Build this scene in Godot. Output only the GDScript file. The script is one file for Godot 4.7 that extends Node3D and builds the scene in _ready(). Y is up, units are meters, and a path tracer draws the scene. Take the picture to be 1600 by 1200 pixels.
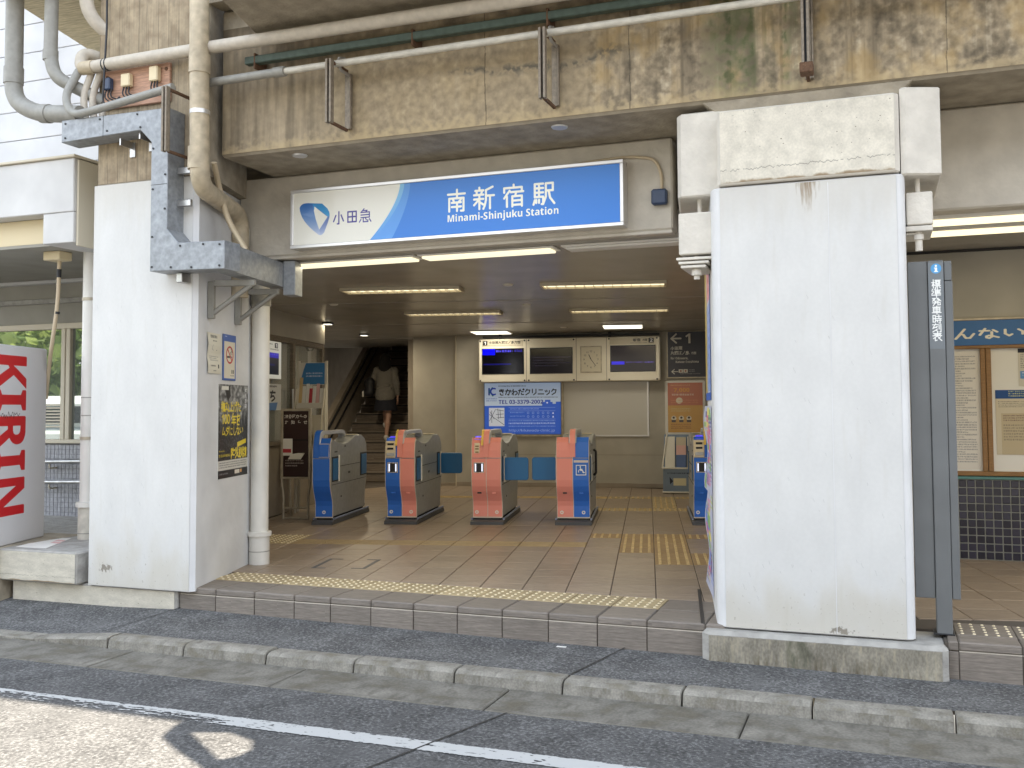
extends Node3D
# Station entrance under a concrete viaduct. Metres, y up. The entrance floor is y = 0; x runs along the street front, z towards the street.
# The hall behind is turned 13 degrees against the street front: HALL is its frame.

const HALL_TURN := 13.0
var HALL := Transform3D(Basis(Vector3.UP, deg_to_rad(HALL_TURN)), Vector3.ZERO)
var BACK := Transform3D(Basis(Vector3.UP, deg_to_rad(8.6)), Vector3(-5, 0, -15.04))
var M := {}
var T := {}
var used := {}


# ---------------------------------------------------------------- mesh building
class MB:
	var v := PackedVector3Array()
	var n := PackedVector3Array()
	var uv := PackedVector2Array()
	var c := PackedColorArray()
	var ix := PackedInt32Array()
	var xf := Transform3D.IDENTITY
	var col := Color.WHITE
	var uvs := 1.0

	func at(t: Transform3D) -> MB:
		xf = t
		return self

	func vert(p: Vector3, nn: Vector3, u: Vector2) -> int:
		v.push_back(xf * p)
		n.push_back((xf.basis * nn).normalized())
		uv.push_back(u)
		c.push_back(col)
		return v.size() - 1

	func pu(p: Vector3, nn: Vector3) -> Vector2:
		var a := nn.abs()
		if a.x >= a.y and a.x >= a.z:
			return Vector2(p.z, -p.y) * uvs
		if a.y >= a.z:
			return Vector2(p.x, p.z) * uvs
		return Vector2(p.x, -p.y) * uvs

	# corners counter-clockwise seen from outside
	func tri(a: Vector3, b: Vector3, d: Vector3) -> void:
		var nn := (b - a).cross(d - a)
		if nn.length_squared() < 1e-16:
			return
		nn = nn.normalized()
		var i := vert(a, nn, pu(a, nn))
		vert(b, nn, pu(b, nn))
		vert(d, nn, pu(d, nn))
		ix.append_array([i, i + 2, i + 1])

	func quad(a: Vector3, b: Vector3, d: Vector3, e: Vector3, u: Array = []) -> void:
		var nn := (d - a).cross(e - b).normalized()
		var i := v.size()
		var ps := [a, b, d, e]
		for k in 4:
			vert(ps[k], nn, u[k] if u.size() else pu(ps[k], nn))
		ix.append_array([i, i + 2, i + 1, i, i + 3, i + 2])

	func smooth_quad(ps: Array, ns: Array, us: Array) -> void:
		var i := v.size()
		for k in 4:
			vert(ps[k], ns[k], us[k])
		ix.append_array([i, i + 2, i + 1, i, i + 3, i + 2])

	# lo/hi box; b = chamfer
	func box(lo: Vector3, hi: Vector3, b := 0.0) -> MB:
		var m := (lo + hi) / 2.0
		var h := (hi - lo) / 2.0
		b = minf(b, minf(h.x, minf(h.y, h.z)) * 0.9)
		var axes := [Vector3.RIGHT, Vector3.UP, Vector3.BACK]
		for k in 3:
			for s in [-1.0, 1.0]:
				var w: Vector3 = axes[k] * s
				var p: Vector3 = axes[(k + 1) % 3] * s
				var q: Vector3 = axes[(k + 2) % 3]
				var hp := p.abs().dot(h) - b
				var hq := q.dot(h) - b
				var o: Vector3 = m + w * w.abs().dot(h)
				quad(o - p * hp - q * hq, o + p * hp - q * hq, o + p * hp + q * hq, o - p * hp + q * hq)
		if b > 0.0:
			for k in 3:
				var e: Vector3 = axes[k]
				for s in [-1.0, 1.0]:
					for t in [-1.0, 1.0]:
						var p: Vector3 = axes[(k + 1) % 3] * s
						var q: Vector3 = axes[(k + 2) % 3] * t
						var he := e.dot(h) - b
						var hp := p.abs().dot(h)
						var hq := q.abs().dot(h)
						var a := m + p * hp + q * (hq - b)
						var d := m + p * (hp - b) + q * hq
						if s * t > 0.0:
							quad(a - e * he, d - e * he, d + e * he, a + e * he)
						else:
							quad(d - e * he, a - e * he, a + e * he, d + e * he)
			for sx in [-1.0, 1.0]:
				for sy in [-1.0, 1.0]:
					for sz in [-1.0, 1.0]:
						var s := Vector3(sx, sy, sz)
						var k := m + s * h
						var a := k - Vector3(0, sy, sz) * b
						var d := k - Vector3(sx, 0, sz) * b
						var e := k - Vector3(sx, sy, 0) * b
						if sx * sy * sz > 0:
							tri(a, d, e)
						else:
							tri(a, e, d)
		return self

	# polygon in local x/y (any winding), extruded from z0 to z1 along local z
	func prism(poly: PackedVector2Array, z0: float, z1: float, b := 0.0) -> MB:
		if Geometry2D.is_polygon_clockwise(poly):
			poly.reverse()
		# is_polygon_clockwise uses y-down sense; make sure of y-up counter-clockwise by area
		var area := 0.0
		for i in poly.size():
			area += poly[i].cross(poly[(i + 1) % poly.size()])
		if area < 0.0:
			poly.reverse()
		var k := poly.size()
		var inner := PackedVector2Array()
		for i in k:
			var p := poly[i]
			var e0 := (p - poly[(i + k - 1) % k]).normalized()
			var e1 := (poly[(i + 1) % k] - p).normalized()
			var n0 := Vector2(-e0.y, e0.x)
			var n1 := Vector2(-e1.y, e1.x)
			var bi := n0 + n1
			var l := bi.length()
			inner.push_back(p + (bi / l * minf(b / maxf(l / 2.0, 0.4), b * 2.0) if l > 0.01 else Vector2.ZERO))
		var tr := Geometry2D.triangulate_polygon(poly)
		for i in range(0, tr.size(), 3):
			var a := inner[tr[i]]
			var d := inner[tr[i + 1]]
			var e := inner[tr[i + 2]]
			if (d - a).cross(e - a) < 0.0:
				var t := d
				d = e
				e = t
			tri(Vector3(a.x, a.y, z1), Vector3(d.x, d.y, z1), Vector3(e.x, e.y, z1))
			tri(Vector3(a.x, a.y, z0), Vector3(e.x, e.y, z0), Vector3(d.x, d.y, z0))
		for i in k:
			var p := poly[i]
			var q := poly[(i + 1) % k]
			var pi := inner[i]
			var qi := inner[(i + 1) % k]
			quad(Vector3(p.x, p.y, z0 + b), Vector3(q.x, q.y, z0 + b), Vector3(q.x, q.y, z1 - b), Vector3(p.x, p.y, z1 - b))
			if b > 0.0:
				quad(Vector3(p.x, p.y, z1 - b), Vector3(q.x, q.y, z1 - b), Vector3(qi.x, qi.y, z1), Vector3(pi.x, pi.y, z1))
				quad(Vector3(pi.x, pi.y, z0), Vector3(qi.x, qi.y, z0), Vector3(q.x, q.y, z0 + b), Vector3(p.x, p.y, z0 + b))
		return self

	# polygon in plan (x, z), between heights y0 and y1, top edge chamfered
	func slab(poly: PackedVector2Array, y0: float, y1: float, b := 0.0) -> MB:
		var keep := xf
		xf = xf * Transform3D(Basis(Vector3.RIGHT, Vector3.FORWARD, Vector3.UP), Vector3.ZERO)
		var q := PackedVector2Array()
		for p in poly:
			q.push_back(Vector2(p.x, -p.y))
		prism(q, y0, y1, b)
		xf = keep
		return self

	func tube(path: Array, r: float, seg := 12, caps := true, flat := 1.0) -> MB:
		var rings := []
		var up := Vector3.UP
		var along := 0.0
		for i in path.size():
			var p: Vector3 = path[i]
			var t := Vector3.ZERO
			if i > 0:
				t += (p - path[i - 1]).normalized()
				along += p.distance_to(path[i - 1])
			if i < path.size() - 1:
				t += (path[i + 1] - p).normalized()
			t = t.normalized()
			if i == 0:
				up = Vector3.UP if absf(t.y) < 0.9 else Vector3.RIGHT
			var s := t.cross(up).normalized()
			up = s.cross(t).normalized()
			var ring := []
			for k in seg + 1:
				var a := TAU * k / seg
				var o := s * cos(a) + up * sin(a) * flat
				ring.append([p + o * r, o.normalized(), Vector2(k * TAU * r / seg, along) * uvs])
			rings.append(ring)
			if caps and (i == 0 or i == path.size() - 1):
				for k in seg:
					if i == 0:
						tri(p, ring[k][0], ring[k + 1][0])
					else:
						tri(p, ring[k + 1][0], ring[k][0])
		for i in rings.size() - 1:
			for k in seg:
				var a: Array = rings[i][k]
				var b: Array = rings[i][k + 1]
				var d: Array = rings[i + 1][k + 1]
				var e: Array = rings[i + 1][k]
				smooth_quad([b[0], a[0], e[0], d[0]], [b[1], a[1], e[1], d[1]], [b[2], a[2], e[2], d[2]])
		return self

	func cyl(a: Vector3, b: Vector3, r: float, seg := 12) -> MB:
		return tube([a, b], r, seg)

	# profile of (radius, height), round the local y axis
	func lathe(prof: Array, seg := 24) -> MB:
		for i in prof.size() - 1:
			var p: Vector2 = prof[i]
			var q: Vector2 = prof[i + 1]
			var d := (q - p).normalized()
			var nn := Vector2(d.y, -d.x)
			for k in seg:
				var a := TAU * k / seg
				var b := TAU * (k + 1) / seg
				var ca := Vector3(cos(a), 0, sin(a))
				var cb := Vector3(cos(b), 0, sin(b))
				var up := Vector3.UP
				smooth_quad([ca * p.x + up * p.y, ca * q.x + up * q.y, cb * q.x + up * q.y, cb * p.x + up * p.y],
					[ca * nn.x + up * nn.y, ca * nn.x + up * nn.y, cb * nn.x + up * nn.y, cb * nn.x + up * nn.y],
					[Vector2(a, p.y), Vector2(a, q.y), Vector2(b, q.y), Vector2(b, p.y)])
		return self

	# a picture on local z = z0: whole texture over the rectangle
	func pic(x0: float, y0: float, x1: float, y1: float, z0 := 0.0, u0 := 0.0, v0 := 0.0, u1 := 1.0, v1 := 1.0) -> MB:
		quad(Vector3(x0, y0, z0), Vector3(x1, y0, z0), Vector3(x1, y1, z0), Vector3(x0, y1, z0),
			[Vector2(u0, v1), Vector2(u1, v1), Vector2(u1, v0), Vector2(u0, v0)])
		return self

	func quad_up(x0: float, z0: float, x1: float, z1: float, y: float) -> MB:
		quad(Vector3(x0, y, z1), Vector3(x1, y, z1), Vector3(x1, y, z0), Vector3(x0, y, z0))
		return self

	func quad_uv(a: Vector3, b: Vector3, d: Vector3, e: Vector3) -> MB:
		quad(a, b, d, e, [Vector2(0, 1), Vector2(1, 1), Vector2(1, 0), Vector2(0, 0)])
		return self

	func mesh() -> ArrayMesh:
		var a := []
		a.resize(Mesh.ARRAY_MAX)
		a[Mesh.ARRAY_VERTEX] = v
		a[Mesh.ARRAY_NORMAL] = n
		a[Mesh.ARRAY_TEX_UV] = uv
		a[Mesh.ARRAY_COLOR] = c
		a[Mesh.ARRAY_INDEX] = ix
		var m := ArrayMesh.new()
		m.add_surface_from_arrays(Mesh.PRIMITIVE_TRIANGLES, a)
		return m


# ---------------------------------------------------------------- flat print: a small canvas for signs, posters and screens
class Cv:
	var im: Image
	var w: int
	var h: int

	func _init(ww: int, hh: int, bg: Color) -> void:
		w = ww
		h = hh
		im = Image.create_empty(w, h, false, Image.FORMAT_RGB8)
		im.fill(bg)

	func rect(x0: float, y0: float, x1: float, y1: float, k: Color) -> void:
		im.fill_rect(Rect2i(int(x0), int(y0), maxi(1, int(x1) - int(x0)), maxi(1, int(y1) - int(y0))), k)

	func dot(x: int, y: int, k: Color, a: float) -> void:
		if x >= 0 and y >= 0 and x < w and y < h and a > 0.0:
			im.set_pixel(x, y, k if a >= 1.0 else im.get_pixel(x, y).lerp(k, a))

	func line(p: Vector2, q: Vector2, wd: float, k: Color) -> void:
		var r := wd / 2.0
		var d := q - p
		var l2 := maxf(d.length_squared(), 1e-6)
		for y in range(int(minf(p.y, q.y) - r - 1), int(maxf(p.y, q.y) + r + 2)):
			for x in range(int(minf(p.x, q.x) - r - 1), int(maxf(p.x, q.x) + r + 2)):
				var o := Vector2(x + 0.5, y + 0.5)
				var t := clampf((o - p).dot(d) / l2, 0.0, 1.0)
				dot(x, y, k, r + 0.5 - o.distance_to(p + d * t))

	func path(pts: Array, wd: float, k: Color) -> void:
		for i in pts.size() - 1:
			line(pts[i], pts[i + 1], wd, k)

	func ring(o: Vector2, r: float, wd: float, k: Color) -> void:
		for y in range(int(o.y - r - wd), int(o.y + r + wd + 2)):
			for x in range(int(o.x - r - wd), int(o.x + r + wd + 2)):
				dot(x, y, k, wd / 2.0 + 0.5 - absf(o.distance_to(Vector2(x + 0.5, y + 0.5)) - r))

	func disc(o: Vector2, r: float, k: Color) -> void:
		line(o, o + Vector2(0.01, 0), r * 2.0, k)

	func poly(pts: PackedVector2Array, k: Color, k2 := Color(0, 0, 0, 0)) -> void:
		var lo := pts[0]
		var hi := pts[0]
		for p in pts:
			lo = lo.min(p)
			hi = hi.max(p)
		for y in range(maxi(0, int(lo.y)), mini(h, int(hi.y) + 1)):
			var cov := {}
			for sub in 3:
				var sy := y + (sub + 0.5) / 3.0
				var xs := []
				for i in pts.size():
					var a := pts[i]
					var b := pts[(i + 1) % pts.size()]
					if (a.y <= sy) != (b.y <= sy):
						xs.append(a.x + (sy - a.y) / (b.y - a.y) * (b.x - a.x))
				xs.sort()
				for j in range(0, xs.size() - 1, 2):
					for x in range(int(xs[j]), int(xs[j + 1]) + 1):
						cov[x] = cov.get(x, 0.0) + clampf(minf(xs[j + 1], x + 1) - maxf(xs[j], x), 0.0, 1.0) / 3.0
			var kk := k if k2.a == 0.0 else k.lerp(k2, clampf((y - lo.y) / maxf(1.0, hi.y - lo.y), 0, 1))
			for x in cov:
				dot(x, y, kk, cov[x])

	# Latin letters and figures, cap height ch, baseline at y
	func latin(s: String, x: float, y: float, ch: float, k: Color, bold := true, squeeze := 1.0, turned := false) -> float:
		var f := SystemFont.new()
		f.font_names = PackedStringArray(["Droid Sans"])
		f.font_weight = 700 if bold else 400
		var tm := TextMesh.new()
		tm.font = f
		tm.font_size = 64
		tm.pixel_size = 0.01
		tm.depth = 0.0
		tm.curve_step = 1.0
		tm.horizontal_alignment = HORIZONTAL_ALIGNMENT_LEFT
		tm.vertical_alignment = VERTICAL_ALIGNMENT_BOTTOM
		tm.text = "H"
		var box := tm.get_aabb()
		var arr := tm.surface_get_arrays(0)
		var base := 1e9
		var top := -1e9
		for p in arr[Mesh.ARRAY_VERTEX]:
			base = minf(base, p.y)
			top = maxf(top, p.y)
		tm.text = s
		arr = tm.surface_get_arrays(0)
		var vs: PackedVector3Array = arr[Mesh.ARRAY_VERTEX]
		var sc := ch / (top - base)
		var is_: PackedInt32Array = arr[Mesh.ARRAY_INDEX] if arr[Mesh.ARRAY_INDEX] != null else PackedInt32Array(range(vs.size()))
		var x0 := 1e9
		var x1 := -1e9
		for p in vs:
			x0 = minf(x0, p.x)
			x1 = maxf(x1, p.x)
		for i in range(0, is_.size() - 2, 3):
			var q := []
			for j in 3:
				var p := vs[is_[i + j]]
				var o := Vector2((p.x - x0) * sc * squeeze, -(p.y - base) * sc)
				q.append(Vector2(x, y) + (Vector2(-o.y, o.x) if turned else o))
			_tri(q[0], q[1], q[2], k)
		return (x1 - x0) * sc * squeeze

	func _tri(a: Vector2, b: Vector2, d: Vector2, k: Color) -> void:
		var ar := (b - a).cross(d - a)
		if absf(ar) < 1e-4:
			return
		for y in range(maxi(0, int(minf(a.y, minf(b.y, d.y)))), mini(h, int(maxf(a.y, maxf(b.y, d.y))) + 1)):
			for x in range(maxi(0, int(minf(a.x, minf(b.x, d.x)))), mini(w, int(maxf(a.x, maxf(b.x, d.x))) + 1)):
				var o := Vector2(x + 0.5, y + 0.5)
				var u := (b - a).cross(o - a) / ar
				var v := (d - b).cross(o - b) / ar
				var t := (a - d).cross(o - d) / ar
				if u >= -0.001 and v >= -0.001 and t >= -0.001:
					im.set_pixel(x, y, k)

	# written signs from their strokes on a 16 x 16 grid
	func kana(g: Dictionary, s: String, x: float, y: float, size: float, wd: float, k: Color, adv := 1.1, down := false, lean := 0.0) -> void:
		for ch in s:
			if g.has(ch):
				for st in g[ch].split(" "):
					var pts := []
					for i in range(0, st.length() - 1, 2):
						var py: float = st.substr(i + 1, 1).hex_to_int() / 15.0
						pts.append(Vector2(x + (st.substr(i, 1).hex_to_int() / 15.0 + lean * (1.0 - py)) * size, y + py * size))
					path(pts, wd, k)
			if down:
				y += size * adv
			else:
				x += size * adv

	# lines of print too small to read
	func small_print(x0: float, y0: float, x1: float, y1: float, n: int, k: Color, rs: int, a := 0.75) -> void:
		var r := RandomNumberGenerator.new()
		r.seed = rs
		var pitch := (y1 - y0) / n
		for i in n:
			var y := y0 + i * pitch
			var x := x0
			var end := x1 - (r.randf() * 0.35 * (x1 - x0) if r.randf() < 0.4 else 0.0)
			while x < end:
				var l := pitch * r.randf_range(0.25, 0.6)
				for yy in range(int(y), int(y + pitch * 0.55)):
					if r.randf() < 0.85:
						for xx in range(int(x), int(minf(x + l, end))):
							dot(xx, yy, k, a * r.randf_range(0.55, 1.0))
				x += l + pitch * r.randf_range(0.1, 0.25)

	func tex() -> ImageTexture:
		return ImageTexture.create_from_image(im)


const GLYPHS := {
	"南": "13e3 8086 2f26d6dfbf 5769 b799 49b9 4cbc 898f", "新": "4041 1272 2325 6355 0575 0878 454f 480c 4a7c e092 92998d7f 96f6 c6cf",
	"宿": "8082 1512e2e5 5419 383f 65f5 a598 7f78e8ef 7bdb 7eee", "駅": "1a11 1171 1474 1777 414a 1a7a7f6f 1c0f 2c2e 4c4e 91e1e696 919a7f b6cbff",
	"小": "818f6f 451c b5ec", "田": "222e 22d2de2e 828e 28d8", "急": "6024 52a284 24d4da2a 27d7 2c0f 5b5fbfbd 8b9d dcff",
	"標": "0555 303f 351b 375a 61f1 7377e7e373 9197 c1c7 79e9 6bfb abaf 8d6f ddff", "準": "1122 0435 0a37 616a 7052 a093 63f3 65e5 67e7 69f9 a3a9 0cfc 8a8f",
	"発": "126217 2445 81f7 b294 d4b5 47c7 1aea 676a2f a7aeeeec", "車": "12e2 24d4da2a24 27d7 0cfc 808f",
	"時": "11515d1d11 1757 73f3 b0b6 67f7 6afa d7dfbf 8b9d", "刻": "5052 0292 4217 1777 8509 8a0f 6c9f b2ba e1efcf", "表": "12e2 34d4 06f6 8086 861b 494f7e d8ab 87bbff",
	"ん": "811f 1f58798c9eceeaf8", "な": "1484 511a b3e6 a6ad8f6e6c8bbcfe", "い": "13194c6a b3e6ea", "き": "23c2 26d5 61ba 4b4d6fbf", "か": "15a4b69f6e 611e d3f8",
	"わ": "414f 1545 1d5896c6e9ec9f", "だ": "1474 511f 87d7 8b9eee c1d3 e0f2", "ク": "6127 53d3ba3f", "リ": "313a c1ca6f", "ニ": "33c3 1dfd", "ッ": "2548 6477 d5cb6f",
	"渋": "1122 0435 0f39 a1a6 a3e3 65f5 8799 d7b9 9a6f caff", "谷": "5023 a0d3 8319 83f9 4a4f bfba 4aba 4fbf", "区": "e111 111e eeff 5599 c44b", "ら": "6182 4249 4989c8dad d6f",
	"の": "838a4d1944a2e6ea8f", "お": "1494 515d3e1c589 b3d5", "知": "3014 2272 0777 434a0f 4a7d 93e3ed9d93", "せ": "06f5 b1b94 434dde", "ち": "13e3 712a 2a68a8dbad5f",
	"原": "1121 2121f1 212a0f 81a3 54e4ea5a54 57e7 aaaf 7c5e cdfe", "片": "414a1f 46e6 8186 494 4acacf", "瀬": "1122 0435 0f39 4365 5147 5f55 71f1 8398d 73d3dd7d", "江": "1122 0435 0f39 63f3 a3ad 5dfd", "ノ": "d18a2f",
	"島": "8062 32323a c2c7 32c2 35c5 37c7 3afa fafe df 1c1fafac 7b7f", "方": "8083 13f3 634c1f 67d7cf9f", "面": "01f1 8144 14141f 14e4ef 1fef 646f a4af 68a8 6bab",
	"積": "5021 0454 333f 340a 355a 73f3 75e5 77f7 a0a7 89e9ed8d89 8bdb 9d7f ceff", "み": "2272 721e 0c4b9cff d4bf", "上": "818e 86d6 0efe", "げ": "212f 65e5 b1bb8f d0e2 f0f2", "た": "1484 511f 97e7 8b9eee",
	"年": "5016 34e4 38d8 484c 0cfc 848f", "を": "14d3 6139 39b7bb d64b4fbf", "ム": "612d 2ddc a8ff", "ダ": "6127 53d3ba3f 5799 e0f2", "に": "212e 84d4 7b7eee", "し": "414c6fbfea",
	"防": "111f 11513557491c 8082 63f3 9369f 8aea", "災": "3015 7055 b095 2847 6a4 848a 8a1f 8afe c7a9", "訓": "3041 0353 1555 1757 1959 195e1e19 819c7f b1bc f0ff", "練": "4024 0444 4409 0a5a 3a3f 72f2 b0bf 84e4ea8484 87e7 aa6e bafe",
	"不": "11e1 818f 8429 88ec", "要": "01f1 2254 22d2d626 8186 08f8 671bcf 9b1f", "禁": "04f4 3037 b0b7 3407 b4f7 29d9 0bfb 8b8f 4d2f bdef", "煙": "404a 1325 6355 4a0f 4a6f 71f1 83e3e78783 a1a7 c1c7 79e9 79f9 a9af 7fff 6cfc",
}


# ---------------------------------------------------------------- textures
func noise_bytes(sz: int, h: int, freq: float, rs: int, oct := 4, kind := FastNoiseLite.TYPE_SIMPLEX_SMOOTH, seamless := true) -> PackedByteArray:
	var f := FastNoiseLite.new()
	f.seed = rs
	f.noise_type = kind
	f.frequency = freq
	f.fractal_octaves = oct
	var im := f.get_seamless_image(sz, h) if seamless else f.get_image(sz, h)
	im.convert(Image.FORMAT_L8)
	return im.get_data()


func gray_tex(w: int, h: int, fill: Callable) -> ImageTexture:
	var d := PackedByteArray()
	d.resize(w * h)
	for y in h:
		for x in w:
			d[y * w + x] = clampi(int(fill.call(x, y) * 255.0), 0, 255)
	return ImageTexture.create_from_image(Image.create_from_data(w, h, false, Image.FORMAT_L8, d))


func mapped(bytes: PackedByteArray, w: int, h: int, lo: float, hi: float, power := 1.0) -> ImageTexture:
	var lut := PackedByteArray()
	lut.resize(256)
	for i in 256:
		lut[i] = clampi(int(lerpf(lo, hi, pow(i / 255.0, power)) * 255.0), 0, 255)
	for i in bytes.size():
		bytes[i] = lut[bytes[i]]
	return ImageTexture.create_from_image(Image.create_from_data(w, h, false, Image.FORMAT_L8, bytes))


func make_textures() -> void:
	T.mottle = mapped(noise_bytes(512, 512, 0.012, 3, 5), 512, 512, 0.78, 1.0)
	T.cloud = mapped(noise_bytes(512, 512, 0.006, 8, 4), 512, 512, 0.91, 1.0)
	T.soft = mapped(noise_bytes(512, 512, 0.012, 9, 5), 512, 512, 0.90, 1.0)
	T.spots = mapped(noise_bytes(512, 512, 0.03, 10, 4), 512, 512, 0.55, 1.0, 0.45)
	T.grain = mapped(noise_bytes(512, 512, 0.35, 5, 2), 512, 512, 0.0, 1.0)
	T.bumps = mapped(noise_bytes(512, 512, 0.06, 15, 4), 512, 512, 0.0, 1.0)
	T.cells = mapped(noise_bytes(512, 512, 0.045, 6, 1, FastNoiseLite.TYPE_CELLULAR), 512, 512, 0.0, 1.0)
	# asphalt: dark binder with pale and dark stones
	var a := noise_bytes(1024, 1024, 0.15, 21, 1, FastNoiseLite.TYPE_VALUE)
	var b := noise_bytes(1024, 1024, 0.30, 22, 1, FastNoiseLite.TYPE_SIMPLEX)
	var m := noise_bytes(1024, 1024, 0.004, 23, 4)
	var d := PackedByteArray()
	d.resize(1024 * 1024)
	for i in d.size():
		var s := (a[i] / 255.0 - 0.5) * 0.9 + (b[i] / 255.0 - 0.5) * 0.8
		var v := 0.62 + s * 0.30 + (m[i] / 255.0 - 0.5) * 0.16
		if s > 0.46:
			v += 0.55
		elif s < -0.5:
			v -= 0.15
		d[i] = clampi(int(v * 255), 20, 255)
	T.asphalt = ImageTexture.create_from_image(Image.create_from_data(1024, 1024, false, Image.FORMAT_L8, d))
	# zinc spangle
	var sp := noise_bytes(512, 512, 0.05, 31, 2, FastNoiseLite.TYPE_CELLULAR)
	var sp2 := noise_bytes(512, 512, 0.02, 32, 3)
	for i in sp.size():
		sp[i] = clampi(int(205 + (sp[i] - 128) * 0.12 + (sp2[i] - 128) * 0.14), 120, 255)
	T.zinc = ImageTexture.create_from_image(Image.create_from_data(512, 512, false, Image.FORMAT_L8, sp))
	# streaks along u, as in wood-grained floor tiles and board marks
	var f := FastNoiseLite.new()
	f.seed = 41
	f.frequency = 0.02
	f.fractal_octaves = 4
	d = PackedByteArray()
	d.resize(512 * 512)
	for y in 512:
		for x in 512:
			d[y * 512 + x] = clampi(int(222 + 38 * f.get_noise_2d(x * 0.35, y * 5.0) + 26 * f.get_noise_2d(x * 1.2 + 900, y * 14.0)), 80, 255)
	T.streak = ImageTexture.create_from_image(Image.create_from_data(512, 512, false, Image.FORMAT_L8, d))
	T.beam = beam_stain()
	T.column = board_marks()
	T.pillar = pillar_dirt(7)
	T.pillar_right = pillar_dirt(8)
	T.cap = cap_pits()
	T.footing = footing_stain()
	T.kerb = kerb_stain()
	T.line = worn_paint()


func sm(a: float, b: float, x: float) -> float:
	return smoothstep(a, b, x)


# the girder over the entrance: 6.4 m by 0.95 m of stained, board-marked concrete; u = 0 at x = -4.75
func beam_stain() -> ImageTexture:
	var w := 2048
	var h := 304
	var f := FastNoiseLite.new()
	f.seed = 4
	f.frequency = 0.01
	f.fractal_octaves = 5
	var im := Image.create_empty(w, h, false, Image.FORMAT_RGB8)
	var base := Color(0.645, 0.59, 0.495)
	for x in w:
		var mx := x / float(w) * 6.4 - 4.75
		var drip := f.get_noise_2d(x * 2.2, 7.0)
		var drip2 := f.get_noise_2d(x * 3.2, 300.0)
		for y in h:
			var my := y / float(h)
			var n1 := f.get_noise_2d(x, y * 0.8)
			var n2 := f.get_noise_2d(x * 4.0, y * 4.0 + 500)
			var n3 := f.get_noise_2d(x * 3.0 + 40, y * 0.25)
			var k := base
			var n5 := f.get_noise_2d(x * 0.35, y * 0.7 + 1200)
			var msk := clampf(0.35 + n5 * 2.2, 0, 1)
			k = k.lerp(Color(0.735, 0.665, 0.535), clampf(0.35 + n1 * 1.2, 0, 1) * 0.5)
			k = k.lerp(Color(0.50, 0.44, 0.35), clampf(n3 * 1.0 + drip * 0.5 + n1 * 0.7 - 0.1, 0, 1) * 0.5 * msk)
			k = k.lerp(Color(0.76, 0.71, 0.62), clampf(drip2 * 1.6 - 0.35 + n2 * 0.5 + n1 * 0.4, 0, 1) * 0.55 * (1.0 - msk * 0.6))
			k = k * (0.97 + n2 * 0.16)
			# the left end is greyer and streaked, the middle tan, the right end damp with algae
			if mx < -3.5:
				k = k.lerp(Color(0.62, 0.57, 0.49) * (0.9 + n3 * 0.5), sm(-3.5, -4.2, mx) * 0.6)
			var wet := sm(-2.0, -1.7, mx + n1 * 0.2)
			if wet > 0.0:
				k = k.lerp(Color(0.575, 0.53, 0.455) * (0.98 + n3 * 0.35 + n2 * 0.35 + n1 * 0.5), wet * 0.6)
				k = k.lerp(Color(0.82, 0.79, 0.72), wet * clampf(drip2 * 1.8 - 0.5 + n2 * 0.9 + n1 * 0.6, 0, 1) * 0.5)
				k = k.lerp(Color(0.20, 0.18, 0.15), wet * clampf(-drip2 * 2.0 - 0.62 + n2 * 0.8 + n1 * 0.9, 0, 1) * 0.45)
				k = k.lerp(Color(0.66, 0.56, 0.38), wet * clampf(n1 * 2.0 - 0.1, 0, 1) * 0.55)
			for g in [[-0.98, 0.16, 1.0], [-0.60, 0.06, 0.75], [-0.85, 0.10, 1.0]]:
				var gd: float = absf(mx - g[0] + n3 * 0.10 + n2 * 0.04) / g[1]
				k = k.lerp(Color(0.30, 0.34, 0.22), clampf(1.0 - gd, 0, 1) * clampf(g[2] - my * 0.5 + n2 * 1.1, 0, 1) * 0.8)
			# darker towards the top edge; a long grey blotch and hairline joints
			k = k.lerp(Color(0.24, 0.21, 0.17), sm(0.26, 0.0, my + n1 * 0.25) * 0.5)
			var bl := absf(my - 0.62 - 0.02 * sin(mx * 5.0) + n1 * 0.06) / 0.05
			k = k.lerp(Color(0.40, 0.38, 0.34), clampf(1.0 - bl, 0, 1) * sm(-3.2, -2.6, mx) * sm(-1.4, -1.8, mx) * clampf(0.5 + n2 * 2.5, 0, 1))
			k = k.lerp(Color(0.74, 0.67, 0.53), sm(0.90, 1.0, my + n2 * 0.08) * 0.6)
			for jx in [-2.62, -1.62, 0.25]:
				if absf(mx - jx + n1 * 0.012) < 0.003:
					k = k * 0.72
			im.set_pixel(x, y, k.clamp())
	return ImageTexture.create_from_image(im)


func board_marks() -> ImageTexture:
	var w := 512
	var h := 1024
	var f := FastNoiseLite.new()
	f.seed = 14
	f.frequency = 0.012
	f.fractal_octaves = 5
	var im := Image.create_empty(w, h, false, Image.FORMAT_RGB8)
	for x in w:
		var board := int(x / 47.0)
		var bt := f.get_noise_2d(board * 130.0, 3.0)
		var edge := fmod(x, 47.0)
		for y in h:
			var g := f.get_noise_2d(x * 7.0, y * 0.35)
			var n := f.get_noise_2d(x * 1.0, y * 1.0)
			var n2 := f.get_noise_2d(x * 5.0, y * 5.0)
			var k := Color(0.655, 0.605, 0.52) * (0.97 + bt * 0.2 + g * 0.17)
			k = k.lerp(Color(0.46, 0.40, 0.33), clampf(n * 1.6 + g * 0.5, 0, 1) * 0.45)
			k = k.lerp(Color(0.74, 0.68, 0.58), clampf(-n * 1.5 + n2 * 0.6 - 0.1, 0, 1) * 0.6)
			if edge < 2.0:
				k = k * 0.80
			im.set_pixel(x, y, k.clamp())
	return ImageTexture.create_from_image(im)


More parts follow.
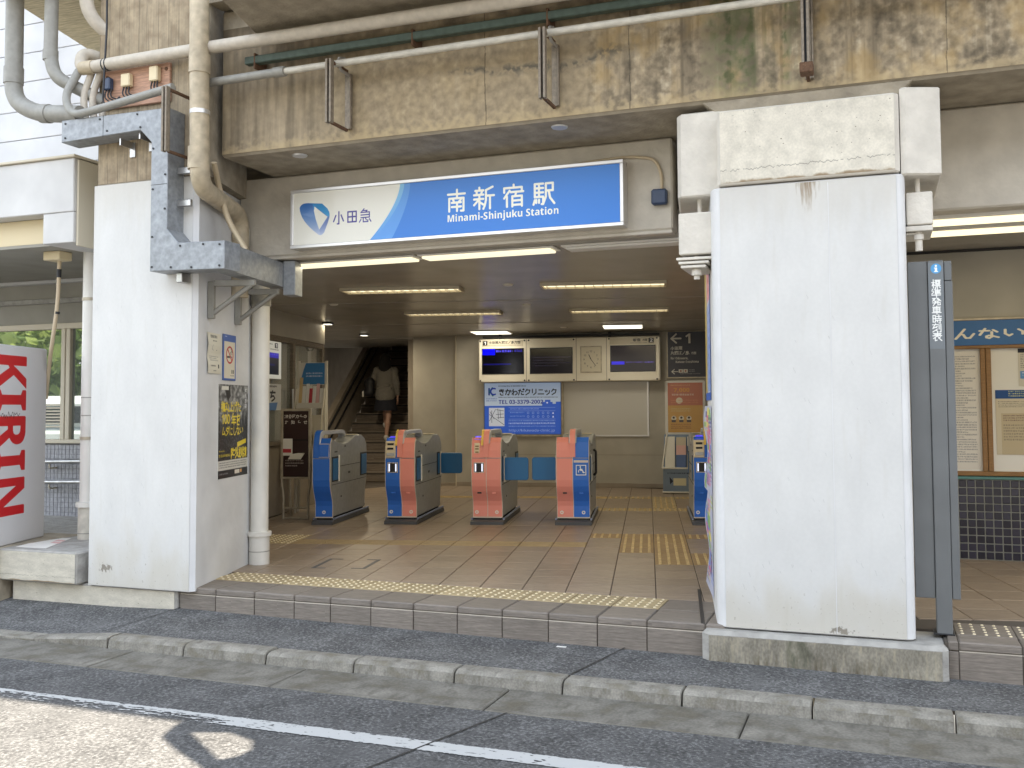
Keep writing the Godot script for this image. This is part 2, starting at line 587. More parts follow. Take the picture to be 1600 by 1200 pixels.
# pale masonry paint with scuffs, hairlines and splash dirt near the ground (v = 1)
func pillar_dirt(rs: int) -> ImageTexture:
	var w := 512
	var h := 1280
	var f := FastNoiseLite.new()
	f.seed = rs
	f.frequency = 0.01
	f.fractal_octaves = 4
	var im := Image.create_empty(w, h, false, Image.FORMAT_RGB8)
	for y in h:
		var my := y / float(h)
		for x in w:
			var n := f.get_noise_2d(x * 0.6, y * 0.35)
			var n2 := f.get_noise_2d(x * 6.0, y * 6.0)
			var n3 := f.get_noise_2d(x * 2.5, y * 0.3 + 800)
			var k := Color(0.925, 0.92, 0.905) * (0.985 + n * 0.03 + n2 * 0.012)
			k = k.lerp(Color(0.80, 0.77, 0.70), clampf(sm(0.84, 1.0, my + n * 0.12) * 0.5 + clampf(n3 - 0.3, 0, 1) * 0.25, 0, 1))
			k = k.lerp(Color(0.78, 0.74, 0.66), sm(0.14, 0.0, my + n3 * 0.05) * 0.25)
			k = k.lerp(Color(0.45, 0.40, 0.33), clampf(n2 * 3.0 - 1.35, 0, 1) * 0.5 * sm(0.85, 1.0, my))
			im.set_pixel(x, y, k.clamp())
	# chipped paint near the foot, and a rusty run below the joint on the right pillar
	for y in h:
		for x in w:
			var n2 := f.get_noise_2d(x * 5.0, y * 5.0)
			var n4 := f.get_noise_2d(x * 9.0, y * 1.2)
			var ch := Vector2((x - (90 if rs == 7 else 330)) / 34.0, (y - (1225 if rs == 7 else 1268)) / 12.0).length() + n2 * 1.0
			if ch < 0.8:
				im.set_pixel(x, y, Color(0.60, 0.57, 0.52) if ch < 0.6 else Color(0.74, 0.72, 0.68))
			if rs == 8 and y < 90:
				var dr := clampf(1.0 - absf(x - 262 + n4 * 30) / (34.0 - y * 0.3), 0, 1) * (1.0 - y / 90.0)
				im.set_pixel(x, y, im.get_pixel(x, y).lerp(Color(0.50, 0.40, 0.28), dr * 0.75))
	# scuffs
	var r := RandomNumberGenerator.new()
	r.seed = rs * 31
	for i in 60:
		var p := Vector2(r.randf() * w, r.randf_range(0.25, 1.0) * h)
		var l := r.randf_range(3, 18)
		for j in int(l):
			var q := p + Vector2(j * r.randf_range(0.2, 0.6), j)
			if q.x < w and q.y < h:
				im.set_pixel(int(q.x), int(q.y), im.get_pixel(int(q.x), int(q.y)) * 0.86)
	return ImageTexture.create_from_image(im)


func cap_pits() -> ImageTexture:
	var w := 640
	var h := 280
	var f := FastNoiseLite.new()
	f.seed = 61
	f.frequency = 0.012
	f.fractal_octaves = 5
	var im := Image.create_empty(w, h, false, Image.FORMAT_RGB8)
	for y in h:
		for x in w:
			var n := f.get_noise_2d(x, y)
			var n2 := f.get_noise_2d(x * 7.0, y * 7.0)
			var k := Color(0.915, 0.90, 0.86) * (0.985 + n * 0.09 + n2 * 0.05)
			var crack := absf(y - (232 - x * 0.012) + f.get_noise_2d(x * 4.0, 9.0) * 9.0)
			if crack < 1.6 and f.get_noise_2d(x * 1.5, 77.0) > -0.25:
				k = k * 0.72
			k = k.lerp(Color(0.55, 0.47, 0.36), sm(268, 280, y + n * 14.0) * 0.8)
			im.set_pixel(x, y, k.clamp())
	var r := RandomNumberGenerator.new()
	r.seed = 62
	for i in 70:
		var p := Vector2(r.randf() * 630, r.randf() * 200)
		var q := 1 + int(r.randf() * r.randf() * 3.5)
		im.fill_rect(Rect2i(int(p.x), int(p.y), q + 1, q), Color(0.50, 0.47, 0.42))
	return ImageTexture.create_from_image(im)


func footing_stain() -> ImageTexture:
	var w := 768
	var h := 128
	var f := FastNoiseLite.new()
	f.seed = 77
	f.frequency = 0.012
	f.fractal_octaves = 5
	var im := Image.create_empty(w, h, false, Image.FORMAT_RGB8)
	for y in h:
		for x in w:
			var n := f.get_noise_2d(x * 0.7, y * 0.7)
			var n2 := f.get_noise_2d(x * 3.0, y * 0.9)
			var n3 := f.get_noise_2d(x * 8.0, y * 8.0)
			var k := Color(0.70, 0.68, 0.63) * (0.95 + n * 0.25 + n3 * 0.15)
			k = k.lerp(Color(0.42, 0.38, 0.30), clampf(n2 * 1.8 - 0.1, 0, 1) * sm(0.1, 0.5, y / float(h)) * 0.8)
			k = k.lerp(Color(0.36, 0.37, 0.30), clampf(1.0 - absf(x - 300 + n * 60) / 30.0, 0, 1) * 0.6)
			k = k.lerp(Color(0.84, 0.80, 0.70), clampf(-n2 * 2.0 - 0.3, 0, 1) * 0.6)
			im.set_pixel(x, y, k.clamp())
	return ImageTexture.create_from_image(im)


func kerb_stain() -> ImageTexture:
	var w := 640
	var h := 640
	var f := FastNoiseLite.new()
	f.seed = 57
	f.frequency = 0.015
	f.fractal_octaves = 5
	var im := Image.create_empty(w, h, false, Image.FORMAT_RGB8)
	for y in h:
		for x in w:
			var n := f.get_noise_2d(x * 0.6, y * 0.9)
			var n2 := f.get_noise_2d(x * 2.0, y * 1.0)
			var n3 := f.get_noise_2d(x * 9.0, y * 9.0)
			var k := Color(0.74, 0.72, 0.68) * (0.94 + n * 0.22 + n3 * 0.14)
			k = k.lerp(Color(0.46, 0.44, 0.40), clampf(n2 * 1.6 - 0.15, 0, 1) * 0.55)
			k = k.lerp(Color(0.62, 0.57, 0.46), clampf(-n * 2.0 - 0.1, 0, 1) * 0.45)
			im.set_pixel(x, y, k.clamp())
	return ImageTexture.create_from_image(im)


# road line paint, worn through to the asphalt on its left stretch (alpha)
func worn_paint() -> ImageTexture:
	var w := 2048
	var h := 64
	var f := FastNoiseLite.new()
	f.seed = 91
	f.frequency = 0.03
	f.fractal_octaves = 4
	var im := Image.create_empty(w, h, false, Image.FORMAT_RGBA8)
	for y in h:
		for x in w:
			var mx := x / float(w) * 12.0 - 8.0
			var n := f.get_noise_2d(x * 0.7, y * 1.5)
			var n2 := f.get_noise_2d(x * 3.0, y * 3.0)
			var wear := sm(-3.0, -3.3, mx) * sm(0.2, 0.5, y / float(h) + n * 0.4) * 0.75
			var al := 1.0 if n * 0.7 + n2 * 0.8 + 0.45 > wear else 0.0
			if minf(y, h - 1 - y) < 2.0 + n2 * 5.0:
				al = 0.0
			im.set_pixel(x, y, Color(0.86, 0.86, 0.85, al) * Color(1, 1, 1, 1) if al > 0 else Color(0.8, 0.8, 0.8, 0))
	return ImageTexture.create_from_image(im)


# ---------------------------------------------------------------- materials (base colours given linear)
func lin(r: float, g: float, b: float) -> Color:
	return Color(r, g, b).linear_to_srgb()


func mat(key: String, k: Color, rough := 0.8, tex: Texture2D = null, scale := 0.0, metal := 0.0, bump: Texture2D = null, bump_cm := 0.0) -> StandardMaterial3D:
	var m := StandardMaterial3D.new()
	m.resource_name = key
	m.albedo_color = k
	m.roughness = rough
	m.metallic = metal
	if tex:
		m.albedo_texture = tex
	if bump:
		m.heightmap_enabled = true
		m.heightmap_texture = bump
		m.heightmap_scale = bump_cm
	if scale > 0.0:
		m.uv1_triplanar = true
		m.uv1_world_triplanar = true
		m.uv1_triplanar_sharpness = 8.0
		m.uv1_scale = Vector3.ONE * scale
	M[key] = m
	return m


func glow(key: String, k: Color, e: float) -> StandardMaterial3D:
	var m := mat(key, k * 0.6, 0.5)
	m.emission_enabled = true
	m.emission = k
	m.emission_energy_multiplier = e
	return m


func print_mat(t: Texture2D, rough := 0.45) -> StandardMaterial3D:
	var m := StandardMaterial3D.new()
	m.albedo_texture = t
	m.roughness = rough
	m.texture_repeat = false
	return m


func pane(key: String, alpha: float, k := Color(0.9, 0.95, 0.95)) -> StandardMaterial3D:
	var m := mat(key, Color(k.r, k.g, k.b, alpha), 0.02)
	m.transparency = BaseMaterial3D.TRANSPARENCY_ALPHA
	return m


func make_materials() -> void:
	mat("paint_white", lin(0.775, 0.775, 0.77), 0.7, T.pillar)
	mat("paint_white_right", lin(0.765, 0.765, 0.76), 0.7, T.pillar_right)
	mat("cap_face", lin(0.80, 0.77, 0.71), 0.8, T.cap)
	mat("paint_plain", lin(0.73, 0.728, 0.72), 0.7, T.cloud, 0.6, 0.0, T.bumps, 0.15)
	mat("paint_wing", lin(0.72, 0.675, 0.59), 0.75, T.soft, 0.9, 0.0, T.bumps, 0.25)
	mat("lintel", lin(0.60, 0.55, 0.46), 0.8, T.soft, 0.7, 0.0, T.bumps, 0.2)
	mat("beam", lin(0.92, 0.89, 0.84), 0.9, T.beam, 0.0, 0.0, T.beam, 0.8)
	mat("column", lin(0.92, 0.88, 0.82), 0.9, T.column, 0.0, 0.0, T.column, 0.8)
	mat("concrete", lin(0.43, 0.37, 0.275), 0.9, T.mottle, 0.8, 0.0, T.bumps, 0.4)
	mat("concrete_grey", lin(0.46, 0.44, 0.40), 0.9, T.mottle, 1.1, 0.0, T.bumps, 0.4)
	mat("plinth_face", lin(0.66, 0.635, 0.58), 0.9, T.cap)
	mat("edge_beam", lin(0.72, 0.62, 0.42), 0.9, T.streak, 0.9)
	mat("footing", lin(0.62, 0.6, 0.56), 0.9, T.footing)
	mat("kerb", lin(0.50, 0.495, 0.475), 0.9, T.kerb, 0.7, 0.0, T.grain, 0.2)
	mat("gutter", lin(0.34, 0.335, 0.32), 0.9, T.kerb, 0.5, 0.0, T.grain, 0.2)
	mat("asphalt", lin(0.24, 0.235, 0.23), 0.9, T.asphalt, 0.62, 0.0, T.asphalt, 0.5)
	mat("asphalt_walk", lin(0.29, 0.285, 0.278), 0.9, T.asphalt, 0.66, 0.0, T.asphalt, 0.5)
	mat("grout", lin(0.09, 0.075, 0.06), 0.95)
	for i in 4:
		var v: float = [1.0, 0.92, 1.06, 0.97][i]
		mat("tile%d" % i, lin(0.40 * v, 0.31 * v, 0.228 * v), 0.42, T.streak, 1.0 + i * 0.13)
		mat("nosing%d" % i, lin(0.265 * v, 0.226 * v, 0.188 * v), 0.6, T.streak, 1.1 + i * 0.13)
		mat("tactile%d" % i, lin(0.52 * v, 0.41 * v, 0.235 * v), 0.6, T.mottle, 1.5)
	mat("lane", lin(0.49, 0.365, 0.20), 0.55, T.streak, 1.2)
	for i in 2:
		mat("stripe%d" % i, lin(0.43 - i * 0.04, 0.29 - i * 0.03, 0.14 - i * 0.01), 0.6, T.streak, 1.4)
	mat("tactile_dot", lin(0.72, 0.62, 0.42), 0.6)
	mat("tactile_bar", lin(0.68, 0.50, 0.24), 0.6, T.mottle, 2.0)
	mat("ceiling", lin(0.46, 0.43, 0.37), 0.25, T.cloud, 0.4)
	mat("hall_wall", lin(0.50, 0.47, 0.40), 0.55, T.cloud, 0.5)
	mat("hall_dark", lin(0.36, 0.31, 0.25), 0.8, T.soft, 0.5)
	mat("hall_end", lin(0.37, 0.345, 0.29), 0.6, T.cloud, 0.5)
	mat("stair", lin(0.25, 0.205, 0.165), 0.8, T.streak, 0.8)
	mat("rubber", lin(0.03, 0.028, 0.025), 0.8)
	mat("black", lin(0.015, 0.015, 0.017), 0.5)
	mat("zinc", lin(0.46, 0.485, 0.51), 0.45, T.zinc, 1.1, 0.25)
	mat("steel", lin(0.60, 0.59, 0.57), 0.3, T.mottle, 1.5, 0.9)
	mat("alu", lin(0.72, 0.71, 0.69), 0.38, null, 0.0, 0.75)
	mat("alu_warm", lin(0.62, 0.55, 0.42), 0.45, T.mottle, 1.0, 0.4)
	mat("rust", lin(0.16, 0.085, 0.045), 0.85, T.mottle, 4.0, 0.0, T.bumps, 0.3)
	mat("frame_steel", lin(0.30, 0.25, 0.19), 0.6, T.mottle, 4.0, 0.3)
	mat("pipe_grey", lin(0.31, 0.30, 0.265), 0.5, T.soft, 2.0)
	mat("pipe_tan", lin(0.60, 0.50, 0.345), 0.5, T.mottle, 1.3)
	mat("pipe_cream", lin(0.74, 0.70, 0.60), 0.45, T.mottle, 1.2)
	mat("pipe_white", lin(0.78, 0.76, 0.70), 0.4, T.cloud, 0.8)
	mat("conduit_dirty", lin(0.56, 0.50, 0.41), 0.65, T.soft, 2.0)
	mat("green_paint", lin(0.075, 0.11, 0.085), 0.6, T.mottle, 2.0)
	mat("wood_board", lin(0.62, 0.36, 0.24), 0.7, T.streak, 1.2)
	mat("wood_frame", lin(0.36, 0.19, 0.065), 0.5, T.streak, 2.0)
	mat("cable", lin(0.012, 0.012, 0.014), 0.5)
	mat("cable_grey", lin(0.30, 0.28, 0.25), 0.6)
	mat("cable_tan", lin(0.52, 0.42, 0.28), 0.6)
	mat("box_cream", lin(0.68, 0.57, 0.36), 0.5)
	mat("box_navy", lin(0.03, 0.05, 0.10), 0.4)
	mat("siding", lin(0.66, 0.66, 0.675), 0.6, T.cloud, 0.5)
	mat("fascia", lin(0.62, 0.61, 0.59), 0.5, T.cloud, 0.6)
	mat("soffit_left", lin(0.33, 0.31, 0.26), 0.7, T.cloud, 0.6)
	mat("mosaic", lin(0.44, 0.44, 0.47), 0.3, T.mottle, 3.0)
	mat("mosaic_grout", lin(0.24, 0.24, 0.25), 0.9)
	for i in 3:
		var v: float = [1.0, 0.75, 1.3][i]
		mat("navy_tile%d" % i, lin(0.028 * v, 0.027 * v, 0.045 * v), 0.18)
	mat("navy_grout", lin(0.25, 0.25, 0.225), 0.9)
	mat("gate_grey", lin(0.40, 0.415, 0.43), 0.36, T.soft, 2.0, 0.35)
	mat("gate_pale", lin(0.52, 0.53, 0.56), 0.35, null, 0.0, 0.3)
	mat("gate_blue", lin(0.026, 0.150, 0.60), 0.4)
	mat("gate_pink", lin(0.80, 0.29, 0.235), 0.45)
	mat("gate_trim", lin(0.62, 0.55, 0.47), 0.5)
	mat("gate_flap", lin(0.008, 0.125, 0.33), 0.35)
	mat("gate_reader", lin(0.70, 0.60, 0.42), 0.45)
	mat("gate_yellow", lin(0.80, 0.55, 0.10), 0.5)
	mat("gate_base", lin(0.075, 0.078, 0.085), 0.5)
	mat("gate_rail", lin(0.26, 0.30, 0.42), 0.35, null, 0.0, 0.5)
	mat("board_maroon", lin(0.03, 0.013, 0.012), 0.4)
	mat("paper", lin(0.78, 0.76, 0.70), 0.7)
	mat("paper_pink", lin(0.72, 0.45, 0.42), 0.7)
	mat("paper_red", lin(0.5, 0.05, 0.06), 0.7)
	mat("paper_tan", lin(0.66, 0.48, 0.24), 0.7)
	mat("paper_blue", lin(0.10, 0.16, 0.34), 0.7)
	mat("rack_cream", lin(0.68, 0.64, 0.55), 0.5)
	mat("rack_blue", lin(0.20, 0.27, 0.38), 0.5)
	mat("totem", lin(0.165, 0.172, 0.172), 0.5, T.cloud, 0.7, 0.1)
	mat("display_case", lin(0.84, 0.79, 0.65), 0.45)
	mat("whiteboard", lin(0.60, 0.58, 0.52), 0.12)
	mat("vending", lin(0.58, 0.57, 0.56), 0.4, T.cloud, 0.8)
	mat("teal_edge", lin(0.12, 0.28, 0.25), 0.5)
	mat("cream_edge", lin(0.58, 0.52, 0.40), 0.6)
	pane("glass", 0.12)
	pane("glass_dark", 0.35, Color(0.25, 0.3, 0.28))
	glow("lamp_warm", lin(1.0, 0.86, 0.54), 0.32)
	glow("lamp_pale", lin(1.0, 0.90, 0.62), 0.24)
	glow("lamp_white", Color(1.0, 0.97, 0.88), 0.5)
	glow("screen_violet", Color(0.36, 0.30, 1.0), 0.16)
	glow("led_white", Color(0.9, 0.92, 1.0), 0.25)
	mat("leaf_a", lin(0.10, 0.155, 0.05), 0.6)
	mat("leaf_b", lin(0.16, 0.21, 0.085), 0.6)
	for q in ["leaf_a", "leaf_b"]:
		M[q].backlight_enabled = true
		M[q].backlight = lin(0.5, 0.6, 0.2)
	mat("bark", lin(0.10, 0.08, 0.06), 0.9)
	mat("van_white", lin(0.70, 0.74, 0.73), 0.3)
	mat("tarp_blue", lin(0.06, 0.14, 0.42), 0.6)
	mat("house_wall", lin(0.55, 0.52, 0.47), 0.8, T.mottle, 0.3)
	mat("skin", lin(0.50, 0.30, 0.22), 0.55)
	mat("hair", lin(0.008, 0.007, 0.006), 0.85)
	mat("jacket", lin(0.86, 0.80, 0.68), 0.85, T.bumps, 4.0)
	mat("skirt", lin(0.016, 0.017, 0.026), 0.85)
	mat("shoe", lin(0.70, 0.68, 0.63), 0.6)
	mat("bag", lin(0.012, 0.012, 0.014), 0.55)


# ---------------------------------------------------------------- nodes
func numbered(called: String) -> String:
	if not used.has(called):
		used[called] = 0
		return called
	used[called] += 1
	return "%s_%03d" % [called, used[called]]


func tag(o: Node, label: String, category: String, group := "", kind := "") -> Node:
	if label:
		o.set_meta("label", label)
	if category:
		o.set_meta("category", category)
	if group:
		o.set_meta("group", group)
	if kind:
		o.set_meta("kind", kind)
	return o


func thing(called: String, label: String, category: String, group := "", where := Transform3D.IDENTITY, kind := "") -> Node3D:
	var o := Node3D.new()
	o.name = numbered(called)
	add_child(o)
	o.transform = where
	tag(o, label, category, group, kind)
	return o


func part(called: String, b: MB, m: Material, parent: Node, label := "") -> MeshInstance3D:
	return inst(called, b.mesh(), m, parent, label)


func inst(called: String, mesh: Mesh, m: Material, parent: Node, label := "") -> MeshInstance3D:
	var o := MeshInstance3D.new()
	o.name = called
	o.mesh = mesh
	o.material_override = m
	if label:
		o.set_meta("label", label)
	parent.add_child(o, true)
	return o


func solo(called: String, b: MB, m: Material, label: String, category: String, group := "", where := Transform3D.IDENTITY, kind := "") -> MeshInstance3D:
	var o := inst(numbered(called), b.mesh(), m, self)
	o.transform = where
	tag(o, label, category, group, kind)
	return o


func mb() -> MB:
	return MB.new()


func v3(x: float, y: float, z: float) -> Vector3:
	return Vector3(x, y, z)


func turned(x: float, y: float, z: float, deg := 0.0) -> Transform3D:
	return Transform3D(Basis(Vector3.UP, deg_to_rad(deg)), Vector3(x, y, z))


func area(called: String, parent: Node, where: Transform3D, sx: float, sz: float, k: Color, e: float) -> void:
	# a lamp's light, facing down, just below its glowing face
	var l := AreaLight3D.new()
	l.name = called
	l.area_size = Vector2(sx, sz)
	l.area_normalize_energy = false
	l.light_color = k
	l.light_energy = e
	l.area_range = 30.0
	l.area_attenuation = 2.0
	l.shadow_enabled = true
	parent.add_child(l, true)
	l.transform = where * Transform3D(Basis(Vector3.RIGHT, -PI / 2), Vector3.ZERO)


func rounded(pts: Array, r: float, seg := 5) -> Array:
	# a polyline with its bends rounded
	var out := [pts[0]]
	for i in range(1, pts.size() - 1):
		var p: Vector3 = pts[i]
		var a: Vector3 = (pts[i - 1] - p)
		var b: Vector3 = (pts[i + 1] - p)
		var ra := minf(r, minf(a.length(), b.length()) * 0.49)
		a = p + a.normalized() * ra
		b = p + b.normalized() * ra
		for k in seg + 1:
			var t := k / float(seg)
			out.append(a.lerp(p, t).lerp(p.lerp(b, t), t))
	out.append(pts[-1])
	return out


# ================================================================ the scene
func _ready() -> void:
	# --- camera
	var cam := Camera3D.new()
	cam.name = "camera"
	add_child(cam)
	var near := 0.1
	var foc := 1511.36
	var pitch := 0.0489
	var roll := -0.0059
	var yaw := 0.3475
	var cols := []
	for d in [[1.0, 0.0, 0.0], [0.0, 1.0, 0.0], [0.0, 0.0, 1.0]]:
		var x: float = cos(roll) * d[0] - sin(roll) * d[1]
		var y2: float = sin(roll) * d[0] + cos(roll) * d[1]
		var y: float = cos(pitch) * y2 + sin(pitch) * d[2]
		var z: float = -sin(pitch) * y2 + cos(pitch) * d[2]
		cols.append(Vector3(x * cos(yaw) - z * sin(yaw), y, -(x * sin(yaw) + z * cos(yaw))))
	cam.transform = Transform3D(Basis(cols[0], cols[1], -cols[2]), Vector3(0, 1.3, 0))
	cam.projection = Camera3D.PROJECTION_FRUSTUM
	cam.near = near
	cam.far = 400.0
	cam.size = near * 1200.0 / foc
	cam.frustum_offset = Vector2(-28.78 / foc * near, -37.78 / foc * near)
	cam.current = true

	# --- sky, sun, exposure
	var env := Environment.new()
	env.background_mode = Environment.BG_SKY
	var sky := Sky.new()
	var sm_ := ProceduralSkyMaterial.new()
	sm_.sky_top_color = Color(0.68, 0.722, 0.785)
	sm_.sky_horizon_color = Color(0.925, 0.925, 0.92)
	sm_.sky_curve = 0.18
	sm_.ground_bottom_color = Color(0.42, 0.41, 0.39)
	sm_.ground_horizon_color = Color(0.66, 0.66, 0.65)
	sm_.sun_angle_max = 20.0
	sky.sky_material = sm_
	env.sky = sky
	env.tonemap_mode = Environment.TONE_MAPPER_LINEAR
	env.tonemap_exposure = 5.0
	env.sdfgi_enabled = true
	env.ssao_enabled = true
	env.ssil_enabled = true
	var we := WorldEnvironment.new()
	we.name = "world_environment"
	we.environment = env
	add_child(we)
	var sun := DirectionalLight3D.new()
	sun.name = "sun"
	sun.light_color = Color(1.0, 0.955, 0.88)
	sun.light_energy = 1.25
	sun.light_angular_distance = 0.53
	sun.shadow_enabled = true
	add_child(sun)
	sun.look_at_from_position(Vector3.ZERO, Vector3(0.08, -1.0, 0.22), Vector3.RIGHT)

	make_textures()
	make_materials()
	street()
	floors()
	viaduct()
	pillars()
	hall()
	alcove()
	left_building()
	behind_the_camera()
	ducts_and_pipes()
	station_sign()
	gates()
	hall_furniture()
	back_wall_things()
	posters()
	totem()
	vending()
	walker()


# ---------------------------------------------------------------- street, kerb, pavement
func street() -> void:
	solo("road", mb().quad_up(-60, -4.71, 60, 40, -0.272), M.asphalt, "dark grey asphalt road in front of the station, sunlit at its left", "road", "", Transform3D.IDENTITY, "structure")
	var ml := StandardMaterial3D.new()
	ml.albedo_texture = T.line
	ml.transparency = BaseMaterial3D.TRANSPARENCY_ALPHA_SCISSOR
	ml.alpha_scissor_threshold = 0.5
	ml.roughness = 0.7
	ml.albedo_color = lin(0.62, 0.62, 0.62)
	var b := mb()
	b.quad(v3(-8, -0.268, -4.072), v3(4, -0.268, -4.072), v3(4, -0.268, -4.202), v3(-8, -0.268, -4.202), [Vector2(0, 1), Vector2(1, 1), Vector2(1, 0), Vector2(0, 0)])
	solo("road_line", b, ml, "white edge line painted along the road, worn through at its left", "road line", "", Transform3D.IDENTITY, "structure")
	# saw-cut seams across the road
	b = mb()
	b.quad(v3(-2.545, -0.2675, -2.6), v3(-2.53, -0.2675, -2.6), v3(-1.84, -0.2675, -4.71), v3(-1.852, -0.2675, -4.71))
	solo("road_seam", b, M.rubber, "dark tar seam running across the road", "road seam", "", Transform3D.IDENTITY, "structure")
	# gutter: concrete slabs, 1.31 m long
	var g := thing("gutter", "row of flat grey concrete gutter slabs between kerb and road", "gutter", "", Transform3D.IDENTITY, "structure")
	var base := mb()
	base.box(v3(-14, -0.45, -5.12), v3(14, -0.292, -4.70))
	part("bedding", base, M.grout, g)
	for i in range(-5, 4):
		var x0 := -1.02 + i * 0.655 * 2.0 + 0.35
		part("gutter_slab", mb().box(v3(x0 + 0.004, -0.42, -5.105), v3(x0 + 1.306, -0.2665 + 0.002 * (i % 2), -4.712), 0.006), M.gutter, g)
	# kerb: stones 0.65 m long with a rounded front edge; the first one slopes down at the driveway on the left
	var k := thing("kerb", "row of worn grey concrete kerb stones along the pavement edge", "kerb", "", Transform3D.IDENTITY, "structure")
	var prof := PackedVector2Array([Vector2(-5.255, -0.45), Vector2(-5.255, -0.2), Vector2(-5.165, -0.198), Vector2(-5.138, -0.203), Vector2(-5.121, -0.217), Vector2(-5.110, -0.275), Vector2(-5.108, -0.45)])
	var along := Basis(Vector3.FORWARD, Vector3.UP, Vector3.RIGHT)  # profile x = -z? see below
	var kx := [-4.83, -4.22, -3.60, -2.985, -2.33, -1.68, -1.02, -0.36, 0.30, 0.95, 1.6, 2.25, 2.9]
	for i in kx.size() - 1:
		var bb := mb()
		bb.xf = Transform3D(Basis(Vector3.BACK, Vector3.UP, Vector3.LEFT), Vector3.ZERO)
		var wob := 0.003 * sin(i * 2.3)
		bb.xf.origin.y = wob
		bb.prism(prof, -kx[i + 1] + 0.005, -kx[i] - 0.005, 0.006)
		part("kerb_stone", bb, M.kerb, k)
	# sloping end stone and the flush stones of the driveway
	var e := mb()
	var pa := [Vector3(-5.45, -0.250, -5.255), Vector3(-5.45, -0.250, -5.115), Vector3(-4.838, -0.198, -5.145), Vector3(-4.838, -0.198, -5.255)]
	e.quad(pa[0], pa[1], pa[2], pa[3])
	e.quad(v3(-5.45, -0.45, -5.108), v3(-4.838, -0.45, -5.108), v3(-4.838, -0.215, -5.12), v3(-5.45, -0.253, -5.112))
	e.quad(v3(-5.45, -0.253, -5.112), v3(-4.838, -0.215, -5.12), v3(-4.838, -0.198, -5.145), v3(-5.45, -0.250, -5.115))
	e.quad(v3(-4.838, -0.45, -5.108), v3(-4.838, -0.45, -5.255), v3(-4.838, -0.198, -5.255), v3(-4.838, -0.205, -5.12))
	part("kerb_stone", e, M.kerb, k, "sloping end stone of the kerb")
	for i in 6:
		var x1 := -5.46 - i * 0.62
		part("kerb_stone", mb().box(v3(x1 - 0.61, -0.45, -5.255), v3(x1, -0.250, -5.11), 0.008), M.kerb, k)
	# pavement: falls from the step to the kerb, and to the driveway on the left
	var p := mb()
	var xs := [-14.0, -6.6, -5.45, -4.84, -3.0, -1.0, 1.0, 3.0, 14.0]
	var back := [-0.17, -0.17, -0.165, -0.15, -0.172, -0.19, -0.21, -0.215, -0.215]
	var front := [-0.252, -0.252, -0.252, -0.204, -0.204, -0.204, -0.204, -0.204, -0.204]
	for i in xs.size() - 1:
		for j in 3:
			var t0 := j / 3.0
			var t1 := (j + 1) / 3.0
			var z0 := lerpf(-5.25, -5.9, t0)
			var z1 := lerpf(-5.25, -5.9, t1)
			p.quad(v3(xs[i], lerpf(front[i], back[i], t0), z0), v3(xs[i + 1], lerpf(front[i + 1], back[i + 1], t0), z0), v3(xs[i + 1], lerpf(front[i + 1], back[i + 1], t1), z1), v3(xs[i], lerpf(front[i], back[i], t1), z1))
	p.quad(v3(-14, -0.17, -5.9), v3(-4.8, -0.17, -5.9), v3(-4.8, -0.17, -9), v3(-14, -0.17, -9))
	solo("pavement", p, M.asphalt_walk, "narrow dark asphalt pavement between kerb and station step", "pavement", "", Transform3D.IDENTITY, "structure")
	var sm2 := mb()
	for q in [[-4.86, -5.86, -5.02, -5.26, -0.152, -0.21], [-1.52, -5.86, -1.68, -5.26, -0.183, -0.203]]:
		sm2.quad(v3(q[2], q[5] + 0.004, q[3]), v3(q[2] + 0.012, q[5] + 0.004, q[3]), v3(q[0] + 0.010, q[4] + 0.004, q[1]), v3(q[0], q[4] + 0.004, q[1]))
	solo("pavement_seam", sm2, M.rubber, "dark seams cut across the asphalt pavement", "pavement seam", "", Transform3D.IDENTITY, "structure")
	# a scrap of white paper on the pavement at the foot of the step
	solo("paper_scrap", mb().box(v3(-1.93, -0.187, -5.79), v3(-1.87, -0.184, -5.77)), M.paper, "small white paper scrap on the pavement by the step", "litter")


# ---------------------------------------------------------------- floors and tiles
func clip_add(pieces: Array, poly: PackedVector2Array, region: PackedVector2Array) -> void:
	for q in Geometry2D.intersect_polygons(poly, region):
		var area_ := 0.0
		for i in q.size():
			area_ += q[i].cross(q[(i + 1) % q.size()])
		if absf(area_) > 0.004:
			pieces.append(q)


func rect_poly(x0: float, z0: float, x1: float, z1: float) -> PackedVector2Array:
	return PackedVector2Array([Vector2(x0, z0), Vector2(x1, z0), Vector2(x1, z1), Vector2(x0, z1)])


func dome_mesh(b: MB, x: float, z: float, y: float, r := 0.0115, h := 0.005) -> void:
	var k := 8
	for i in k:
		var a := TAU * i / k
		var c := TAU * (i + 1) / k
		var p := v3(x + cos(a) * r, y, z + sin(a) * r)
		var q := v3(x + cos(c) * r, y, z + sin(c) * r)
		var p2 := v3(x + cos(a) * r * 0.65, y + h, z + sin(a) * r * 0.65)
		var q2 := v3(x + cos(c) * r * 0.65, y + h, z + sin(c) * r * 0.65)
		b.quad(q, p, p2, q2)
		b.tri(v3(x, y + h, z), q2, p2)


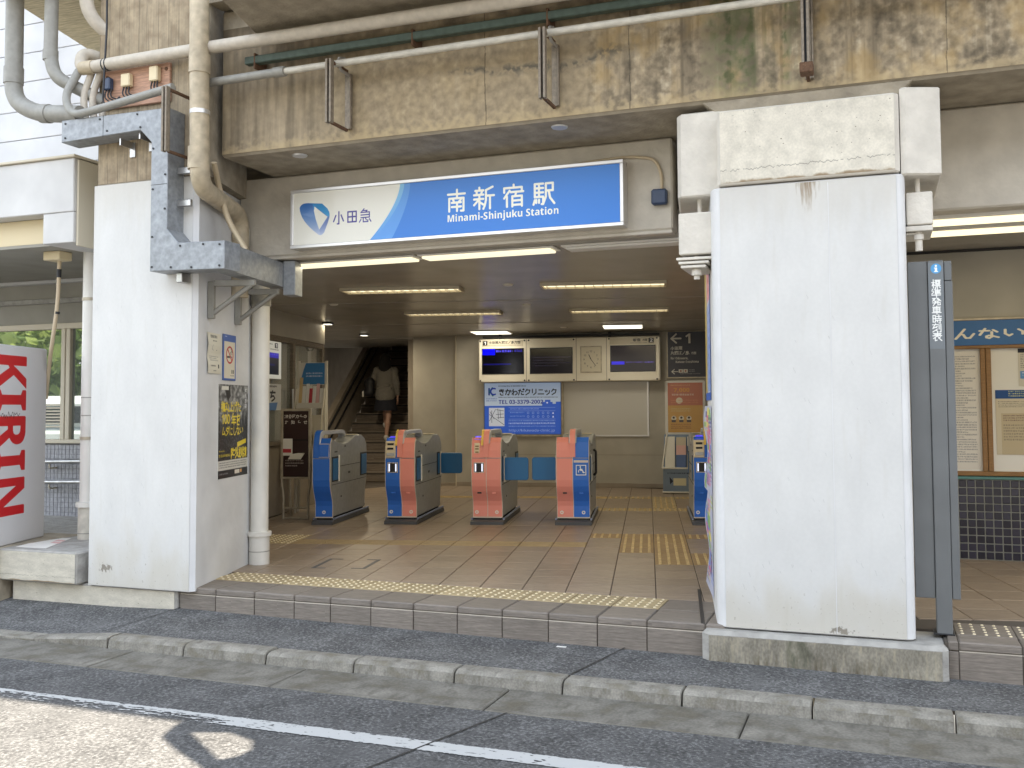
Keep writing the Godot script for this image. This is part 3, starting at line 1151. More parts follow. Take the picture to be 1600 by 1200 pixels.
func floors() -> void:
	var fl := thing("station_floor", "brown tiled entrance floor with yellow tactile paving", "floor", "", Transform3D.IDENTITY, "structure")
	part("grout_bed", mb().slab(PackedVector2Array([Vector2(-5.2, -6.15), Vector2(1.9, -6.15), Vector2(3.2, -9.2), Vector2(0.4, -9.3), Vector2(-1.2, -15.6), Vector2(-9.5, -17.6), Vector2(-8.2, -10.0), Vector2(-5.4, -7.2)]), -0.20, -0.0055), M.grout, fl)
	# hall tiles in the hall's own grid
	var pit := 0.3165
	var region := PackedVector2Array()
	for p in [Vector2(-5.0, -6.525), Vector2(0.16, -6.525), Vector2(0.16, -6.365), Vector2(1.8, -6.365), Vector2(2.9, -9.0), Vector2(0.3, -9.05), Vector2(-1.6, -14.7), Vector2(-8.9, -16.4), Vector2(-9.0, -16.9), Vector2(-7.6, -16.9), Vector2(-7.4, -15.2), Vector2(-8.0, -13.5), Vector2(-6.1, -7.4), Vector2(-5.07, -7.0)]:
		var q: Vector3 = HALL.affine_inverse() * v3(p.x, 0, p.y)
		region.push_back(Vector2(q.x, q.z))
	var far := mb()
	var r := RandomNumberGenerator.new()
	r.seed = 5
	var count := 0
	var far_tactile := mb()
	var far_bars := mb()
	var cells := []
	for row in range(-2, 40):
		for cx in range(-7, 22):
			cells.append(Vector2i(cx, row))
	for cell in cells:
		var x0: float = -3.125 + cell.x * pit
		var z1: float = -9.05 + (7 - cell.y) * pit
		var pieces := []
		var gap := 0.003
		clip_add(pieces, rect_poly(x0 + gap, z1 - pit + gap, x0 + pit - gap, z1 - gap), region)
		var zc := z1 - pit / 2
		var xc := x0 + pit / 2
		# tactile layout
		var kind := ""
		if cell.y == 7 and xc > -3.3 and xc < -0.5:
			kind = "lane"
		elif cell.y == 7 and xc > 2.0:
			kind = "lane"
		elif cell.y == 7 and xc < -3.3:
			kind = "dots"
		elif cell.y == 8 and xc < -3.3:
			kind = "dots"
		elif cell.y == 9 and xc > -0.75 and xc < 0.9:
			kind = "stripes"
		elif (cell.y == 7 or cell.y == 6 or cell.y == 8) and xc > -0.35 and xc < 0.40:
			kind = "stripes"
		elif (cell.y == 4 or cell.y == 5) and xc > 0.1 and xc < 0.95:
			kind = "stripes"
		elif cell.y >= 18 and cell.y <= 21 and xc > -0.05 and xc < 0.5:
			kind = "stripes"
		elif cell.y == 17 and xc > -0.8 and xc < 0.9:
			kind = "dots"
		elif cell.y == 22 and xc > -0.6 and xc < 0.9:
			kind = "stripes"
		elif cell.y == 22 and xc < -0.6 and xc > -3.6:
			kind = "lane"
		for q in pieces:
			var near_: bool = cell.y <= 15
			var b := mb() if near_ else far
			if kind != "" and not near_:
				b = far_tactile
			b.xf = HALL
			var jig := r.randf_range(-0.0008, 0.0008)
			b.slab(q, -0.012, jig, 0.003)
			var top := mb() if near_ else far_bars
			top.xf = HALL
			if kind == "lane":
				for k in 4:
					var zz := z1 - pit * (0.16 + 0.227 * k)
					top.box(v3(x0 + 0.008, jig - 0.001, zz - 0.014), v3(x0 + pit - 0.008, jig + 0.004, zz + 0.014), 0.002)
			elif kind == "stripes":
				for k in 4:
					var xx := x0 + pit * (0.14 + 0.24 * k)
					top.box(v3(xx - 0.012, jig - 0.001, z1 - pit + 0.012), v3(xx + 0.013, jig + 0.006, z1 - 0.012), 0.002)
			elif kind == "dots":
				for i in 5:
					for j in 5:
						dome_mesh(top, x0 + pit * (0.1 + 0.2 * i), z1 - pit * (0.1 + 0.2 * j), jig)
			if near_:
				var nm := "floor_tile" if kind == "" else "tactile_tile"
				var t := part(nm, b, M["tile%d" % (r.randi() % 4)] if kind == "" else (M["stripe%d" % (r.randi() % 2)] if kind == "stripes" else M.lane if kind == "lane" else M["tactile%d" % (r.randi() % 4)]), fl)
				if kind != "":
					part("raised_pattern", top, (M.tactile_bar if kind == "stripes" else M.lane) if kind != "dots" else M.tactile_dot, t)
				count += 1
	tag(part("far_floor_tiles", far, M.tile0, fl), "", "", "", "stuff")
	tag(part("far_tactile_tiles", far_tactile, M.tactile0, fl), "", "", "", "stuff")
	tag(part("far_raised_pattern", far_bars, M.tactile_bar, fl), "", "", "", "stuff")
	# black marks that outline a notice's place on the floor
	var mk := mb()
	mk.xf = HALL
	for s in [[-2.745, -7.68, -2.715, -8.17], [-2.32, -7.69, -2.29, -8.16]]:
		mk.box(v3(s[0], 0.0005, s[3]), v3(s[2], 0.0022, s[1]))
	for s in [[-2.715, -7.705], [-2.715, -8.17], [-2.41, -7.71], [-2.41, -8.16]]:
		mk.box(v3(s[0], 0.0005, s[1]), v3(s[0] + 0.09, 0.0022, s[1] + 0.022))
	part("floor_mark", mk, M.gate_base, fl)
	# the step along the street front
	var st := thing("entrance_step", "grey tiled step along the station entrance", "step", "", Transform3D.IDENTITY, "structure")
	part("step_core", mb().box(v3(-4.85, -0.4, -6.16), v3(-0.9, -0.012, -5.862)), M.grout, st)
	part("step_core", mb().box(v3(0.30, -0.4, -6.10), v3(6.0, -0.012, -5.862)), M.grout, st)
	var jx := [-4.865, -4.547, -4.215, -3.885, -3.595, -3.28, -2.96, -2.64, -2.325, -2.01, -1.69, -1.375, -1.02, -0.90]
	for i in jx.size() - 1:
		var a: float = jx[i] + 0.003
		var c: float = jx[i + 1] - 0.003
		part("nosing_tile", mb().box(v3(a, -0.046, -6.188), v3(c, 0.0, -5.852), 0.008), M["nosing%d" % (i % 4)], st)
		part("riser_tile", mb().box(v3(a, -0.26, -5.90), v3(c, -0.051, -5.854 + 0.002 * (i % 2)), 0.003), M["nosing%d" % ((i + 1) % 4)], st)
		part("joint_line", mb().box(v3(a, -0.0512, -5.90), v3(c, -0.0458, -5.8535)), M.conduit_dirty, st)
		# tactile row behind the nosing
		if jx[i] > -4.9 and c < -1.3:
			var b := mb().box(v3(a, -0.012, -6.518), v3(c, 0.0, -6.194), 0.003)
			var t := part("tactile_tile", b, M["tactile%d" % (i % 4)], st)
			var top := mb()
			for k in 5:
				for j in 5:
					dome_mesh(top, a + (c - a) * (0.1 + 0.2 * k), -6.194 - 0.324 * (0.1 + 0.2 * j), 0.0)
			part("raised_dots", top, M.tactile_dot, t)
		else:
			part("edge_tile", mb().box(v3(a, -0.012, -6.518), v3(c, 0.0, -6.194), 0.003), M["nosing%d" % (i % 4)], st)
	part("nosing_tile", mb().box(v3(0.318, -0.05, -6.36), v3(0.368, 0.0, -5.852), 0.006), M.nosing1, st)
	part("riser_tile", mb().box(v3(0.318, -0.28, -5.90), v3(0.368, -0.055, -5.854), 0.003), M.nosing2, st)
	for i in 8:
		var a := 0.372 + i * 0.3165
		part("nosing_tile", mb().box(v3(a, -0.05, -6.03), v3(a + 0.311, 0.0, -5.852), 0.008), M["nosing%d" % (i % 4)], st)
		part("riser_tile", mb().box(v3(a, -0.28, -5.90), v3(a + 0.311, -0.055, -5.854), 0.003), M["nosing%d" % ((i + 2) % 4)], st)
		part("joint_line", mb().box(v3(a, -0.0552, -5.90), v3(a + 0.311, -0.0498, -5.8535)), M.conduit_dirty, st)
		var t := part("tactile_tile", mb().box(v3(a, -0.012, -6.358), v3(a + 0.311, 0.0, -6.036), 0.003), M["nosing%d" % (i % 4)], st)
		var top := mb()
		for k in 5:
			for j in 5:
				dome_mesh(top, a + 0.311 * (0.1 + 0.2 * k), -6.036 - 0.322 * (0.1 + 0.2 * j), 0.0, 0.010)
		part("raised_dots", top, M.tactile_dot, t)
	# dark drain slot beside the right pillar
	var ds := mb()
	ds.slab(PackedVector2Array([Vector2(-1.045, -5.86), Vector2(-1.022, -5.86), Vector2(-1.235, -6.93), Vector2(-1.258, -6.93)]), 0.0005, 0.0025)
	solo("drain_slot", ds, M.black, "thin dark drain slot in the floor beside the right pillar", "drain")


# ---------------------------------------------------------------- the viaduct: girder, deck, lintels
func viaduct() -> void:
	var b := mb()
	# girder face with its own stains
	var lowf := 3.18
	b.box(v3(-4.62, 3.183, -7.3), v3(9.0, 4.30, -5.953), 0.02)
	solo("girder", b, M.concrete, "stained brown concrete girder spanning above the entrance", "concrete beam")
	var g := get_node("girder")
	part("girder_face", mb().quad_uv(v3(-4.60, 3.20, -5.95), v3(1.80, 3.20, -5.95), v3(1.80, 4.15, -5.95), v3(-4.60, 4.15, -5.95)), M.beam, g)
	part("bearing_pad", mb().prism(PackedVector2Array([Vector2(-1.01, 3.186), Vector2(-0.895, 3.088), Vector2(0.115, 3.088), Vector2(0.21, 3.186)]), -6.9, -5.952, 0.006), M.concrete, g)
	# downlights in its underside
	for x in [-4.03, -1.995]:
		part("round_cap", mb().at(Transform3D(Basis.IDENTITY, v3(x, 3.174, -6.11))).lathe([Vector2(0.0, 0.0), Vector2(0.052, 0.0), Vector2(0.058, 0.009)], 20), M.alu, g)
	# deck slab: soffit in front of the girder and everything above the hall
	var d := mb()
	d.slab(PackedVector2Array([Vector2(-4.26, -5.945), Vector2(9, -5.945), Vector2(9, -5.15), Vector2(-4.09, -5.25)]), 4.03, 4.30, 0.01)
	d.slab(PackedVector2Array([Vector2(-5.9, -7.31), Vector2(9, -7.31), Vector2(9, -26), Vector2(-10.4, -26)]), 3.5, 4.30)
	d.box(v3(-4.62, 4.302, -5.95), v3(9.0, 7.68, -5.80))  # added parapet out of view, set to place the road's shadow edge
	d.box(v3(-3.42, 7.681, -6.6), v3(9.0, 9.6, -5.80))  # added taller block, unseen, keeps the right of the road shaded
	d.box(v3(-6.6, 7.3, -8.2), v3(9.0, 7.6, -5.96))  # added filler above the view, stops sun leaking past the column
	solo("deck", d, M.concrete, "rough concrete deck soffit above the entrance front, with added unseen shading blocks on top", "viaduct deck")
	# left edge girder of the viaduct, running back behind the left column
	var e := mb()
	e.xf = HALL
	e.box(v3(-5.04, 4.59, -8.6), v3(-4.35, 5.4, -6.6))
	solo("edge_girder", e, M.edge_beam, "pale board-marked concrete edge girder running back above white siding", "concrete beam")
	part("column_strip", mb().box(v3(-4.618, 4.31, -6.6), v3(-4.22, 5.3, -5.951)), M.concrete, g)
	# lintels under the girder
	var l := mb()
	l.box(v3(-4.93, 2.53, -6.78), v3(-1.335, 3.178, -6.607), 0.012)
	solo("lintel", l, M.lintel, "beige concrete lintel carrying the blue station sign", "lintel")
	part("drip_edge", mb().box(v3(-4.80, 2.505, -6.70), v3(-1.34, 2.529, -6.612), 0.004), M.lintel, get_node("lintel"))
	solo("lintel", mb().box(v3(0.30, 2.53, -6.78), v3(6.0, 3.178, -6.607), 0.012), M.lintel, "beige concrete lintel right of the right pillar", "lintel")
	# added plate with an opening, unseen, shaped to cast the looped road shadow
	var br := thing("added_shade_plate", "added unseen plate with an opening, shaped to cast the looped shadow on the road", "shading plate", "", turned(-0.354, 0, -0.975))
	for q in [[-3.35, -4.12, -3.35, -4.06, -3.34, -3.98, -3.29, -3.84, -3.20, -3.94, -3.02, -4.0, -3.02, -4.12], [-3.02, -4.12, -3.02, -4.0, -2.84, -3.94, -2.77, -3.83, -2.55, -3.83, -2.55, -4.12], [-3.29, -3.84, -3.12, -3.73, -2.85, -3.58, -2.83, -3.68, -3.20, -3.94], [-2.85, -3.58, -2.3, -3.2, -2.3, -3.83, -2.77, -3.83, -2.78, -3.74, -2.83, -3.68]]:
		var pp := PackedVector2Array()
		for k in range(0, q.size(), 2):
			pp.push_back(Vector2(q[k], q[k + 1]))
		part("plate", mb().slab(pp, 4.15, 4.18), M.zinc, br)
	part("plate", mb().box(v3(-3.5, 4.11, -4.4), v3(-2.3, 4.149, -4.08)), M.zinc, br)


# ---------------------------------------------------------------- pillars
func pillars() -> void:
	# left: painted below, bare board-marked concrete above
	var b := mb()
	var foot := PackedVector2Array([Vector2(-5.665, -5.80), Vector2(-4.735, -5.80), Vector2(-4.706, -5.83), Vector2(-5.06, -7.02), Vector2(-6.05, -7.02)])
	b.slab(foot, -0.02, 3.02, 0.0)
	var lp := solo("left_pillar", b, M.paint_plain, "square white painted pillar left of the entrance, bare concrete above", "pillar")
	part("painted_face", mb().quad_uv(v3(-5.660, -0.015, -5.797), v3(-4.738, -0.015, -5.797), v3(-4.738, 3.018, -5.797), v3(-5.660, 3.018, -5.797)), M.paint_white, lp)
	var up := mb()
	up.slab(PackedVector2Array([Vector2(-5.64, -5.805), Vector2(-4.64, -5.805), Vector2(-4.62, -5.83), Vector2(-4.86, -6.6), Vector2(-5.9, -6.9)]), 3.023, 7.68, 0.0)
	var un := part("bare_concrete", up, M.concrete, lp)
	part("board_marked_face", mb().quad_uv(v3(-5.637, 3.03, -5.802), v3(-4.622, 3.03, -5.802), v3(-4.622, 5.06, -5.802), v3(-5.637, 5.06, -5.802)), M.column, lp)
	# worn base course under it, running out to the left
	var pl := thing("base_course", "low weathered pale concrete base course under the left pillar and plinth", "base course")
	part("course", mb().box(v3(-6.46, -0.4, -6.9), v3(-4.872, -0.022, -5.832), 0.012), M.concrete_grey, pl)
	part("course_face", mb().quad_uv(v3(-6.44, -0.30, -5.829), v3(-4.89, -0.30, -5.829), v3(-4.89, -0.036, -5.829), v3(-6.44, -0.036, -5.829)), M.plinth_face, pl)
	var px := thing("plinth", "raised pale concrete plinth beside the left pillar, under the vending machine", "plinth")
	part("block", mb().box(v3(-8.4, -0.02, -7.75), v3(-5.735, 0.222, -5.75), 0.012), M.concrete_grey, px)
	part("block_face", mb().quad_uv(v3(-7.2, -0.01, -5.747), v3(-5.745, -0.01, -5.747), v3(-5.745, 0.209, -5.747), v3(-7.2, 0.209, -5.747)), M.plinth_face, px)
	part("end_post", mb().box(v3(-6.9, -0.4, -6.6), v3(-6.50, 0.226, -5.70), 0.01), M.concrete, px)
	var mk := mb()
	mk.slab(PackedVector2Array([Vector2(-6.45, -5.85), Vector2(-6.15, -5.86), Vector2(-6.42, -6.38), Vector2(-6.62, -6.36)]), 0.2225, 0.2240)
	part("worn_sticker", mk, M.paper, px)
	for s in [[-6.42, -6.2], [-6.36, -6.1]]:
		part("sticker_print", mb().slab(PackedVector2Array([Vector2(s[0], s[1]), Vector2(s[0] + 0.10, s[1] + 0.01), Vector2(s[0] + 0.06, s[1] - 0.06), Vector2(s[0] - 0.03, s[1] - 0.07)]), 0.2235, 0.2246), M.paper_pink, px)
	# right: rounded white steel-clad pillar on a stained footing, cap block above
	var rp := thing("right_pillar", "broad white pillar with rounded corners right of the entrance", "pillar")
	var outline := []
	var corners := [Vector2(-0.945, -5.85), Vector2(0.158, -5.85), Vector2(0.07, -7.15), Vector2(-1.205, -7.15)]
	var poly := PackedVector2Array()
	for i in 4:
		var p: Vector2 = corners[i]
		var a: Vector2 = (corners[(i + 3) % 4] - p).normalized() * 0.07
		var c: Vector2 = (corners[(i + 1) % 4] - p).normalized() * 0.07
		for k in 7:
			var t := k / 6.0
			poly.push_back((p + a).lerp(p, t).lerp(p.lerp(p + c, t), t))
	part("shaft", mb().slab(poly, -0.012, 2.62, 0.006), M.paint_plain, rp)
	part("painted_face", mb().quad_uv(v3(-0.893, -0.005, -5.847), v3(0.106, -0.005, -5.847), v3(0.106, 2.612, -5.847), v3(-0.893, 2.612, -5.847)), M.paint_white_right, rp)
	var cap := mb()
	cap.slab(PackedVector2Array([Vector2(-0.885, -5.83), Vector2(0.105, -5.83), Vector2(0.13, -5.86), Vector2(0.13, -7.0), Vector2(-0.905, -7.0), Vector2(-0.905, -5.85)]), 2.628, 3.085, 0.008)
	var cb := part("cap_block", cap, M.paint_wing, rp)
	part("pitted_face", mb().quad_uv(v3(-0.884, 2.64, -5.827), v3(0.104, 2.64, -5.827), v3(0.104, 3.075, -5.827), v3(-0.884, 3.075, -5.827)), M.cap_face, cb)
	var vs := mb()
	vs.box(v3(-0.268, 0.0, -5.8468), v3(-0.264, 2.60, -5.8458))
	part("sheet_seam", vs, M.paint_plain, rp)
	var ft := thing("pillar_footing", "stained grey concrete footing block under the right pillar", "footing")
	part("block", mb().slab(PackedVector2Array([Vector2(-0.99, -5.775), Vector2(0.285, -5.775), Vector2(0.315, -5.80), Vector2(0.315, -6.6), Vector2(-1.03, -6.6), Vector2(-1.03, -5.81)]), -0.42, -0.02, 0.022), M.concrete_grey, ft)
	part("stained_face", mb().quad_uv(v3(-0.985, -0.40, -5.772), v3(0.28, -0.40, -5.772), v3(0.28, -0.045, -5.772), v3(-0.985, -0.045, -5.772)), M.footing, ft)
	# steel restraint wings and their bracket blocks with bolts
	var wl := thing("restraint_bracket", "cream painted steel restraint with bolted block left of the right pillar cap", "bracket", "earthquake restraints on the right pillar")
	var w := mb()
	w.slab(PackedVector2Array([Vector2(-1.145, -5.95), Vector2(-0.90, -5.95), Vector2(-0.90, -6.9), Vector2(-1.335, -6.9), Vector2(-1.175, -5.99)]), 2.60, 3.13, 0.01)
	part("wing", w, M.paint_wing, wl)
	part("block", mb().box(v3(-1.165, 2.24, -6.35), v3(-0.955, 2.50, -5.94), 0.006), M.paint_wing, wl)
	for i in 3:
		part("plate", mb().box(v3(-1.18 + 0.012 * i, 2.205 - 0.024 * i, -6.30), v3(-0.96 - 0.02 * i, 2.222 - 0.024 * i, -5.93 - 0.008 * i), 0.003), M.paint_wing, wl)
	var bo := mb()
	bo.cyl(v3(-1.05, 2.62, -6.05), v3(-1.05, 2.50, -6.05), 0.014)
	part("bolt", bo, M.paint_wing, wl)
	var bt := part("bolt", mb().cyl(v3(-1.065, 2.235, -6.0), v3(-1.065, 2.09, -6.0), 0.019), M.paint_wing, wl)
	part("nut", mb().cyl(v3(-1.065, 2.150, -6.0), v3(-1.065, 2.115, -6.0), 0.034, 6), M.paint_wing, bt)
	var wr := thing("restraint_bracket", "cream painted steel restraint with bolted block right of the right pillar cap", "bracket", "earthquake restraints on the right pillar")
	var x := mb()
	x.slab(PackedVector2Array([Vector2(0.135, -5.87), Vector2(0.165, -5.86), Vector2(0.352, -5.93), Vector2(0.352, -6.9), Vector2(0.135, -6.9)]), 2.61, 3.12, 0.01)
	part("wing", x, M.paint_wing, wr)
	part("block", mb().box(v3(0.16, 2.335, -6.3), v3(0.302, 2.525, -5.95), 0.006), M.paint_wing, wr)
	part("plate", mb().box(v3(0.155, 2.300, -6.3), v3(0.300, 2.330, -5.955), 0.003), M.paint_wing, wr)
	part("plate", mb().box(v3(0.155, 2.285, -6.25), v3(0.215, 2.296, -5.98), 0.003), M.paint_wing, wr)
	bo = mb()
	bo.cyl(v3(0.225, 2.62, -6.0), v3(0.225, 2.52, -6.0), 0.014)
	part("bolt", bo, M.paint_wing, wr)
	bt = part("bolt", mb().cyl(v3(0.225, 2.30, -6.0), v3(0.225, 2.19, -6.0), 0.02), M.paint_wing, wr)
	part("nut", mb().cyl(v3(0.225, 2.284, -6.0), v3(0.225, 2.255, -6.0), 0.03, 6), M.paint_wing, bt)


# ---------------------------------------------------------------- the hall
func hall() -> void:
	# ceiling
	var c := mb()
	var pl := PackedVector2Array()
	for p in [Vector2(-6.6, -6.785), Vector2(0.19, -6.785), Vector2(0.19, -9.1), Vector2(-0.6, -15.0), Vector2(-8.0, -16.45), Vector2(-9.3, -17.0), Vector2(-11.0, -16.6)]:
		pl.push_back(p)
	c.slab(pl, 2.505, 2.70)
	solo("ceiling", c, M.ceiling, "low grey-brown ceiling of the station hall with strip lights", "ceiling", "", Transform3D.IDENTITY, "structure")
	var cl := get_node("ceiling")
	for z in [-10.75, -13.6]:
		var jb := mb()
		jb.xf = HALL
		jb.box(v3(-4.52, 2.500, z - 0.006), v3(1.4, 2.5065, z + 0.006))
		part("joint_strip", jb, M.ceiling, cl)
	for s in [[-1.35, -9.35], [-1.4, -11.2], [-1.25, -14.5], [-3.6, -10.8]]:
		var db := mb()
		db.xf = HALL * Transform3D(Basis.IDENTITY, v3(s[0], 2.488, s[1]))
		db.lathe([Vector2(0, 0), Vector2(0.04, 0.003), Vector2(0.055, 0.018)], 16)
		part("detector", db, M.paper, cl)
	# strip lights at the front, along the lintel
	for i in 3:
		var x0: float = [-4.58, -3.40, -2.215][i]
		var x1: float = [-3.43, -2.275, -1.30][i]
		var o := thing("strip_light", ["lit strip light behind the left end of the lintel", "lit strip light behind the middle of the lintel", "unlit strip light behind the right end of the lintel"][i], "strip light", "strip lights along the lintel", turned(x0, 2.5, -6.86))
		part("lamp_body", mb().box(v3(0, -0.012, -0.115), v3(x1 - x0, 0.003, 0.075), 0.004), M.paper, o)
		if i < 2:
			part("lamp_face", mb().box(v3(0.03, -0.03, -0.095), v3(x1 - x0 - 0.03, -0.0125, 0.055), 0.006), M.lamp_pale, o)
			area("lamp_light", o, turned((x1 - x0) / 2, -0.034, -0.02), x1 - x0 - 0.08, 0.14, Color(1.0, 0.94, 0.80), 0.54)
		else:
			part("lamp_face", mb().box(v3(0.03, -0.03, -0.095), v3(x1 - x0 - 0.03, -0.0125, 0.055), 0.006), M.paper, o)
	# louvred ceiling lights
	for i in 4:
		var s: Array = [[-3.06, -9.65], [-1.03, -9.57], [-3.03, -12.12], [-0.95, -12.1]][i]
		var o := thing("louvre_light", ["long louvred ceiling light nearest the sign, on the left", "long louvred ceiling light nearest the sign, on the right", "long louvred ceiling light deeper in the hall, on the left", "long louvred ceiling light deeper in the hall, on the right"][i], "ceiling light", "louvred ceiling lights in the hall", HALL * turned(s[0], 2.5, s[1]))
		var fr := mb()
		for q in [[0, 0, 1.22, 0.02], [0, 0.28, 1.22, 0.30], [0, 0.02, 0.02, 0.28], [1.20, 0.02, 1.22, 0.28]]:
			fr.box(v3(q[0], -0.028, q[1]), v3(q[2], 0.004, q[3]), 0.002)
		part("frame", fr, M.cream_edge, o)
		part("lamp_face", mb().box(v3(0.021, -0.006, 0.021), v3(1.199, 0.003, 0.279)), M.lamp_warm, o)
		area("lamp_light", o, turned(0.61, -0.032, 0.15), 1.16, 0.25, Color(1.0, 0.93, 0.76), 0.78)
		for k in 13:
			var xx := 0.06 + k * 0.0915
			part("louvre_blade", mb().box(v3(xx - 0.002, -0.026, 0.0215), v3(xx + 0.002, -0.0065, 0.2785)), M.alu, o)
	# flat white panels and two small downlights
	for i in 2:
		var s: Array = [[-2.77, -15.5, 0.60], [-0.66, -14.75, 0.60]][i]
		var o := thing("panel_light", ["flat white ceiling panel light left above the departure screens", "flat white ceiling panel light right above the departure screens"][i], "ceiling light", "white panel lights", HALL * turned(s[0], 2.5, s[1]))
		part("frame", mb().box(v3(0, -0.012, 0), v3(s[2], 0.004, 0.6), 0.002), M.paper, o)
		part("lamp_face", mb().box(v3(0.015, -0.0165, 0.015), v3(s[2] - 0.015, -0.0125, 0.585)), M.lamp_white, o)
		area("lamp_light", o, turned(s[2] / 2, -0.02, 0.3), s[2] - 0.04, 0.54, Color(1.0, 0.96, 0.88), 0.48)
	for i in 2:
		var s: Array = [[-4.46, -13.1], [-4.58, -15.25]][i]
		var o := thing("small_downlight", ["small square downlight at the end of the office wall", "small square downlight over the foot of the stairs"][i], "downlight", "small downlights by the stairs", HALL * turned(s[0], 2.5, s[1]))
		part("rim", mb().box(v3(-0.05, -0.02, -0.07), v3(0.07, 0.004, 0.07), 0.003), M.black, o)
		part("lamp_face", mb().box(v3(-0.035, -0.026, -0.055), v3(0.055, -0.0205, 0.055)), M.lamp_white, o)
		area("lamp_light", o, turned(0.01, -0.03, 0), 0.08, 0.1, Color(1.0, 0.93, 0.80), [1.5, 75.0][i])
	var cam_ := thing("security_camera", "small black security camera on the wall by the stairs", "camera", "", HALL * turned(-4.78, 2.2, -13.12))
	part("mount", mb().tube(rounded([v3(0.02, 0.28, 0.0), v3(0.02, 0.12, 0.02), v3(0.06, 0.0, 0.06)], 0.05), 0.022, 8), M.black, cam_)
	part("housing", mb().at(Transform3D(Basis(Vector3.UP, 0.5).rotated(Vector3.RIGHT, 0.4), v3(0.08, -0.03, 0.08))).box(v3(-0.05, -0.045, -0.09), v3(0.05, 0.045, 0.10), 0.02), M.black, cam_)
	part("lens", mb().at(Transform3D(Basis(Vector3.UP, 0.5).rotated(Vector3.RIGHT, 0.4), v3(0.08, -0.03, 0.08))).cyl(v3(0, 0, 0.10), v3(0, 0, 0.108), 0.03, 12), M.alu, cam_)
	# back wall (its own slant), corner strip and the end beside the stairs
	var w := thing("hall_back_wall", "beige back wall of the hall behind the departure screens", "wall", "", BACK)
	part("wall_face", mb().box(v3(-1.70, 0, -0.2), v3(3.6, 2.505, 0.0)), M.hall_wall, w)
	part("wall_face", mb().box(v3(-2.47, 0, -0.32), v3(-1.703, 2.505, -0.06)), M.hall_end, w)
	part("corner_strip", mb().box(v3(-1.712, 0.0, -0.062), v3(-1.692, 2.5, 0.006), 0.004), M.cream_edge, w)
	part("skirting", mb().box(v3(-1.69, 0.0, 0.001), v3(3.5, 0.07, 0.012), 0.003), M.hall_dark, w)
	part("skirting", mb().box(v3(-2.47, 0.0, -0.059), v3(-1.72, 0.05, -0.05), 0.003), M.hall_dark, w)
	part("panel_joint", mb().box(v3(-1.2, 0.52, 0.0005), v3(3.4, 0.526, 0.002)), M.hall_dark, w)
	# left office wall with window
	var o := thing("office_wall", "dim ticket office wall with glazed window left of the gates", "wall", "", HALL)
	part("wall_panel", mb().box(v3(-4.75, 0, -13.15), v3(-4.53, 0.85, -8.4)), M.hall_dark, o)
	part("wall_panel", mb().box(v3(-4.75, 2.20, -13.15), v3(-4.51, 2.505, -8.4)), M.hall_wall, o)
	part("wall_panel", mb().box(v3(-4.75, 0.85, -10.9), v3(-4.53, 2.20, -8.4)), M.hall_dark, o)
	for k in 9:
		part("panel_rib", mb().box(v3(-4.529, 0.02, -10.9 + k * 0.09), v3(-4.515, 1.5, -10.87 + k * 0.09), 0.003), M.frame_steel, o)
	for q in [[-10.92, -10.86], [-12.03, -11.95], [-13.15, -13.07]]:
		part("window_post", mb().box(v3(-4.60, 0.85, q[0]), v3(-4.515, 2.20, q[1]), 0.004), M.frame_steel, o)
	part("window_head", mb().box(v3(-4.60, 2.13, -13.07), v3(-4.515, 2.198, -10.92), 0.004), M.frame_steel, o)
	part("window_sill", mb().box(v3(-4.62, 0.85, -13.07), v3(-4.48, 0.90, -10.92), 0.004), M.frame_steel, o)
	part("window_pane", mb().box(v3(-4.565, 0.90, -11.95), v3(-4.559, 2.13, -10.92)), M.glass, o)
	part("window_pane", mb().box(v3(-4.565, 0.90, -13.07), v3(-4.559, 2.13, -12.03)), M.glass, o)
	part("room_behind", mb().box(v3(-5.6, 0, -13.1), v3(-5.5, 2.6, -10.8)), M.hall_dark, o)
	part("handle", mb().cyl(v3(-4.50, 1.15, -11.90), v3(-4.50, 1.55, -11.90), 0.012), M.alu, o)
	# walls that close the hall on the right, and the stair well
	var rw := thing("hall_side_wall", "plain wall closing the hall on its right, behind the pillar", "wall")
	rw.set_meta("kind", "structure")
	part("wall_face", mb().slab(PackedVector2Array([Vector2(0.25, -9.0), Vector2(0.42, -9.0), Vector2(-1.25, -15.3), Vector2(-1.45, -15.3)]), 0, 2.505), M.hall_wall, rw)
	var s := thing("staircase", "dark staircase climbing to the platform behind the gates", "staircase", "", HALL)
	for k in 19:
		part("step", mb().box(v3(-5.68, 0.0 if k == 0 else k * 0.172 - 0.05, -16.7 - (k + 1) * 0.29 - 0.02), v3(-4.19, (k + 1) * 0.172, -16.7 - k * 0.29), 0.008), M.stair, s)
		part("nosing_strip", mb().box(v3(-5.67, (k + 1) * 0.172 + 0.0005, -16.7 - k * 0.29 - 0.05), v3(-4.20, (k + 1) * 0.172 + 0.004, -16.7 - k * 0.29 - 0.005)), M.hall_dark, s)
		part("shade_strip", mb().box(v3(-5.67, (k + 1) * 0.172 - 0.042, -16.7 - k * 0.29 + 0.0005), v3(-4.20, (k + 1) * 0.172 - 0.02, -16.7 - k * 0.29 + 0.003)), M.rubber, s)  # dark line standing in for the shadow below each nosing
	# parapet and handrails on its left
	var pa := mb()
	pa.xf = Transform3D(Basis(Vector3.BACK, Vector3.UP, Vector3.LEFT), Vector3.ZERO)
	pa.prism(PackedVector2Array([Vector2(-16.6, 0), Vector2(-16.6, 0.95), Vector2(-22.2, 4.28), Vector2(-22.2, 3.3)]), 5.69, 5.80)
	part("parapet", pa, M.hall_dark, s)
	part("handrail", mb().tube([v3(-5.63, 0.86, -16.5), v3(-5.63, 4.2, -22.1)], 0.022, 8), M.black, s)
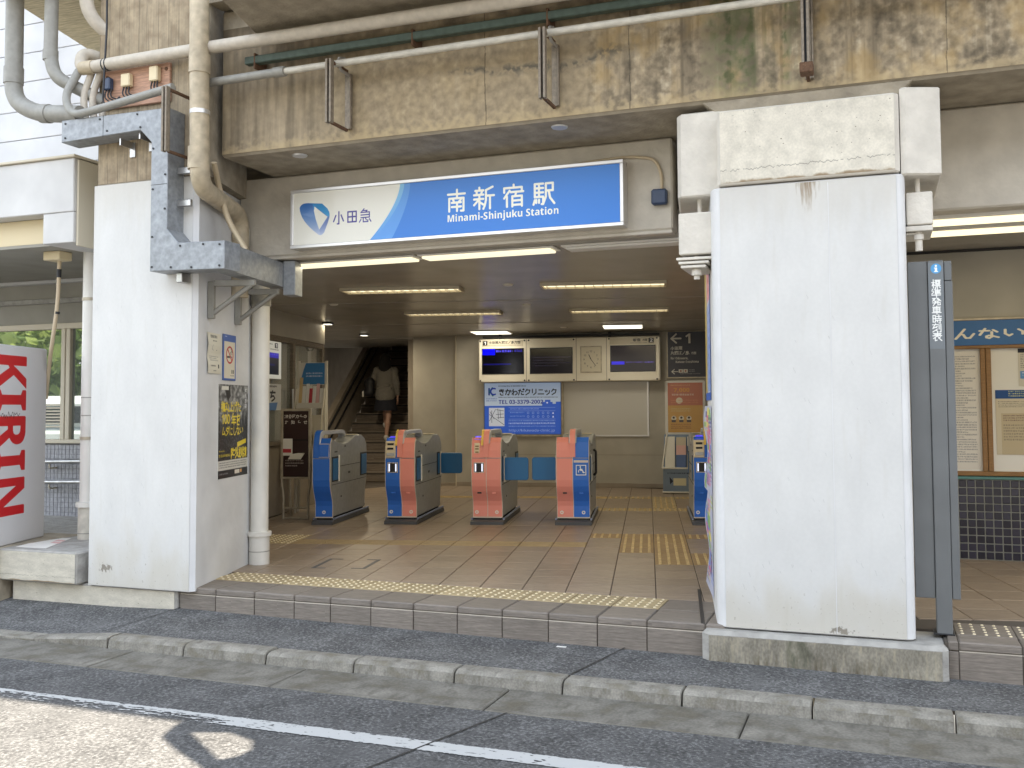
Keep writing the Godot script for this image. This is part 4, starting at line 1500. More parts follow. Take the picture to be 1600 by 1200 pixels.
	part("handrail", mb().tube([v3(-5.63, 0.62, -16.5), v3(-5.63, 3.96, -22.1)], 0.018, 8), M.black, s)
	for k in 2:
		var y := 0.84 - k * 0.25
		part("handrail", mb().tube(rounded([v3(-4.12, y + 0.1, -17.2), v3(-4.12, y, -16.45), v3(-3.42, y, -16.25)], 0.1), 0.018, 8), M.rust, s)
		part("rail_bracket", mb().tube(rounded([v3(-3.7, y, -16.33), v3(-3.7, y - 0.10, -16.33), v3(-3.7, y - 0.12, -16.5)], 0.04), 0.01, 6), M.rust, s)
	var sw := thing("stair_well_wall", "dark walls and sloping soffit enclosing the staircase", "wall", "", HALL)
	sw.set_meta("kind", "structure")
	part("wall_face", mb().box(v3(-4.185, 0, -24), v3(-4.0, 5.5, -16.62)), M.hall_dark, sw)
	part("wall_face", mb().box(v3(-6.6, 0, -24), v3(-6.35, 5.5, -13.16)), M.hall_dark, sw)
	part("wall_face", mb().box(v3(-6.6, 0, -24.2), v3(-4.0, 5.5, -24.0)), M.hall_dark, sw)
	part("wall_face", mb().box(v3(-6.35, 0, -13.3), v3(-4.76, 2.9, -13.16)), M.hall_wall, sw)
	part("soffit", mb().box(v3(-6.6, 5.4, -24.2), v3(-4.0, 5.55, -16.5)), M.hall_dark, sw)
	part("soffit", mb().box(v3(-6.6, 2.50, -17.4), v3(-4.0, 2.62, -16.3)), M.ceiling, sw)
	part("soffit", mb().box(v3(-6.7, 2.506, -17.2), v3(-4.53, 2.66, -13.1)), M.ceiling, sw)
	part("wall_face", mb().box(v3(-6.6, 2.62, -17.4), v3(-4.0, 5.5, -17.25)), M.hall_dark, sw)


# ---------------------------------------------------------------- the notice-board bay right of the pillar
func alcove() -> void:
	var w := thing("notice_bay_wall", "beige wall with dark blue tiled dado behind the notice boards", "wall")
	part("wall_face", mb().box(v3(0.2, 0, -9.25), v3(3.4, 2.62, -8.985)), M.hall_wall, w)
	part("tile_bed", mb().box(v3(0.3, 0, -8.984), v3(3.3, 0.672, -8.972)), M.navy_grout, w)
	part("ledge", mb().box(v3(0.3, 0.672, -8.984), v3(3.3, 0.70, -8.955), 0.004), M.teal_edge, w)
	var r := RandomNumberGenerator.new()
	r.seed = 12
	var pit := 0.0665
	var meshes := []
	meshes.append(mb().box(v3(0.004, 0.004, 0), v3(pit - 0.006, pit - 0.006, 0.008), 0.003).mesh())
	for i in 25:
		for j in 10:
			var t := inst("tile", meshes[0], M["navy_tile%d" % (r.randi() % 3)], w)
			t.position = v3(0.33 + i * pit, 0.004 + j * pit, -8.9735 + r.randf_range(-0.001, 0.001))
	part("ceiling_trim", mb().box(v3(0.2, 2.60, -8.985), v3(3.3, 2.635, -8.94), 0.004), M.black, w)
	var c := solo("bay_ceiling", mb().box(v3(0.2, 2.62, -9.2), v3(3.6, 2.75, -6.79)), M.ceiling, "grey-brown ceiling over the notice boards", "ceiling", "", Transform3D.IDENTITY, "structure")
	for i in 2:
		var z: float = [-6.89, -7.70][i]
		var o := thing("strip_light", ["lit strip light behind the lintel right of the right pillar", "lit strip light in the middle of the notice bay ceiling"][i], "strip light", "strip lights over the notice boards", turned(0.32, 2.52 + 0.06 * i, z))
		part("lamp_body", mb().box(v3(0, -0.012, -0.11), v3(2.4, 0.10 - 0.06 * i, 0.11), 0.004), M.paper, o)
		part("lamp_face", mb().box(v3(0.0, -0.03, -0.085), v3(2.4, -0.0125, 0.085), 0.006), M.lamp_warm, o)
		area("lamp_light", o, turned(1.2, -0.034, 0), 2.3, 0.15, Color(1.0, 0.93, 0.76), 0.54)
	var e := thing("bay_end_wall", "plain end wall of the notice bay, outside the frame", "wall")
	e.set_meta("kind", "structure")
	part("wall_face", mb().box(v3(3.4, 0, -9.2), v3(3.6, 2.62, -6.6)), M.hall_wall, e)


# ---------------------------------------------------------------- the building left of the entrance
func left_building() -> void:
	# canopy box
	var c := thing("canopy", "white boxed canopy of the building left of the left pillar", "canopy")
	part("fascia", mb().box(v3(-9.5, 2.87, -7.6), v3(-5.975, 3.30, -5.90), 0.006), M.fascia, c)
	part("top_flashing", mb().box(v3(-9.5, 3.301, -7.6), v3(-5.95, 3.322, -5.875), 0.004), M.cream_edge, c)
	part("end_panel", mb().box(v3(-5.974, 2.60, -7.6), v3(-5.955, 3.29, -5.93), 0.004), M.cream_edge, c)
	part("end_drop", mb().box(v3(-6.29, 2.625, -6.6), v3(-5.976, 2.868, -5.905), 0.005), M.fascia, c)
	part("recess", mb().box(v3(-9.5, 2.66, -7.6), v3(-6.292, 2.869, -6.05), 0.005), M.box_cream, c)
	part("underside", mb().box(v3(-9.5, 2.635, -7.7), v3(-5.98, 2.659, -6.03)), M.soffit_left, c)
	var w := thing("left_shop_wall", "grey window wall under the canopy, small tiles below the sill", "wall")
	part("header", mb().box(v3(-9.6, 2.45, -7.95), v3(-6.3, 2.62, -7.68)), M.soffit_left, w)
	part("header_trim", mb().box(v3(-9.6, 2.60, -7.72), v3(-6.3, 2.634, -7.60), 0.004), M.fascia, w)
	part("header", mb().box(v3(-9.6, 2.40, -7.95), v3(-6.3, 2.449, -7.66), 0.004), M.concrete_grey, w)
	part("header", mb().box(v3(-9.6, 2.19, -7.95), v3(-6.3, 2.399, -7.70)), M.soffit_left, w)
	part("apron", mb().box(v3(-9.6, 0.15, -7.95), v3(-6.3, 0.96, -7.70)), M.mosaic_grout, w)
	var tl := mb()
	for i in 66:
		for j in 16:
			tl.box(v3(-9.55 + i * 0.049, 0.165 + j * 0.049, -7.70), v3(-9.55 + i * 0.049 + 0.044, 0.165 + j * 0.049 + 0.044, -7.694), 0.001)
	tag(part("small_tiles", tl, M.mosaic, w), "", "", "", "stuff")
	part("base", mb().box(v3(-9.6, -0.2, -7.95), v3(-6.3, 0.17, -7.62), 0.006), M.concrete, w)
	# window: posts, rails, panes with blinds behind
	for q in [[-9.6, -9.53], [-7.90, -7.845], [-7.835, -7.78], [-6.4, -6.33]]:
		part("window_post", mb().box(v3(q[0], 1.0, -7.74), v3(q[1], 2.13, -7.67), 0.005), M.cream_edge, w)
	part("window_rail", mb().box(v3(-9.6, 2.13, -7.74), v3(-6.3, 2.19, -7.67), 0.005), M.cream_edge, w)
	part("window_rail", mb().box(v3(-9.6, 0.96, -7.75), v3(-6.3, 1.0, -7.655), 0.005), M.cream_edge, w)
	var gl := mat("window_glass", lin(0.02, 0.025, 0.022), 0.02)
	gl.clearcoat_enabled = true
	gl.clearcoat = 1.0
	gl.clearcoat_roughness = 0.01
	gl.metallic_specular = 1.0
	gl.metallic = 0.7
	gl.albedo_color = lin(0.30, 0.33, 0.31)
	for q in [[-9.53, -7.90], [-7.78, -6.4]]:
		part("window_pane", mb().box(v3(q[0], 1.0, -7.715), v3(q[1], 2.13, -7.709)), gl, w)
	for k in 8:
		part("vent_slat", mb().box(v3(-8.12, 1.12 + k * 0.032, -7.708), v3(-7.92, 1.136 + k * 0.032, -7.700), 0.002), M.cream_edge, w)
	# handrails
	for i in 2:
		var y: float = [0.78, 0.575][i]
		var o := thing("handrail", ["upper grey metal handrail in front of the small tiled wall", "lower grey metal handrail in front of the small tiled wall"][i], "handrail", "handrails under the left window")
		part("rail", mb().tube([v3(-9.0, y - 0.03, -7.60), v3(-6.4, y + 0.03, -7.60)], 0.022, 10), M.steel, o)
		for x in [-8.6, -7.95, -7.2]:
			part("rail_bracket", mb().tube(rounded([v3(x, y - 0.02, -7.60), v3(x, y - 0.07, -7.60), v3(x, y - 0.07, -7.70)], 0.03), 0.009, 6), M.cream_edge, o)
	# white building rising behind: wide horizontal siding boards
	var s := thing("white_building", "white building with wide horizontal siding boards, upper left", "building")
	part("wall", mb().box(v3(-16, 3.0, -11.0), v3(-5.9, 13.15, -7.02)), M.fascia, s)
	for k in 14:
		part("siding_board", mb().box(v3(-16, 3.06 + k * 0.282, -7.02), v3(-5.92, 3.06 + k * 0.282 + 0.276, -7.0), 0.004), M.siding, s)
	# white downpipe on the left of the left pillar
	var d := thing("downpipe", "white plastic downpipe left of the left pillar", "downpipe")
	part("pipe", mb().cyl(v3(-6.275, 0.18, -6.40), v3(-6.275, 2.63, -6.40), 0.062, 16), M.pipe_white, d)
	part("pipe", mb().cyl(v3(-6.275, 3.32, -6.75), v3(-6.275, 4.2, -6.75), 0.062, 16), M.pipe_white, d)
	part("foot_sleeve", mb().cyl(v3(-6.275, 0.17, -6.40), v3(-6.275, 0.50, -6.40), 0.072, 16), M.pipe_cream, d)
	part("collar", mb().cyl(v3(-6.275, 0.49, -6.40), v3(-6.275, 0.53, -6.40), 0.09, 16), M.pipe_white, d)
	for y in [1.05, 2.22]:
		part("pipe_clip", mb().cyl(v3(-6.275, y, -6.40), v3(-6.275, y + 0.025, -6.40), 0.068, 16), M.alu_warm, d)
	for y in [0.27, 1.25, 1.40]:
		part("pipe_joint", mb().cyl(v3(-6.275, y, -6.40), v3(-6.275, y + 0.006, -6.40), 0.0755 if y < 0.5 else 0.065, 16), M.pipe_grey, d)
	# cable drop from the canopy to the vending machine
	var h := thing("cable_drop", "beige conduit hanging from a small box under the canopy", "cable")
	part("ceiling_box", mb().box(v3(-6.62, 2.56, -6.36), v3(-6.44, 2.634, -6.22), 0.006), M.box_cream, h)
	part("conduit", mb().tube(rounded([v3(-6.52, 2.57, -6.3), v3(-6.53, 2.2, -6.3), v3(-6.58, 1.9, -6.3), v3(-6.70, 1.66, -6.38), v3(-6.8, 1.4, -6.45)], 0.15), 0.016, 8), M.cable_tan, h)
	part("joint", mb().cyl(v3(-6.522, 2.49, -6.3), v3(-6.524, 2.42, -6.3), 0.019, 8), M.black, h)
	part("joint", mb().cyl(v3(-6.531, 2.13, -6.3), v3(-6.534, 2.11, -6.3), 0.0185, 8), M.black, h)


# ---------------------------------------------------------------- across the street: seen only in reflections
func behind_the_camera() -> void:
	var r := RandomNumberGenerator.new()
	r.seed = 77
	for i in 5:
		var x: float = [-30.0, -25.0, -20.5, -16.5, -12.0][i]
		var t := thing("street_tree", ["leafy tree across the road, first from the far end", "leafy tree across the road, second from the far end", "leafy tree across the road, middle of five", "leafy tree across the road, fourth from the far end", "leafy tree across the road, nearest the station"][i], "tree", "trees across the road", turned(x, -0.33, 5.5 + sin(i * 2.0)))
		part("trunk", mb().tube([v3(0, 0, 0), v3(0.05, 1.2, 0), v3(0.0, 2.6, 0.1)], 0.14, 8), M.bark, t)
		for m in 2:
			var b := mb()
			for k in 900:
				var d := Vector3(r.randfn(), r.randfn(), r.randfn()).normalized() * (0.5 + 0.5 * sqrt(r.randf()))
				var p := v3(0, 2.9, 0) + d * v3(2.3, 1.7, 1.7)
				var u := Vector3(r.randfn(), r.randfn(), r.randfn()).normalized() * 0.16
				var q := u.cross(Vector3(r.randfn(), r.randfn(), r.randfn()).normalized())
				b.quad(p - u - q, p + u - q, p + u + q, p - u + q)
			tag(part("crown", b, M["leaf_a"] if m == 0 else M["leaf_b"], t), "", "", "", "")
	var v := thing("parked_van", "pale parked van across the road", "van", "", turned(-17.5, -0.33, 2.6))
	part("body", mb().box(v3(-2.0, 0.35, -0.8), v3(2.0, 1.2, 0.8), 0.12), M.van_white, v)
	part("cabin", mb().box(v3(-1.9, 1.15, -0.75), v3(1.2, 1.95, 0.75), 0.18), M.van_white, v)
	part("window", mb().box(v3(-1.6, 1.3, -0.77), v3(1.0, 1.75, 0.77), 0.05), M.black, v)
	for sx in [-1.3, 1.3]:
		for sz in [-0.75, 0.75]:
			part("wheel", mb().cyl(v3(sx, 0.32, sz - 0.1), v3(sx, 0.32, sz + 0.1), 0.32, 16), M.black, v)
	var hs := thing("opposite_house", "plain flat-roofed house across the road", "house", "", turned(4, -0.272, 7.5))
	part("wall", mb().box(v3(-9, 0, 0), v3(14, 8.0, 6), 0.05), M.house_wall, hs)
	for k in 5:
		for j in 2:
			var wn := part("window", mb().box(v3(-7.5 + k * 4, 1.0 + j * 2.7, -0.03), v3(-6.0 + k * 4, 2.2 + j * 2.7, 0.05), 0.01), M.black, hs)
	part("roof", mb().box(v3(-9.4, 8.0, -0.5), v3(14.4, 8.25, 6.4), 0.05), M.concrete_grey, hs)


# ---------------------------------------------------------------- ducts, pipes, cables on the viaduct
func ducts_and_pipes() -> void:
	# galvanised cable duct stepping down the left pillar and turning into the hall
	var d := thing("cable_duct", "galvanised steel cable duct stepping down the left pillar", "cable duct")
	var poly := PackedVector2Array([Vector2(-5.82, 3.33), Vector2(-5.07, 3.35), Vector2(-4.97, 3.25), Vector2(-4.97, 2.30), Vector2(-4.32, 2.285), Vector2(-4.32, 2.485), Vector2(-4.72, 2.495), Vector2(-4.82, 2.60), Vector2(-4.82, 3.49), Vector2(-5.82, 3.50)])
	part("duct_front", mb().prism(poly, -5.80, -5.62, 0.004), M.zinc, d)
	var arm := mb()
	arm.xf = Transform3D(Basis(Vector3.UP, deg_to_rad(12.0)), v3(-4.322, 0, -5.625))
	arm.prism(PackedVector2Array([Vector2(-0.15, 2.29), Vector2(-0.002, 2.287), Vector2(-0.002, 2.482), Vector2(-0.15, 2.485)]), -1.22, -0.186, 0.004)
	part("duct_arm", arm, M.zinc, d)
	var endp := mb()
	endp.xf = arm.xf
	endp.box(v3(-0.002, 2.22, -1.22), v3(0.10, 2.50, -1.06), 0.004)
	part("duct_end", endp, M.zinc, d)
	for s in [[-5.42, 3.332, 3.502], [-4.895, 0, 0]]:
		if s[1] > 0:
			part("duct_seam", mb().box(v3(s[0], s[1], -5.6195), v3(s[0] + 0.003, s[2], -5.6185)), M.black, d)
	part("duct_seam", mb().box(v3(-4.968, 2.93, -5.6195), v3(-4.822, 2.933, -5.6185)), M.black, d)
	var sc := mb()
	for q in [[-5.78, 3.47], [-5.78, 3.36], [-5.45, 3.47], [-5.38, 3.375], [-5.1, 3.47], [-5.07, 3.37], [-4.85, 3.46], [-4.95, 3.2], [-4.84, 3.0], [-4.95, 2.9], [-4.84, 2.75], [-4.95, 2.55], [-4.95, 2.33], [-4.7, 2.47], [-4.6, 2.31], [-4.5, 2.47], [-4.36, 2.31], [-4.36, 2.46], [-4.78, 2.32]]:
		sc.cyl(v3(q[0], q[1], -5.622), v3(q[0], q[1], -5.614), 0.008, 6)
	part("duct_screws", sc, M.black, d)
	for s in [[-5.30, 3.30], [-5.12, 3.33]]:
		var br := mb()
		br.box(v3(s[0], s[1] - 0.03, -5.80), v3(s[0] + 0.012, s[1] + 0.02, -5.66))
		br.box(v3(s[0] - 0.02, s[1] - 0.09, -5.80), v3(s[0] + 0.03, s[1] + 0.02, -5.788))
		part("duct_bracket", br, M.steel, d)
	part("duct_bracket", mb().box(v3(-4.80, 2.22, -5.80), v3(-4.75, 2.29, -5.70), 0.004), M.steel, d)
	for y in [3.02, 2.78]:
		part("duct_bracket", mb().box(v3(-4.82, y, -5.75), v3(-4.70, y + 0.05, -5.72), 0.004), M.steel, d)
	# triangular wall brackets under the arm
	var side := Transform3D(Basis(v3(-0.285, 0, -0.958), Vector3.UP, v3(0.958, 0, -0.285)), v3(-4.706, 0, -5.83))
	for k in 2:
		var x0: float = [0.16, 0.72][k]
		var o := thing("triangle_bracket", ["painted steel triangle bracket under the duct arm, nearer the street", "painted steel triangle bracket under the duct arm, nearer the hall"][k], "bracket", "triangle brackets under the duct arm", side)
		for yy in [0.0]:
			part("upright", mb().box(v3(x0, 1.98, 0.004), v3(x0 + 0.045, 2.26, 0.05), 0.003), M.pipe_grey, o)
			part("top_arm", mb().box(v3(x0, 2.225, 0.05), v3(x0 + 0.045, 2.27, 0.36), 0.003), M.pipe_grey, o)
			part("brace", mb().tube([v3(x0 + 0.0225, 2.02, 0.04), v3(x0 + 0.0225, 2.24, 0.34)], 0.02, 6), M.pipe_grey, o)
	# rain pipe down the right edge of the left pillar, bending in under the lintel
	var r := thing("rain_pipe", "cream rain pipe on the left pillar, elbowing back under the lintel", "rain pipe")
	part("pipe", mb().tube(rounded([v3(-4.60, 5.0, -5.66), v3(-4.57, 2.90, -5.66), v3(-4.84, 2.86, -6.50), v3(-4.86, 2.2, -6.52)], 0.16, 8), 0.069, 18), M.pipe_tan, r)
	for s in [[3.72, 0.14], [3.02, 0.16]]:
		part("sleeve", mb().cyl(v3(-4.582, s[0], -5.66), v3(-4.580, s[0] + s[1], -5.66), 0.076, 18), M.pipe_tan, r)
	part("sleeve", mb().cyl(v3(-4.858, 2.62, -6.52), v3(-4.856, 2.76, -6.52), 0.074, 18), M.pipe_cream, r)
	part("pipe_clip", mb().cyl(v3(-4.575, 3.42, -5.66), v3(-4.575, 3.45, -5.66), 0.072, 18), M.alu, r)
	part("pipe_clip", mb().cyl(v3(-4.857, 2.55, -6.52), v3(-4.857, 2.575, -6.52), 0.071, 18), M.rust, r)
	var wp := thing("downpipe", "cream plastic downpipe at the hall side of the left pillar", "downpipe")
	part("pipe", mb().cyl(v3(-4.945, 0.22, -6.93), v3(-4.945, 2.45, -6.93), 0.073, 18), M.pipe_white, wp)
	part("foot_sleeve", mb().cyl(v3(-4.945, 0.0, -6.93), v3(-4.945, 0.24, -6.93), 0.084, 18), M.pipe_white, wp)
	part("collar", mb().cyl(v3(-4.945, 0.235, -6.93), v3(-4.945, 0.27, -6.93), 0.10, 18), M.pipe_white, wp)
	part("pipe_joint", mb().cyl(v3(-4.945, 0.105, -6.93), v3(-4.945, 0.111, -6.93), 0.0855, 18), M.pipe_grey, wp)
	part("sleeve", mb().cyl(v3(-4.945, 2.17, -6.93), v3(-4.945, 2.28, -6.93), 0.083, 18), M.pipe_grey, wp)
	# horizontal pipes along the girder
	var a := thing("service_pipe", "thick dirty cream pipe under the deck, with an elbow at its left end", "pipe")
	part("pipe", mb().tube(rounded([v3(-5.52, 4.02, -6.15), v3(-5.75, 4.06, -5.74), v3(-5.74, 3.92, -5.71), v3(-4.6, 3.925, -5.71), v3(3, 3.885, -5.71)], 0.07, 6), 0.046, 14), M.conduit_dirty, a)
	for x in [-5.5, -5.47]:
		part("cable_tie", mb().cyl(v3(x, 3.92, -5.71), v3(x + 0.008, 3.92, -5.71), 0.049, 14), M.cable, a)
	part("sleeve", mb().cyl(v3(-5.72, 3.92, -5.71), v3(-5.60, 3.92, -5.71), 0.052, 14), M.pipe_tan, a)
	var b := thing("conduit", "thin cream conduit along the girder below the green rail", "conduit")
	part("pipe", mb().cyl(v3(-4.62, 3.69, -5.77), v3(-3.93, 3.695, -5.77), 0.031, 12), M.pipe_grey, b)
	part("sleeve", mb().cyl(v3(-4.02, 3.695, -5.77), v3(-3.93, 3.695, -5.77), 0.037, 12), M.pipe_grey, b)
	part("pipe", mb().cyl(v3(-3.93, 3.695, -5.77), v3(3, 3.70, -5.77), 0.024, 12), M.pipe_cream, b)
	for x in [-3.50, -1.95]:
		part("clamp", mb().tube(rounded([v3(x, 3.66, -5.93), v3(x, 3.66, -5.80), v3(x, 3.735, -5.77), v3(x, 3.76, -5.86)], 0.03), 0.011, 6), M.cable_grey, b)
	var g := thing("green_rail", "dark green steel rail fixed to the girder between two pipes", "steel rail")
	part("rail", mb().box(v3(-4.30, 3.80, -5.86), v3(3.0, 3.855, -5.80), 0.006), M.green_paint, g)
	for x in [-4.22, -2.95, -1.98, -0.7]:
		part("rail_hook", mb().box(v3(x, 3.76, -5.945), v3(x + 0.014, 3.875, -5.798), 0.003), M.rust, g)
	# rectangular hanger frames standing out from the girder
	for i in 4:
		var s: Array = [[-3.515, 3.255, 3.70, -5.70], [-1.965, 3.245, 3.70, -5.70], [-0.365, 3.23, 4.00, -5.72], [-4.745, 3.13, 3.60, -5.52]][i]
		var o := thing("hanger_frame", ["rusty rectangular hanger frame on the girder, between pillar pipe and middle frame", "rusty rectangular hanger frame on the girder above the station name", "rusty hanger frame reaching down to the right pillar cap", "steel hanger frame at the left pillar beside the rain pipe"][i], "hanger frame", "hanger frames on the viaduct", turned(s[0], 0, 0))
		var y0: float = s[1]
		var y1: float = s[2]
		var zf: float = s[3]
		var zb := -5.942 if i < 3 else -5.80
		for x in [-0.024, 0.006]:
			part("channel", mb().box(v3(x, y0, zf - 0.006), v3(x + 0.016, y1, zf + 0.034), 0.002), M.frame_steel, o)
		part("channel_back", mb().box(v3(-0.020, y0 + 0.01, zf - 0.012), v3(0.018, y1 - 0.01, zf - 0.0065)), M.black, o)
		part("wall_channel", mb().box(v3(-0.02, y0 + 0.02, zb), v3(0.018, y1 - 0.03, zb + 0.022), 0.002), M.frame_steel, o)
		part("wall_channel", mb().box(v3(0.020, y0 + 0.02, zb), v3(0.030, y1 - 0.03, zb + 0.03), 0.002), M.frame_steel, o)
		for y in [y0, y1 - 0.022]:
			part("arm", mb().box(v3(-0.010, y, zb + 0.023), v3(0.010, y + 0.02, zf - 0.013), 0.002), M.rust, o)
		if i == 2:
			part("foot_cap", mb().box(v3(-0.035, y0 - 0.02, zf - 0.04), v3(0.04, y0 + 0.04, zf + 0.05), 0.004), M.rust, o)
	# junction boxes on a wooden board
	var w := thing("junction_board", "varnished wooden board with three small junction boxes", "junction board")
	part("board", mb().box(v3(-5.57, 3.60, -5.80), v3(-4.945, 3.895, -5.775), 0.004), M.wood_board, w)
	for q in [[-5.53, 3.845], [-4.975, 3.845]]:
		part("screw", mb().cyl(v3(q[0], q[1], -5.776), v3(q[0], q[1], -5.768), 0.014, 8), M.rust, w)
	for i in 3:
		var s: Array = [[-5.535, 3.735, 0.068, 0.095], [-5.365, 3.74, 0.085, 0.10], [-5.10, 3.75, 0.08, 0.115]][i]
		var bx := part("box", mb().box(v3(s[0], s[1], -5.774), v3(s[0] + s[2], s[1] + s[3], -5.725), 0.008), M.box_navy if i == 0 else M.box_cream, w, ["navy junction box", "cream junction box", "larger cream junction box"][i])
		for k in 3:
			part("lead", mb().tube(rounded([v3(s[0] + 0.02 + k * 0.025, s[1] + 0.005, -5.745), v3(s[0] + 0.015 + k * 0.03, s[1] - 0.06, -5.73), v3(s[0] + 0.07 + k * 0.05, s[1] - 0.10, -5.74)], 0.03), 0.006, 5), M.cable, bx)
	# big grey pipes coming down at the far left
	var p1 := thing("drain_pipe", "thick pale grey pipe at the far left, bending right at its foot", "drain pipe", "grey pipes left of the left pillar")
	part("pipe", mb().tube(rounded([v3(-6.365, 5.6, -5.66), v3(-6.355, 3.73, -5.66), v3(-6.12, 3.60, -5.66), v3(-5.68, 3.545, -5.66)], 0.16, 8), 0.066, 18), M.pipe_grey, p1)
	part("sleeve", mb().cyl(v3(-6.358, 3.86, -5.66), v3(-6.357, 3.99, -5.66), 0.073, 18), M.pipe_grey, p1)
	part("sleeve", mb().tube([v3(-6.06, 3.592, -5.66), v3(-5.98, 3.582, -5.66)], 0.073, 18), M.pipe_grey, p1)
	var p2 := thing("drain_pipe", "slimmer grey pipe second from the left, curving right at its foot", "drain pipe", "grey pipes left of the left pillar")
	part("pipe", mb().tube(rounded([v3(-5.975, 5.6, -5.66), v3(-5.985, 4.02, -5.66), v3(-5.93, 3.86, -5.66), v3(-5.60, 3.68, -5.82)], 0.18, 8), 0.05, 16), M.pipe_grey, p2)
	part("sleeve", mb().cyl(v3(-5.985, 4.0, -5.66), v3(-5.984, 4.08, -5.66), 0.056, 16), M.pipe_grey, p2)
	var p3 := thing("drain_pipe", "dirty grey pipe third from the left, bending behind the column", "drain pipe", "grey pipes left of the left pillar")
	part("pipe", mb().tube(rounded([v3(-5.70, 5.6, -5.72), v3(-5.70, 4.33, -5.72), v3(-5.38, 4.02, -6.1)], 0.16, 8), 0.052, 16), M.conduit_dirty, p3)
	# looping flexible conduits between pipes and duct
	var lo := [
		[[v3(-5.74, 3.90, -5.70), v3(-5.80, 3.68, -5.62), v3(-5.70, 3.52, -5.60), v3(-5.50, 3.535, -5.60), v3(-4.78, 3.635, -5.62)], 0.030],
		[[v3(-5.66, 3.90, -5.75), v3(-5.72, 3.70, -5.72), v3(-5.68, 3.50, -5.72)], 0.026],
		[[v3(-5.58, 3.90, -5.76), v3(-5.66, 3.70, -5.75), v3(-5.63, 3.50, -5.75)], 0.026],
		[[v3(-5.50, 3.98, -6.0), v3(-5.58, 3.80, -5.85), v3(-5.60, 3.55, -5.80), v3(-5.60, 3.40, -5.75)], 0.028],
	]
	for i in 4:
		solo("flexible_conduit", mb().tube(rounded(lo[i][0], 0.14, 7), lo[i][1], 12), M.conduit_dirty if i else M.pipe_grey, ["grey flexible conduit looping down and right along the duct top", "short dirty conduit dropping into the duct, nearest the front", "short dirty conduit dropping into the duct, behind the first", "short dirty conduit dropping into the duct, nearest the column"][i], "conduit", "conduits looping into the duct")
	solo("black_cable", mb().tube(rounded([v3(-5.485, 5.2, -5.70), v3(-5.475, 4.2, -5.70), v3(-5.465, 3.62, -5.66), v3(-5.42, 3.55, -5.66), v3(-5.38, 3.60, -5.68), v3(-5.36, 3.66, -5.72)], 0.06, 5), 0.008, 6), M.cable, "thin black cable hanging at the left edge of the concrete column", "cable")
	solo("strap_cable", mb().tube(rounded([v3(-4.55, 3.10, -5.79), v3(-4.66, 2.95, -6.0), v3(-4.60, 2.72, -6.02), v3(-4.42, 2.48, -6.0)], 0.14, 7), 0.022, 8, true, 0.5), M.cable_tan, "flat tan cable slung from the rain pipe into the duct", "cable")
	# small box and cable at the right end of the lintel
	var jb := thing("cable_box", "small black square box with a tan cable right of the sign", "junction box")
	part("box", mb().box(v3(-1.475, 2.70, -6.607), v3(-1.365, 2.81, -6.55), 0.012), M.box_navy, jb)
	part("cable", mb().tube(rounded([v3(-2.0, 3.045, -6.58), v3(-1.63, 3.065, -6.59), v3(-1.45, 3.03, -6.59), v3(-1.405, 2.92, -6.59), v3(-1.405, 2.80, -6.58)], 0.09, 6), 0.011, 8), M.cable_tan, jb)


